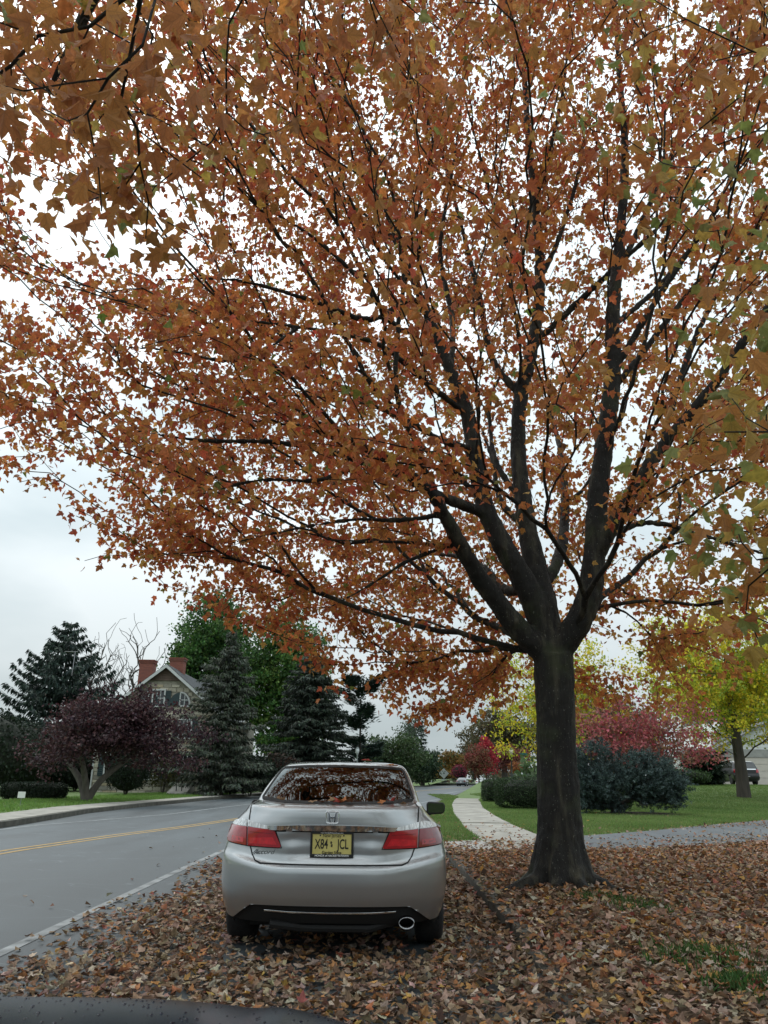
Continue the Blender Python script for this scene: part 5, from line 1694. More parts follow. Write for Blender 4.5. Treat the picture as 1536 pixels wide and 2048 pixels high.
# rain drops standing on the bonnet
nd = 600
dx_ = rng.uniform(-.72, .74, nd); dy_ = rng.uniform(.02, 1.0, nd)
zd = hood_z(dx_, dy_)
yd = -dy_ - 0.16 * (np.abs(dx_) / .8) ** 2.2 * (1 - dy_ / 1.5)
T = (np.array([(math.cos(a) * .5, math.sin(a) * .5, 0) for a in np.linspace(0, 2 * math.pi, 9)[:-1]] + [(0, 0, .22)]), [[k, (k + 1) % 8, 8] for k in range(8)])
Rd = np.repeat(np.eye(3)[None], nd, 0)
dro = scatter_multi([T], np.stack([dx_, yd, zd + .0005], 1), Rd, rng.uniform(.003, .008, nd), np.tile([[.02, .03, .05]], (nd, 1)), 'rain_drops', 'navy_paint', own, smooth=True)
dro['kind'] = 'stuff'

# ------------------------------------------------------------------ background trees
T_Q = (np.array([(0, 0, 0), (0.36, 0.5, 0.08), (0, 1, 0), (-0.36, 0.5, 0.08)]), [[0, 1, 2, 3]])
T_N = needle_spray()
def tree_root(name, label, base, group=None, cat='tree'):
    r = empty(name, tuple(base)); tag(r, label, cat, group); return r

def broad(name, label, base, top, rx, ry, z0, pal, nattr=160, per=45, leaf=0.22, tr=0.2, spread=0.35, group=None, shape='round', bark='bark', stems=1, tip=0.01, seed=0, transl='tree_leaf', droop=0.0, cat='tree', pw=None, trunk_h=None, jag=0.22, lean=0.0):
    base = np.array(base, float)
    root = tree_root(name, label, base, group, cat)
    H = top - base[2]
    zb = base[2] + z0
    Wd = Wood(30000)
    th = trunk_h if trunk_h else max(z0 * 0.9, 0.25 * H)
    if stems == 1:
        Wd.chain([base - (0, 0, .1), base + (0.03, 0, th * .5), base + (lean * .4, 0, th), base + (lean, .1, min(H * .72, th + (H - th) * .6))], [tr * 1.25, tr, tr * .85, tr * .25], sub=5)
    else:
        b0 = Wd.add(base - (0, 0, .1), -1, tr)
        for k in range(stems):
            a = 2 * math.pi * k / stems + 0.5
            d = np.array([math.cos(a), math.sin(a) * .7, 0])
            Wd.chain([base + d * .05, base + d * .25 * rx * .5 + (0, 0, th * .5), base + d * rx * .35 + (0, 0, th), base + d * rx * .6 + (0, 0, th + .3 * (H - th))], [tr * .9, tr * .75, tr * .6, tr * .25], b0, sub=4)
    ph = rng.uniform(0, 6.28, 6)
    v = rand_dir(nattr * 6)
    rad = rng.random(len(v)) ** 0.42
    az = np.arctan2(v[:, 1], v[:, 0]); el = np.arcsin(v[:, 2])
    lob = 1 - jag * .35 + jag * np.sin(3 * az + ph[0] + 2 * el) * np.sin(2.5 * el + ph[1]) + jag * .6 * np.sin(6 * az + ph[2]) * np.cos(5 * el + ph[3]) + rng.normal(0, .04, len(v))
    Q = v * (rad * np.clip(lob, .3, 1.15))[:, None]
    Q = Q[:, :] * np.array([rx, ry, (top - zb) / 2])
    if shape == 'cone':
        f = np.interp(Q[:, 2] / ((top - zb) / 2), [-1, -.75, 0, 1], [0.75, 1.0, .75, .12]); Q[:, :2] *= (f / np.maximum(np.sqrt(np.maximum(1 - (Q[:, 2] / ((top - zb) / 2)) ** 2, .05)), .3))[:, None]
    elif shape == 'flat':
        f = (Q[:, 2] / ((top - zb) / 2)); Q[:, 2] = np.where(f < 0, Q[:, 2] * .8 - droop * (np.hypot(Q[:, 0] / rx, Q[:, 1] / ry)) ** 2, Q[:, 2] - droop * .5 * (np.hypot(Q[:, 0] / rx, Q[:, 1] / ry)) ** 2)
    Q = Q + np.array([base[0] + lean, base[1], (top + zb) / 2])
    Q = Q[Q[:, 2] > base[2] + .25 * min(z0, 1) + .1][:nattr]
    Q = Q[np.argsort(np.linalg.norm(Q - (base + np.array([0, 0, th])), axis=1))]
    tips = Wd.grow(Q, bf=.3, step=max(.35, H / 22), wig=.05 * H / 10)
    Wd.radii(tip=tip, e=2.2)
    nfix = Wd.fix[:Wd.n]
    o = obj_me('trunk', Wd.mesh('trunk', keep=nfix), MATS[bark], root); o.location = -Vector(base)
    o = obj_me('branches', Wd.mesh('branches', keep=~nfix, seg_thick=6, seg_thin=3, thin=.03), MATS[bark], root); o.location = -Vector(base); o['kind'] = 'stuff'
    if per <= 0: return root
    k = rng.poisson(per, len(tips))
    c = np.repeat(Wd.p[tips], k, 0)
    n = len(c)
    g_ = rng.normal(0, 1, (n, 3)) * np.array([spread, spread, spread * .6])
    B = c + g_
    pal = np.array(pal)
    tc_ = rng.choice(len(pal), len(tips), p=pw)                     # clumps differ in tone
    ci = np.where(rng.random(n) < .65, np.repeat(tc_, k), rng.choice(len(pal), n, p=pw))
    C = vary(pal[ci], n, .2, .08)
    tipd = rand_dir(n) + np.array([0, 0, -.35]); nor = rand_dir(n) + np.array([0, 0, .8])
    f = scatter_multi([T_Q], B, frames(tipd, nor), leaf * rng.uniform(.6, 1.3, n), C, 'crown', transl, root)
    f.location = -Vector(base); f['kind'] = 'stuff'
    return root

def conifer(name, label, base, top, rmax, pal, tiers=26, per=6, spray=0.45, droop=.35, hang=.5, group=None, gap=0.0, z0=.06, up_tip=.2, dens=1.0, prof=None, irregular=.2, tr=.2, flat=False):
    base = np.array(base, float); H = top - base[2]
    root = tree_root(name, label, base, group)
    mb = MB()
    mb.tube([base - (0, 0, .1), base + (0, 0, H * .5), base + (0, 0, H * .98)], [tr, tr * .55, .02], 8)
    o = mb.build('trunk', MATS['bark'], root, smooth=True); o.location = -Vector(base)
    mb = MB(); B, D, U, S = [], [], [], []
    for t in range(tiers):
        f = z0 + (1 - z0) * (t + rng.uniform(-.2, .2)) / tiers
        if f > .985: continue
        rr = rmax * (np.interp(f, *prof) if prof is not None else (1 - f) ** .85)
        nb = max(4, int(per * (0.7 + .5 * (1 - f))))
        a0 = rng.uniform(0, 6.28)
        for k in range(nb):
            if rng.random() < gap: continue
            a = a0 + 2 * math.pi * k / nb + rng.normal(0, .18)
            ln = rr * (1 + rng.normal(0, irregular)); ln = max(ln, .15)
            d = np.array([math.cos(a), math.sin(a), 0])
            s_ = np.linspace(0, 1, 9)
            rise = .12 * ln * np.sin(s_ * 1.6) if f > .4 else 0
            pz = -droop * ln * s_ ** 1.3 + up_tip * ln * s_ ** 3 + rise
            pts = base + np.array([0, 0, f * H]) + d * (ln * s_)[:, None] + np.array([0, 0, 1.0]) * np.asarray(pz)[:, None]
            mb.tube(pts[::2], [max(.006, .018 * H / 10 * (1 - q * .8)) for q in s_[::2]], 4, cap=False)
            m = max(4, int(ln / spray * 16 * dens))
            u = rng.random(m) ** .75
            q = np.stack([np.interp(u, s_, pts[:, j]) for j in range(3)], 1)
            sd = np.cross(d, (0, 0, 1)); lat = rng.normal(0, 1, m)
            off = sd[None] * (lat * .22 * ln * (1.05 - u) * .8)[:, None]
            q = q + off + rng.normal(0, .04, (m, 3))
            if flat: q[:, 2] += rng.normal(0, .22, m)
            dirv = d[None] * .9 + sd[None] * np.sign(lat)[:, None] * .7 + np.array([0, 0, -hang])[None] * rng.uniform(.3, 1.6, (m, 1)) + rng.normal(0, .25, (m, 3))
            if flat: dirv = dirv * np.array([1, 1, .3]) + np.array([0, 0, .35])
            B.append(q); D.append(dirv); U.append(rand_dir(m) * .7 + np.array([0, 0, 1.0])); S.append(spray * rng.uniform(.6, 1.25, m))
    o = mb.build('branches', MATS['bark'], root); o.location = -Vector(base)
    B = np.concatenate(B); D = np.concatenate(D); U = np.concatenate(U); S = np.concatenate(S); n = len(B)
    pal = np.array(pal); C = vary(pal[rng.integers(0, len(pal), n)], n, .22, .08)
    f = scatter_multi([T_N], B, frames(D, U), S, C, 'crown', 'needle', root); f.location = -Vector(base); f['kind'] = 'stuff'
    return root

def gz_at(px, Y):
    x = at(px, 1575, Y).x
    return np.array([x, Y, float(hz(x, Y))])
def topz(px, py, Y): return at(px, py, Y).z
mpx = lambda px, Y: px * Y * .95 / FPX
GREEN = [(0.055, 0.13, 0.035), (0.085, 0.18, 0.045), (0.04, 0.095, 0.03), (0.115, 0.2, 0.05)]
DARK = [(0.022, 0.038, 0.026), (0.03, 0.05, 0.032), (0.016, 0.028, 0.02)]
# -- left side of the road
conifer('norway_spruce', 'tall open spruce with drooping branches beside the bare trees', gz_at(95, 66), topz(95, 1237, 66), mpx(140, 66), [(0.03, 0.05, 0.04), (0.04, 0.06, 0.045), (0.02, 0.035, 0.028)], tiers=24, per=7, spray=.5, droop=.22, hang=1.3, up_tip=.4, dens=1.3, irregular=.12, prof=([0, .3, .65, .9, 1], [1, .95, .62, .22, .02]))
for pxb, tpy, lab, Y, h in [(168, 1262, 'bare leafless tree standing next to the open spruce', 80, 3.4), (236, 1218, 'tall bare leafless tree rising behind the purple maple', 84, 5.0)]:
    broad('bare_tree', lab, gz_at(pxb, Y), topz(pxb, tpy, Y), h, h * .8, 3.2, [], nattr=340, per=0, tr=.26, tip=.03, bark='bark', stems=2, group='bare trees behind the house')
broad('shade_tree', 'huge dense green tree towering behind the stone house chimneys', gz_at(400, 88), topz(400, 1172, 88), mpx(98, 88), 5, 2.5, GREEN, nattr=520, per=60, leaf=.36, tr=.5, spread=.6, jag=.12, group='green trees behind the house')
broad('shade_tree', 'bright green leafy tree between the two dark spruces', gz_at(560, 92), topz(575, 1212, 92), mpx(96, 92), 5, 2.0, [(0.065, 0.15, 0.035), (0.1, 0.21, 0.045), (0.045, 0.1, 0.03), (0.14, 0.22, 0.05)], nattr=560, per=60, leaf=.36, tr=.45, spread=.6, jag=.12, group='green trees behind the house')
prof = ([0, .1, .5, .85, 1.0], [.85, 1.0, .8, .38, .05])
conifer('spruce_tree', 'dark weathered spruce in front of the stone house corner', gz_at(440, 50), topz(468, 1256, 50), mpx(72, 50), [(0.068, 0.083, 0.058), (0.09, 0.108, 0.075), (0.045, 0.055, 0.04), (0.105, 0.122, 0.09)], tiers=38, per=8, spray=.27, droop=.4, hang=1.0, up_tip=.25, prof=prof, dens=1.35, gap=.16, irregular=.4, group='dark spruces by the house', tr=.24)
conifer('spruce_tree', 'dark dense spruce beyond the house, next to the layered pine', gz_at(612, 62), topz(618, 1305, 62), mpx(84, 62), [(0.04, 0.055, 0.04), (0.052, 0.069, 0.05), (0.03, 0.04, 0.03), (0.075, 0.094, 0.07)], tiers=38, per=9, spray=.32, droop=.35, hang=.8, up_tip=.2, prof=([0, .15, .5, .85, 1.0], [.95, 1, .85, .42, .08]), dens=1.5, group='dark spruces by the house')
conifer('white_pine', 'tall pine with open horizontal layers of needles', gz_at(718, 95), topz(712, 1347, 95), mpx(50, 95), [(0.03, 0.055, 0.04), (0.045, 0.07, 0.05), (0.02, 0.035, 0.028)], tiers=17, per=5, spray=.6, droop=-.05, hang=.1, up_tip=.1, gap=.42, dens=5.0, flat=True, prof=([0, .3, .6, .85, 1], [.7, .7, 1.05, .9, .5]), irregular=.5)
broad('round_tree', 'broad rounded dark green tree beyond the far lamp post', gz_at(785, 112), topz(785, 1466, 112), mpx(72, 112), 5, .4, [(0.05, 0.085, 0.03), (0.07, 0.11, 0.04), (0.035, 0.06, 0.022)], nattr=230, per=50, leaf=.34, tr=.35, spread=.5)
broad('round_tree', 'dark rounded tree closing the left side of the road', gz_at(845, 128), topz(845, 1490, 128), mpx(38, 128), 3.5, .3, [(0.025, 0.05, 0.025), (0.04, 0.07, 0.03)], nattr=130, per=50, leaf=.36, tr=.3, spread=.5)
broad('far_tree', 'pale grey-green tall tree rising above the rounded trees', gz_at(822, 160), topz(822, 1432, 160), mpx(28, 160), 3, 6, [(0.07, 0.1, 0.065), (0.09, 0.12, 0.08)], nattr=70, per=30, leaf=.4, tr=.3, spread=.6)
conifer('far_conifer', 'slim dark conifer beside the pale tall tree', gz_at(843, 158), topz(843, 1428, 158), 1.6, DARK, tiers=16, per=6, spray=.8, droop=.3, hang=.5, group='far conifers')
conifer('far_conifer', 'small dark conifer beyond the orange trees at the road end', gz_at(876, 190), topz(876, 1500, 190), 3.0, DARK, tiers=14, per=6, spray=.9, droop=.2, hang=.3, group='far conifers')
# purple japanese maple before the house
PUR = [(0.05, 0.022, 0.028), (0.075, 0.032, 0.036), (0.035, 0.018, 0.024), (0.09, 0.045, 0.045)]
jb = np.array(gp(172, 1602, .14))
jY = jb[1]
broad('japanese_maple', 'spreading dark purple maple in front of the stone house', jb, topz(225, 1374, jY), mpx(188, jY), 3.0, 1.6, PUR, nattr=400, per=60, leaf=.15, tr=.2, spread=.3, jag=.4, shape='flat', droop=1.5, stems=3, trunk_h=1.7, bark='pale_bark', lean=.9)
# dark shrubs
DG = [(0.014, 0.026, 0.014), (0.022, 0.036, 0.018), (0.01, 0.018, 0.01)]
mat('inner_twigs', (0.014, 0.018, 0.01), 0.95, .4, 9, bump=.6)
def shrub(name, label, c, rx, ry, H, pal, n=2600, leaf=.12, group=None, power=2.0, stem=True, boxy=False, spray=False, cat='shrub', m='tree_leaf', rag=.06):
    c = np.array(c, float)
    root = tree_root(name, label, c, group, cat)
    v = rand_dir(n * 2)
    v = v[v[:, 2] > -.75][:n]; n = len(v)
    if boxy:
        sc = (np.abs(v) ** 6).sum(1) ** (-1 / 6)
        v = v * sc[:, None]
    rad = 1 - np.abs(rng.normal(0, rag, n)) 
    lob = 1 + (0 if boxy else .09) * np.sin(5 * np.arctan2(v[:, 1], v[:, 0]) + 3 * v[:, 2])
    P_ = v * (rad * lob)[:, None] * np.array([rx, ry, H / 2]) + np.array([0, 0, H / 2])
    P_[:, 2] = np.maximum(P_[:, 2], .03)
    mb = MB()
    for k in range(5):
        a = k * 1.3
        mb.tube([(0.05 * math.cos(a), .05 * math.sin(a), -.05), (rx * .3 * math.cos(a), ry * .3 * math.sin(a), H * .5), (rx * .55 * math.cos(a), ry * .55 * math.sin(a), H * .8)], [.035, .025, .01], 5)
    mb.build('stems', MATS['bark'], root)
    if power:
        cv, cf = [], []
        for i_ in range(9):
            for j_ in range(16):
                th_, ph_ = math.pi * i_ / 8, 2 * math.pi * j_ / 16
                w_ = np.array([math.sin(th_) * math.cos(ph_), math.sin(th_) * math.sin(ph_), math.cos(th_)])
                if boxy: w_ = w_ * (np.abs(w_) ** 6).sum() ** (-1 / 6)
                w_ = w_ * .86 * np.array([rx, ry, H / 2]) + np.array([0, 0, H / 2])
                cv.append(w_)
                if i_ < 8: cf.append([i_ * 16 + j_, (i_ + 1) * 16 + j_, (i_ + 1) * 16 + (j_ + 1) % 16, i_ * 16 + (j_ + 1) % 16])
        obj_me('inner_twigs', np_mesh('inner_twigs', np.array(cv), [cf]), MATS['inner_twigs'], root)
    nor = nrm(v) + rand_dir(n) * .7; tipd = rand_dir(n) + np.array([0, 0, .2])
    pal = np.array(pal)
    f = scatter_multi([T_Q], P_, frames(tipd, nor), leaf * rng.uniform(.6, 1.3, n), vary(pal[rng.integers(0, len(pal), n)], n, .2, .08), 'foliage', m, root); f['kind'] = 'stuff'
    return root
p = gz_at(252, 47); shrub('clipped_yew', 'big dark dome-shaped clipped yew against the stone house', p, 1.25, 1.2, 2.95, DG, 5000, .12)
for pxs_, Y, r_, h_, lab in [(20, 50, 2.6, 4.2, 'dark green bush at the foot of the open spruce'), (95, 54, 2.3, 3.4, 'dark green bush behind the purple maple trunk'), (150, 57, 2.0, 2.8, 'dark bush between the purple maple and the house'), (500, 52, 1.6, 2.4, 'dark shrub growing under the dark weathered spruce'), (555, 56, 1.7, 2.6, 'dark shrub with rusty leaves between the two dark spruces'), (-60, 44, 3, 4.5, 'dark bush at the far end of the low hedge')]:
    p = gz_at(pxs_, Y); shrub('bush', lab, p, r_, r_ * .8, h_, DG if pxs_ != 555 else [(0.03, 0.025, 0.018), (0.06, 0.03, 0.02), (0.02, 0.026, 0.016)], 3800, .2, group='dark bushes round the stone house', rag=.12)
p = gz_at(300, 51); shrub('bush', 'olive yellowing climber growing against the stone wall', np.array([p[0] + .2, 53.2, .14]), 1.0, .5, 2.6, [(0.1, 0.09, 0.03), (0.07, 0.07, 0.03)], 1300, .14, rag=.2, power=0)
pa = at(-40, 1600, 36); pb = at(160, 1600, 40)
hl = np.array([(pa.x + pb.x) / 2, 38, .14])
shrub('low_hedge', 'low dark clipped hedge along the far grass strip', hl, abs(pb.x - pa.x) / 2, .5, .72, DG, 5200, .08, boxy=True, cat='hedge')
# -- right side
HG = [(0.03, 0.055, 0.02), (0.045, 0.075, 0.028), (0.02, 0.038, 0.014)]
h0 = gz_at(1080, 35.5); h0[0] = 7.9
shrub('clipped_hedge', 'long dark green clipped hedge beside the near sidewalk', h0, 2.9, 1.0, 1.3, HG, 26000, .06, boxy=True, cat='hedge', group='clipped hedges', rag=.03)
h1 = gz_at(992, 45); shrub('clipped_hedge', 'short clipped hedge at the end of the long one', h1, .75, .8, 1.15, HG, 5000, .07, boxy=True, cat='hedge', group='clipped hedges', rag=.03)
p = gz_at(1062, 37.5); shrub('broadleaf_plant', 'pale green broad-leaved plant rising behind the clipped hedge', p, .7, .6, 2.3, [(0.13, 0.2, 0.08), (0.1, 0.16, 0.07)], 260, .3, rag=.4, power=0)
# blue spruce: wide, low, several leaders
def blue_spruce():
    base = gz_at(1224, 31.5)
    root = tree_root('blue_spruce', 'wide low blue-grey spruce bush on the lawn beyond the driveway', base)
    Wd = Wood(20000)
    Wd.chain([base, base + (0, 0, .5), base + (-.6, 0, 1.4), base + (-.75, 0, 2.6)], [.14, .11, .07, .02])
    b = 1
    Wd.chain([base + (0, 0, .2), base + (.7, -.1, .6), base + (1.4, -.1, 1.2), base + (1.9, 0, 1.7)], [.1, .08, .05, .02], 1)
    Wd.chain([base + (0, 0, .2), base + (-.6, -.2, .5), base + (-1.4, -.2, .8)], [.09, .06, .02], 1)
    Q = []
    for cx, cz, rx, rz in [(-.75, 1.6, 1.1, 1.0), (.45, 1.4, 1.2, .95), (1.45, 1.35, 1.0, .85), (-.9, .75, 1.0, .7), (.1, .9, 1.1, .7), (2.05, .95, .7, .5), (1.5, .75, .9, .35), (-1.35, 1.1, .7, .8)]:
        v = rand_dir(42); v[:, 1] -= .2
        Q.append(v * (rng.random((42, 1)) ** .3) * np.array([rx, rx * .9, rz]) + np.array([cx, -.1, cz]))
    Q = np.concatenate(Q) + base
    Q = Q[Q[:, 2] > base[2] + .12]
    Q = Q[np.argsort(np.linalg.norm(Q - base, axis=1))]
    tips = Wd.grow(Q, bf=.3, step=.2, wig=.02); Wd.radii(tip=.008)
    o = obj_me('trunk', Wd.mesh('trunk', keep=Wd.fix[:Wd.n]), MATS['bark'], root); o.location = -Vector(base)
    o = obj_me('branches', Wd.mesh('branches', keep=~Wd.fix[:Wd.n]), MATS['bark'], root); o.location = -Vector(base)
    c = Wd.p[tips]; out = nrm(c - (base + np.array([.2, .3, .7])))
    k = 17
    c2 = np.repeat(c, k, 0) + rng.normal(0, .14, (len(c) * k, 3)); d2 = np.repeat(out, k, 0) + rng.normal(0, .4, (len(c) * k, 3)) + np.array([0, 0, .25])
    d2 = nrm(d2)
    # each shoot is a little bottle brush of needles
    m = 14
    sh = np.repeat(c2, m, 0); dd = np.repeat(d2, m, 0); u = rng.random((len(sh), 1))
    side = nrm(np.cross(dd, rand_dir(len(sh))))
    B = sh + dd * u * .2
    D = dd * .75 + side
    pal = np.array([(0.06, 0.09, 0.083), (0.09, 0.127, 0.122), (0.035, 0.055, 0.05)])
    tone = np.repeat(rng.integers(0, 3, len(c2)), m)
    f = scatter_multi([T_N], B, frames(D, rand_dir(len(B))), np.full(len(B), .1) * rng.uniform(.7, 1.2, len(B)), vary(pal[tone], len(B), .15, .05), 'needles', 'needle', root)
    f.location = -Vector(base); f['kind'] = 'stuff'
blue_spruce()
mc = MB(); bpz = gz_at(1300, 32)
mc.lathe([(1.75, 0.0), (1.4, .05), (.2, .09)], 22, center=(bpz[0] - .6, 31.6, bpz[2] - .005)); mo = mc.build('mulch_bed', MATS['mulch']); mo.scale = (1, 1, 1); tag(mo, kind='structure')
RED = [(0.38, 0.085, 0.1), (0.3, 0.07, 0.085), (0.45, 0.13, 0.13), (0.27, 0.13, 0.08)]
broad('dogwood', 'red-leaved dogwood spreading behind the blue spruce', gz_at(1285, 39), topz(1250, 1380, 39), mpx(165, 39), 2.6, 1.5, RED, nattr=260, per=30, leaf=.15, tr=.12, spread=.26, shape='flat', droop=.9, stems=4, trunk_h=1.3, bark='pale_bark', tip=.009)
GOLD = [(0.66, 0.56, 0.05), (0.5, 0.52, 0.06), (0.72, 0.58, 0.05), (0.34, 0.42, 0.06)]
gb = gz_at(1482, 46); gb[0] += .1
broad('ginkgo_tree', 'yellow ginkgo with a stout trunk before the garage', gb, topz(1440, 1205, 46), mpx(215, 46), 5.0, 2.2, GOLD, nattr=580, per=66, leaf=.17, tr=.34, spread=.3, group='yellow ginkgos', transl='maple_leaf', jag=.3, trunk_h=3.0)
gb2 = gz_at(1118, 50)
broad('ginkgo_tree', 'yellow ginkgo standing behind the big maple trunk', gb2, topz(1110, 1255, 50), mpx(150, 50), 3.6, 1.6, GOLD, nattr=330, per=48, leaf=.17, tr=.3, spread=.3, transl='maple_leaf', group='yellow ginkgos', jag=.38, trunk_h=3.0)
p = gz_at(1412, 60); conifer('yew_tree', 'small dark yew beside the garage wall', p, topz(1412, 1500, 60), 1.3, [(0.02, 0.035, 0.02), (0.03, 0.05, 0.03)], tiers=16, per=8, spray=.4, droop=.1, hang=.3, dens=1.6, prof=([0, .3, .8, 1], [.7, 1, .9, .4]))
p = gz_at(1370, 58); shrub('bush', 'low green bush at the corner of the white house', p, 2.0, 1.0, 1.1, [(0.05, 0.09, 0.03), (0.04, 0.07, 0.025)], 2500, .14, rag=.15)
# red trees along the side street
CR = [(0.48, 0.035, 0.06), (0.38, 0.03, 0.055), (0.55, 0.07, 0.09)]
RB = [(0.2, 0.07, 0.045), (0.26, 0.06, 0.05), (0.17, 0.1, 0.05)]
rows = [(986, 1467, 100, 24, 1552, CR, 'bright crimson pyramid-shaped street tree by the lamp post', 'cone'), (958, 1488, 96, 26, 1556, RB, 'red-brown street tree touching the crimson one', 'round'), (1008, 1490, 112, 22, 1555, [(0.2, 0.05, 0.05), (0.16, 0.06, 0.05)], 'dull red street tree behind the lamp post', 'round'),
        (1036, 1528, 110, 14, 1560, [(0.35, 0.14, 0.05), (0.28, 0.1, 0.05)], 'small orange street tree right of the lamp post', 'round')]
for px_, ty, Y, hw, by, pal, lab, shp in rows:
    b_ = gz_at(px_ - (12 if px_ == 986 else 0), Y); b_[2] = min(b_[2], 0.25) if px_ < 1000 else b_[2]
    broad('street_tree', lab, b_, topz(px_, ty, Y), mpx(hw, Y), mpx(hw, Y), max(1.2, topz(px_, by, Y) - b_[2]), pal, nattr=90, per=44, leaf=.22, tr=.09, spread=.28, shape=shp, group='red street trees')
for px_, Y in [(978, 104), (1022, 118), (1048, 120)]:
    b_ = gz_at(px_, Y)
    broad('street_tree', {978: 'thin dull red sapling behind the crimson tree', 1022: 'reddish brown street tree beyond the lamp post', 1048: 'rusty street tree near the stop sign'}[px_], b_, topz(px_, 1495, Y), 1.5, 1.5, 2.2, RB, nattr=60, per=34, leaf=.24, tr=.08, spread=.3, group='red street trees')
broad('oak_tree', 'large brown-green oak behind the crimson street trees', gz_at(1010, 140), topz(1000, 1408, 140), mpx(85, 140), 6, 1.5, [(0.1, 0.085, 0.045), (0.075, 0.075, 0.035), (0.13, 0.095, 0.045)], nattr=260, per=44, leaf=.45, tr=.5, spread=.7)
broad('oak_tree', 'olive-brown tree behind the dogwood and white house', gz_at(1220, 90), topz(1200, 1380, 90), mpx(120, 90), 5, 1.0, [(0.1, 0.1, 0.035), (0.075, 0.085, 0.035), (0.15, 0.13, 0.04)], nattr=240, per=44, leaf=.4, tr=.4, spread=.6)
broad('oak_tree', 'yellow-green tree rising behind the garage roof', gz_at(1500, 84), topz(1500, 1300, 84), mpx(140, 84), 5, 1.5, [(0.13, 0.15, 0.03), (0.2, 0.19, 0.04), (0.08, 0.1, 0.03)], nattr=260, per=44, leaf=.36, tr=.4, spread=.6)
broad('far_tree', 'orange and olive tree at the bend of the road', gz_at(908, 165), topz(908, 1504, 165), mpx(34, 165), 4, .8, [(0.2, 0.12, 0.03), (0.1, 0.1, 0.03), (0.26, 0.13, 0.03)], nattr=120, per=40, leaf=.45, tr=.3, spread=.6)
broad('far_tree', 'brownish tree between the orange one and the oak', gz_at(950, 170), topz(950, 1470, 170), mpx(34, 170), 4, .8, [(0.09, 0.08, 0.045), (0.12, 0.095, 0.05)], nattr=120, per=32, leaf=.45, tr=.3, spread=.6)
p = gz_at(919, 150); shrub('bush', 'round crimson bush beside the road bend', p, 1.5, 1.2, 2.6, [(0.26, 0.03, 0.06), (0.2, 0.025, 0.05)], 1500, .22, rag=.2)
p = gz_at(888, 158); shrub('bush', 'golden bush beside the diamond-shaped sign', p, 2.4, 1.2, 1.8, [(0.36, 0.2, 0.03), (0.28, 0.16, 0.04)], 1500, .22, rag=.2)
# far wood closing the horizon
nW = 26000
ang = rng.uniform(R(-40), R(42), nW); dist = rng.uniform(235, 290, nW)
hw_ = 5.5 + 2.6 * np.sin(ang * 23) + 1.8 * np.sin(ang * 61 + 1)
P_ = np.stack([np.sin(ang) * dist, np.cos(ang) * dist, rng.random(nW) ** .8 * hw_], 1)
pal = np.array([(0.07, 0.08, 0.045), (0.1, 0.085, 0.045), (0.05, 0.065, 0.04), (0.12, 0.085, 0.04)])
clump = ((ang * 90).astype(int) * 7) % 4
fw = scatter_multi([T_Q], P_, frames(rand_dir(nW), rand_dir(nW) + np.array([0, -1.2, .4])), rng.uniform(.7, 1.5, nW), vary(pal[clump], nW, .2, .08), 'far_wood', 'tree_leaf', None)
tag(fw, 'line of far woods along the horizon beyond the road', 'wood', kind='stuff')

# ------------------------------------------------------------------ stone house
mat('mortar', (0.27, 0.25, 0.2), 0.95, .25, 5, bump=.4)
attr_mat('stone', .9, .3, 7, bump=.5)
mat('roof_slate', (0.05, 0.055, 0.06), 0.75, .3, 3, bump=.4, stretch=(1, 1, 5))
mat('trim_white', (0.55, 0.56, 0.55), 0.6, .08, 4)
mat('shutter_green', (0.02, 0.04, 0.045), 0.6, .15, 6)
mat('siding_brown', (0.13, 0.09, 0.07), 0.85, .2, 4)
mat('ac_grey', (0.2, 0.205, 0.2), 0.6, .1, 9)
mat('siding_white', (0.6, 0.61, 0.6), 0.7, .06, 3)
mat('garage_beige', (0.5, 0.46, 0.4), 0.7, .06, 2)
mat('header_grey', (0.28, 0.28, 0.26), 0.8, .15, 3)
mat('roof_grey', (0.14, 0.14, 0.14), 0.85, .2, 5, bump=.3)
def brick_mat():
    m, t, p = node_mat('brick_red')
    tcn = t.nodes.new('ShaderNodeTexCoord'); b = t.nodes.new('ShaderNodeTexBrick')
    mpn = t.nodes.new('ShaderNodeMapping'); mpn.inputs['Rotation'].default_value = (R(90), 0, 0)
    t.links.new(tcn.outputs['Object'], mpn.inputs['Vector']); t.links.new(mpn.outputs['Vector'], b.inputs['Vector'])
    b.inputs['Color1'].default_value = (0.26, 0.075, 0.05, 1); b.inputs['Color2'].default_value = (0.19, 0.055, 0.04, 1); b.inputs['Mortar'].default_value = (0.16, 0.1, 0.08, 1)
    b.inputs['Scale'].default_value = 1; b.inputs['Brick Width'].default_value = .21; b.inputs['Row Height'].default_value = .075; b.inputs['Mortar Size'].default_value = .008
    t.links.new(b.outputs['Color'], p.inputs['Base Color']); p.inputs['Roughness'].default_value = .85
brick_mat()
HY = 54.0
hp = at(319, 1500, HY)
house = empty('stone_house', (hp.x, HY, .14))
tag(house, 'old stone house with a gable, red brick chimneys and dark shutters', 'house')
def hl_(px, py): 
    q = at(px, py, HY); return q.x - hp.x, q.z - .14
pk = hl_(319, 1333)[1]; hwid = 4.35; ez = pk - hwid * .80
def gable_z(x): return ez + (hwid - abs(x)) * .80
mb = MB(); mb.prism([(-hwid, -.3), (hwid, -.3), (hwid, ez), (0, pk), (-hwid, ez)], 'y', 0.0, 9.0); wall = mb.build('wall', MATS['mortar'], house)
mb = MB(); z = -.2
wins = [(-.62, .62, hl_(0, 1409)[1], hl_(0, 1378)[1])]
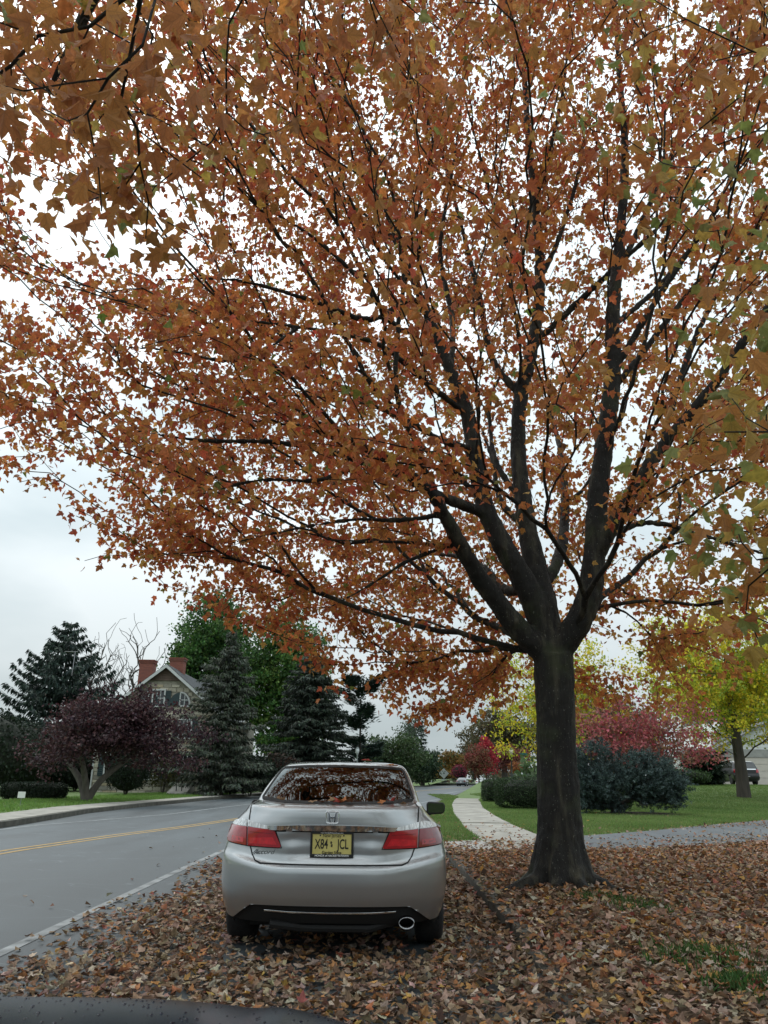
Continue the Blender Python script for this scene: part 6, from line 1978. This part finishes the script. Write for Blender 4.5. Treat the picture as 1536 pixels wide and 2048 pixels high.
while z < pk - 1.3:
    h = random.uniform(.17, .32); x = -hwid + random.uniform(0, .3)
    while x < hwid - .15:
        l = random.uniform(.28, .75)
        x1 = min(x + l, hwid)
        if max(abs(x), abs(x1)) < hwid and z + h < min(gable_z(x), gable_z(x1)) - .05:
            b_ = random.choice([(.42, .38, .3), (.35, .32, .26), (.48, .44, .35), (.28, .26, .22), (.42, .35, .24)]); f_ = random.uniform(.8, 1.15)
            d = random.uniform(.025, .06); j = .012
            vs = [(x + j, 0, z + j), (x1 - j, 0, z + j), (x1 - j, 0, z + h - j), (x + j, 0, z + h - j)]
            ft = [(a + (.02 if i in (0, 3) else -.02), -d, c + (.015 if i < 2 else -.015) + random.uniform(-.008, .008)) for i, (a, _, c) in enumerate(vs)]
            mb.add(vs + ft, [[4, 5, 6, 7], [0, 1, 5, 4], [1, 2, 6, 5], [2, 3, 7, 6], [3, 0, 4, 7]], tuple(q * f_ for q in b_))
        x = x1
    z += h
st = mb.build('stones', MATS['stone'], wall); st['kind'] = 'stuff'
# brown boarded peak
pb_ = hl_(319, 1361)[1]; hx = (pk - pb_) / .80
for k in range(6):
    za = pb_ + (pk - pb_) * k / 6; zb_ = pb_ + (pk - pb_) * (k + 1) / 6
    xa = (pk - za) / .80 - .03; xb2 = max((pk - zb_) / .80 - .03, .02)
    mb = MB(); mb.add([(-xa, -.09, za), (xa, -.09, za), (xb2, -.06, zb_), (-xb2, -.06, zb_), (-xa, 0, za), (xa, 0, za)], [[0, 1, 2, 3], [0, 4, 5, 1]]); mb.build('gable_board', MATS['siding_brown'], house)
# roof with overhang, slates as courses
roof = empty('roof'); roof.parent = house
for sg in (-1, 1):
    sl_ = math.hypot(hwid + .4, (hwid + .4) * .8); ncs = 22
    mb = MB()
    for k in range(ncs):
        t0, t1 = k / ncs, (k + 1) / ncs + .01
        xa, xb2 = sg * (hwid + .4) * (1 - t0), sg * (hwid + .4) * max(0, 1 - t1)
        za, zb_ = pk + .1 - abs(xa) * .8, pk + .1 - abs(xb2) * .8
        mb.add([(xa, -.45, za + .06), (xa, 9.2, za + .06), (xb2, 9.2, zb_ + .03), (xb2, -.45, zb_ + .03), (xa, -.45, za + .02), (xa, 9.2, za + .02)], [[0, 1, 2, 3], [0, 4, 5, 1]])
    mb.build('slate_courses', MATS['roof_slate'], roof)
    mb = MB()
    xe = sg * (hwid + .42); zc_ = pk + .08
    mb.add([(0, -.48, zc_ + .03), (xe, -.48, zc_ - abs(xe) * .8 + .03), (xe, -.48, zc_ - abs(xe) * .8 - .2), (0, -.48, zc_ - .2), (0, -.40, zc_ + .03), (xe, -.40, zc_ - abs(xe) * .8 + .03), (xe, -.40, zc_ - abs(xe) * .8 - .2), (0, -.40, zc_ - .2)], [[0, 1, 2, 3], [4, 7, 6, 5], [0, 4, 5, 1], [3, 2, 6, 7], [1, 5, 6, 2]])
    mb.build('barge_board', MATS['trim_white'], roof)
for (pxc, ptop, dy) in [(297, 1321, 3.4), (357, 1317, 3.0)]:
    q = at(pxc, ptop, HY + dy); cx = q.x - hp.x; cz = q.z - .14
    mb = MB(); mb.box(cx - .5, cx + .5, dy - .4, dy + .4, ez, cz - .22); c_ = mb.build('chimney', MATS['brick_red'], roof)
    mb = MB(); mb.box(cx - .55, cx + .55, dy - .45, dy + .45, cz - .22, cz - .08); mb.box(cx - .6, cx + .6, dy - .5, dy + .5, cz - .08, cz); mb.build('chimney_cap', MATS['brick_red'], roof)
mb = MB(); mb.tube([(hl_(309, 0)[0], 3.4, pk - .3), (hl_(309, 0)[0], 3.4, hl_(309, 1290)[1])], .025, 5)
for k in range(3): mb.tube([(hl_(309, 0)[0] - .8 + .1 * k, 3.4, hl_(309, 1291)[1] - .02 * k), (hl_(309, 0)[0] + .2, 3.4, hl_(309, 1291)[1] - .02 * k)], .012, 4)
mb.build('aerial', MATS['dark_chrome'], roof)
# cross wing behind to the right
wx0, wx1, wy0, wy1 = hwid * .4, hl_(540, 0)[0], 5.0, 12.0
wez = at(505, 1438, HY + 4.6).z - .14
mb = MB(); mb.box(hwid + .003, wx1 - .5, wy0, wy1, -.3, wez); mb.build('wing_wall', MATS['mortar'], house)
rz_ = at(400, 1352, HY + 8).z - .14
mb = MB(); mb.add([(0.5, wy0 - .5, wez - .1), (wx1, wy0 - .5, wez - .1), (wx1, (wy0 + wy1) / 2, rz_), (0.5, (wy0 + wy1) / 2, rz_), (0.5, wy1 + .5, wez - .1), (wx1, wy1 + .5, wez - .1)], [[0, 1, 2, 3], [3, 2, 5, 4]]); mb.build('wing_slates', MATS['roof_slate'], roof)
mb = MB(); mb.box(hwid + .45, wx1 + .05, wy0 - .58, wy0 - .46, wez - .24, wez - .09); mb.build('gutter', MATS['trim_white'], roof)
# windows with shutters
def window(px0, px1, py0, py1, shut, parent=house, arch=False):
    x0, z1 = hl_(px0, py0); x1, z0_ = hl_(px1, py1)
    wn = bpy.data.objects.new('window', None); link(wn, parent)
    mb = MB(); mb.box(x0, x1, -.11, -.075, z0_, z1); mb.build('pane', MATS['dark_window'], wn)
    mb = MB(); t = .09
    mb.box(x0 - t, x0, -.15, -.07, z0_ - t, z1 + t); mb.box(x1, x1 + t, -.15, -.07, z0_ - t, z1 + t); mb.box(x0, x1, -.149, -.07, z1, z1 + t); mb.box(x0 - .05, x1 + .05, -.2, -.071, z0_ - t, z0_)
    mb.build('frame', MATS['trim_white'], wn)
    mb = MB()
    for k in (1, 2): mb.box(x0 + (x1 - x0) * k / 3 - .018, x0 + (x1 - x0) * k / 3 + .018, -.13, -.112, z0_, z1)
    nh = max(2, int((z1 - z0_) / .5))
    for k in range(1, nh): mb.box(x0, x1, -.1285, -.1125, z0_ + (z1 - z0_) * k / nh - .018, z0_ + (z1 - z0_) * k / nh + .018)
    mb.build('glazing_bars', MATS['trim_white'], wn)
    if shut:
        sw_ = (x1 - x0) * .48
        for a in (x0 - t - sw_ - .02, x1 + t + .02):
            mb = MB(); mb.box(a, a + .06, -.14, -.07, z0_, z1); mb.box(a + sw_ - .06, a + sw_, -.14, -.07, z0_, z1); mb.box(a, a + sw_, -.139, -.07, z0_, z0_ + .08); mb.box(a, a + sw_, -.139, -.07, z1 - .08, z1)
            for k in range(10): zz_ = z0_ + .08 + (z1 - z0_ - .16) * k / 10; mb.box(a + .06, a + sw_ - .06, -.125, -.075, zz_ + .01, zz_ + (z1 - z0_ - .16) / 10 - .004)
            mb.build('shutter', MATS['shutter_green'], wn)
    return wn, x0, x1, z0_, z1
window(309, 327, 1381, 1412, True)
wn, x0, x1, z0_, z1 = window(360, 380, 1505, 1557, True)
window(296, 314, 1508, 1557, True); window(300, 318, 1440, 1475, True); window(362, 380, 1440, 1475, True); window(215, 232, 1505, 1552, True)
mb = MB(); mb.box(x0 - .02, x1 - .1, -.5, -.08, z0_ + .02, z0_ + .5); ac = mb.build('air_conditioner', MATS['ac_grey'], house, bevel=.03)
for k in range(7): 
    mb = MB(); mb.box(x0 + .05, x1 - .17, -.515, -.5, z0_ + .08 + k * .055, z0_ + .10 + k * .055); mb.build('grille_slat', MATS['dark_chrome'], ac)
# quarter-round attic windows: pane half and shutter half
for sg in (1, -1):
    xc, zc_ = hl_(360, 1411); r_ = hl_(380, 1411)[0] - xc
    q = [(math.cos(a) * r_, math.sin(a) * r_ * 1.25) for a in np.linspace(0, math.pi / 2, 12)]
    wn = bpy.data.objects.new('attic_window', None); link(wn, house)
    mb = MB(); mb.prism([(sg * (xc + a), zc_ + b) for a, b in q] + [(sg * xc, zc_)], 'y', -.11, -.08); mb.build('pane', MATS['dark_window'], wn)
    mb = MB(); mb.tube([(sg * (xc + a), -.12, zc_ + b) for a, b in q], .06, 6); mb.box(min(sg * xc, sg * (xc + r_)), max(sg * xc, sg * (xc + r_)), -.17, -.08, zc_ - .1, zc_); mb.box(sg * xc - .04, sg * xc + .04, -.16, -.08, zc_, zc_ + r_ * 1.25); mb.build('frame', MATS['trim_white'], wn)
    mb = MB(); mb.box(sg * (xc + r_ * .45) - .02, sg * (xc + r_ * .45) + .02, -.135, -.112, zc_, zc_ + r_ * 1.05); mb.box(min(sg * xc, sg * (xc + r_ * .9)), max(sg * xc, sg * (xc + r_ * .9)), -.134, -.1125, zc_ + r_ * .5, zc_ + r_ * .5 + .04); mb.build('glazing_bars', MATS['trim_white'], wn)
    mb = MB(); mb.prism([(sg * (xc - .05 - a), zc_ + b) for a, b in q] + [(sg * (xc - .05), zc_)], 'y', -.13, -.08); mb.build('shutter', MATS['shutter_green'], wn)
for sg in (-1, 1):
    mb = MB(); mb.tube([(sg * (hwid + .3), -.35, ez - .1), (sg * (hwid - .08), -.12, ez - .5), (sg * (hwid - .08), -.12, .3), (sg * (hwid + .05), -.25, .05)], .055, 6); mb.build('downpipe', MATS['trim_white'], house)
# cellar hatch with handrail
q = at(360, 1589, 51.5)
hatch = empty('cellar_hatch', (q.x, 51.5, .14)); tag(hatch, 'sloping grey cellar hatch with a handrail below the stone wall', 'hatch')
mb = MB(); mb.prism([(-1.3, 0), (1.2, 0), (1.2, .62), (1.1, .66)], 'x', -.6, .6); mb.build('hatch_door', MATS['concrete'], hatch)
mb = MB()
for sx_ in (-.12, .22): mb.tube([(sx_, -.6, .2), (sx_, -.6, .85), (sx_, -.1, 1.0)], .03, 6)
mb.build('handrail', MATS['black_plastic'], hatch)

# ------------------------------------------------------------------ white house with garage
GY = 68.0
g0 = at(1437, 1560, GY)
gzb = float(hz(g0.x, GY))
wh = empty('white_house', (g0.x, GY, gzb)); tag(wh, 'white clapboard house with a beige garage door behind the SUV', 'house')
gl_ = lambda px, py: (at(px, py, GY).x - g0.x, at(px, py, GY).z - gzb)
dtop = gl_(1450, 1514)[1]; btop = gl_(1450, 1498)[1]; gpk = gl_(1497, 1450)
GW = 9.5
def clap(x0, x1, zf0, zf1, y, name, parent, hgt=.2):
    z = zf0
    mb = MB()
    while z < zf1(None) if callable(zf1) else z < zf1:
        z2 = z + hgt
        xa, xb2 = (x0(z), x1(z)) if callable(x0) else (x0, x1)
        if xb2 - xa < .05: break
        mb.add([(xa, y - .035, z), (xb2, y - .035, z), (xb2, y - .005, z2), (xa, y - .005, z2), (xa, y, z), (xb2, y, z)], [[0, 1, 2, 3], [0, 4, 5, 1]])
        z = z2
    o = mb.build(name, MATS['siding_white'], parent); o['kind'] = 'stuff'; return o
pkx, pkz = GW / 2, max(gpk[1], btop + 2.2)
mb = MB(); mb.prism([(0, -.3), (GW, -.3), (GW, btop), (pkx, pkz), (0, btop)], 'y', 0, 8); mb.build('wall', MATS['siding_white'], wh)
clap(lambda z: pkx * (z - btop) / (pkz - btop), lambda z: GW - pkx * (z - btop) / (pkz - btop), btop, pkz, -.02, 'clapboards', wh)
mb = MB(); mb.box(-.1, GW + .1, -.12, -.003, dtop, btop); mb.build('header_beam', MATS['header_grey'], wh)
door = bpy.data.objects.new('garage_door', None); link(door, wh)
for k in range(4):
    za, zb_ = dtop * k / 4, dtop * (k + 1) / 4
    mb = MB(); mb.box(.35, GW - .35, -.06, -.003, za + .01, zb_ - .01); mb.build('door_panel', MATS['garage_beige'], door, bevel=.02)
mb = MB(); mb.box(.0, .16, -.1, -.004, 0, dtop - .003); mb.box(GW - .16, GW, -.1, -.004, 0, dtop - .003); mb.build('door_post', MATS['trim_white'], wh)
for sg in (0, 1):
    xe, xi = (-.5, pkx) if sg == 0 else (GW + .5, pkx)
    sl = (pkz - btop) / pkx
    ze = btop - .5 * sl
    mb = MB(); mb.add([(xe, -.5, ze + .12), (xi, -.5, pkz + .12), (xi, 8.3, pkz + .12), (xe, 8.3, ze + .12), (xe, -.5, ze), (xi, -.5, pkz), (xi, 8.3, pkz), (xe, 8.3, ze)], [[0, 1, 2, 3], [4, 7, 6, 5], [0, 4, 5, 1], [0, 3, 7, 4]]); mb.build('roof', MATS['roof_grey'], wh)
# main block to the left
mx0 = gl_(1300, 0)[0]
mz = gl_(1340, 1502)[1]; mpk = gl_(1360, 1432)[1]
mb = MB(); mb.prism([(mx0, -.3), (-.02, -.3), (-.02, mz), (mx0 / 2, mpk), (mx0, mz)], 'y', 1.5, 10); mb.build('main_wall', MATS['siding_white'], wh)
clap(mx0, -.02, .2, mz, 1.49, 'clapboards', wh)
clap(lambda z: mx0 - mx0 / 2 * (z - mz) / (mpk - mz), lambda z: mx0 / 2 * (z - mz) / (mpk - mz), mz, mpk, 1.49, 'clapboards', wh)
for sg in (0, 1):
    xe, xi = (mx0 - .4, mx0 / 2) if sg == 0 else (.38, mx0 / 2)
    ze = mz - .35
    mb = MB(); mb.add([(xe, 1.0, ze + .15), (xi, 1.0, mpk + .15), (xi, 10.3, mpk + .15), (xe, 10.3, ze + .15), (xe, 1.0, ze), (xi, 1.0, mpk)], [[0, 1, 2, 3], [0, 4, 5, 1]]); mb.build('main_roof', MATS['roof_grey'], wh)
for wx in (.25, .6):
    xw = mx0 * wx
    wn = bpy.data.objects.new('window', None); link(wn, wh)
    mb = MB(); mb.box(xw - .5, xw + .5, 1.40, 1.44, .9, 2.2); mb.build('pane', MATS['dark_window'], wn)
    mb = MB(); mb.box(xw - .6, xw - .5, 1.37, 1.45, .8, 2.3); mb.box(xw + .5, xw + .6, 1.37, 1.45, .8, 2.3); mb.box(xw - .5, xw + .5, 1.371, 1.45, 2.2, 2.3); mb.box(xw - .5, xw + .5, 1.371, 1.45, .8, .9); mb.box(xw - .5, xw + .5, 1.38, 1.399, 1.53, 1.57); mb.build('frame', MATS['trim_white'], wn)
mb = MB(); mb.tube([(-.25, 1.2, mz - .2), (-.25, 1.35, .1)], .06, 6); mb.build('downpipe', MATS['trim_white'], wh)
# apron of the garage
mb = MB(); q = [(g0.x - .5, GY - 6), (g0.x + GW + 3, GY - 6), (g0.x + GW + 3, GY - .1), (g0.x - .5, GY - .1)]
mb.add([(a, b, float(hz(a, b)) + .02) for a, b in q], [[0, 1, 2, 3]]); gd = mb.build('garage_apron', MATS['concrete_apron']); tag(gd, kind='structure')

# ------------------------------------------------------------------ street furniture
mat('lamp_green', (0.02, 0.03, 0.027), .5, .1, 8)
mat('lamp_pale', (0.3, 0.33, 0.32), .5, .1, 8)
mat('lantern_glass', (0.62, 0.56, 0.42), .35, .05, 8)
mat('lantern_white', (0.6, 0.63, 0.62), .35, .05, 8)
mat('sign_back', (0.36, 0.38, 0.38), .45, .1, 8, metallic=.3)
mat('post_steel', (0.22, 0.23, 0.23), .5, .15, 8, metallic=.3)
mat('stop_red', (0.4, 0.03, 0.03), .5, .08, 6)
mat('street_teal', (0.02, 0.12, 0.11), .5, .08, 6)
def lamp_post(label, px_, tpy, Y, post, glassm, bz=None):
    b_ = gz_at(px_, Y)
    if bz is not None: b_[2] = bz
    H = topz(px_, tpy, Y) - b_[2]
    root = empty('street_lamp', tuple(b_)); tag(root, label, 'street lamp', 'acorn street lamps')
    mb = MB(); mb.lathe([(.17, 0), (.17, .12), (.12, .2), (.11, .5), (.075, .6), (.06, H - .95), (.09, H - .9), (.11, H - .82), (.06, H - .78)], 12); mb.build('post', MATS[post], root, smooth=True)
    mb = MB(); mb.lathe([(.12, H - .78), (.2, H - .6), (.23, H - .4), (.19, H - .2)], 12); mb.build('lantern', MATS[glassm], root, smooth=True)
    mb = MB(); mb.lathe([(.21, H - .2), (.17, H - .1), (.06, H - .04), (.03, H)], 12); mb.build('cap', MATS[post], root)
lamp_post('dark acorn street lamp beside the crimson street tree', 1025, 1495, 86, 'lamp_green', 'lantern_glass')
lamp_post('pale acorn street lamp in front of the dark green rounded tree', 713, 1494, 92, 'lamp_pale', 'lantern_white', .14)
lamp_post('small far acorn street lamp next to the diamond-shaped sign', 863, 1533, 152, 'lamp_pale', 'lantern_white', .14)
b_ = gz_at(888, 152); b_[2] = .14
ds = empty('warning_sign', tuple(b_)); tag(ds, 'grey back of a diamond-shaped road sign on a post', 'sign')
c_ = topz(888, 1547, 152) - .14
mb = MB(); mb.tube([(0, 0, 0), (0, 0, c_ + .6)], .04, 6); mb.build('post', MATS['post_steel'], ds)
mb = MB(); mb.prism([(0, c_ - .95), (.95, c_), (0, c_ + .95), (-.95, c_)], 'y', -.06, -.045); mb.build('sign_plate', MATS['sign_back'], ds)
mb = MB(); mb.box(-.5, .5, -.06, -.045, c_ - 1.65, c_ - 1.0); mb.build('sub_plate', MATS['sign_back'], ds)
b_ = gz_at(1050, 62)
ss = empty('stop_sign', tuple(b_), R(62)); tag(ss, 'red stop sign seen edge-on beside the clipped hedge', 'sign')
c_ = topz(1050, 1524, 62) - b_[2]
mb = MB(); mb.tube([(0, .05, 0), (0, .05, c_ + .5)], .035, 6); mb.build('post', MATS['post_steel'], ss)
oc = [(.42 * math.cos(R(22.5 + 45 * k)), c_ + .42 * math.sin(R(22.5 + 45 * k))) for k in range(8)]
oc2 = [(.38 * math.cos(R(22.5 + 45 * k)), c_ + .38 * math.sin(R(22.5 + 45 * k))) for k in range(8)]
mb = MB(); mb.prism(oc, 'y', 0, .012); mb.build('sign_border', MATS['plate_white'], ss)
mb = MB(); mb.prism(oc2, 'y', -.004, -.001); mb.build('sign_face', MATS['stop_red'], ss)
text_mesh('STOP', .3, 'plate_white', ss, 'lettering', Matrix.Translation((0, -.008, c_)) @ TM, sx=.8, extr=.001)
mb = MB(); mb.box(-.3, .3, .04, .06, c_ + .52, c_ + .66); o = mb.build('street_name_plate', MATS['street_teal'], ss); o.rotation_euler = (0, 0, R(-60))
b_ = gz_at(968, 74); b_[2] = float(hz(b_[0], 74))
mb = MB(); mb.tube([(0, 0, -.1), (0, 0, topz(966, 1548, 74) - b_[2])], .05, 8); mb.lathe([(.09, 0), (.09, .05), (.05, .1)], 8)
po = mb.build('steel_post', MATS['post_steel'], loc=tuple(b_)); tag(po, 'plain grey steel post on the grass corner by the side street', 'post')
for px_, py_, lab, sz in [(113, 1583, 'small white yard sign behind the low hedge', .14), (40, 1604, 'little white marker at the foot of the low hedge', .28)]:
    q = gp(px_, py_ + 6, .14)
    r_ = empty('yard_sign', tuple(q)); tag(r_, lab, 'sign')
    mb = MB(); mb.box(-sz / 2, sz / 2, -.01, .01, .25, .25 + sz * .8); mb.build('board', MATS['plate_white'], r_)
    mb = MB(); mb.tube([(0, .02, -.05), (0, .02, .3)], .012, 5); mb.build('stake', MATS['post_steel'], r_)
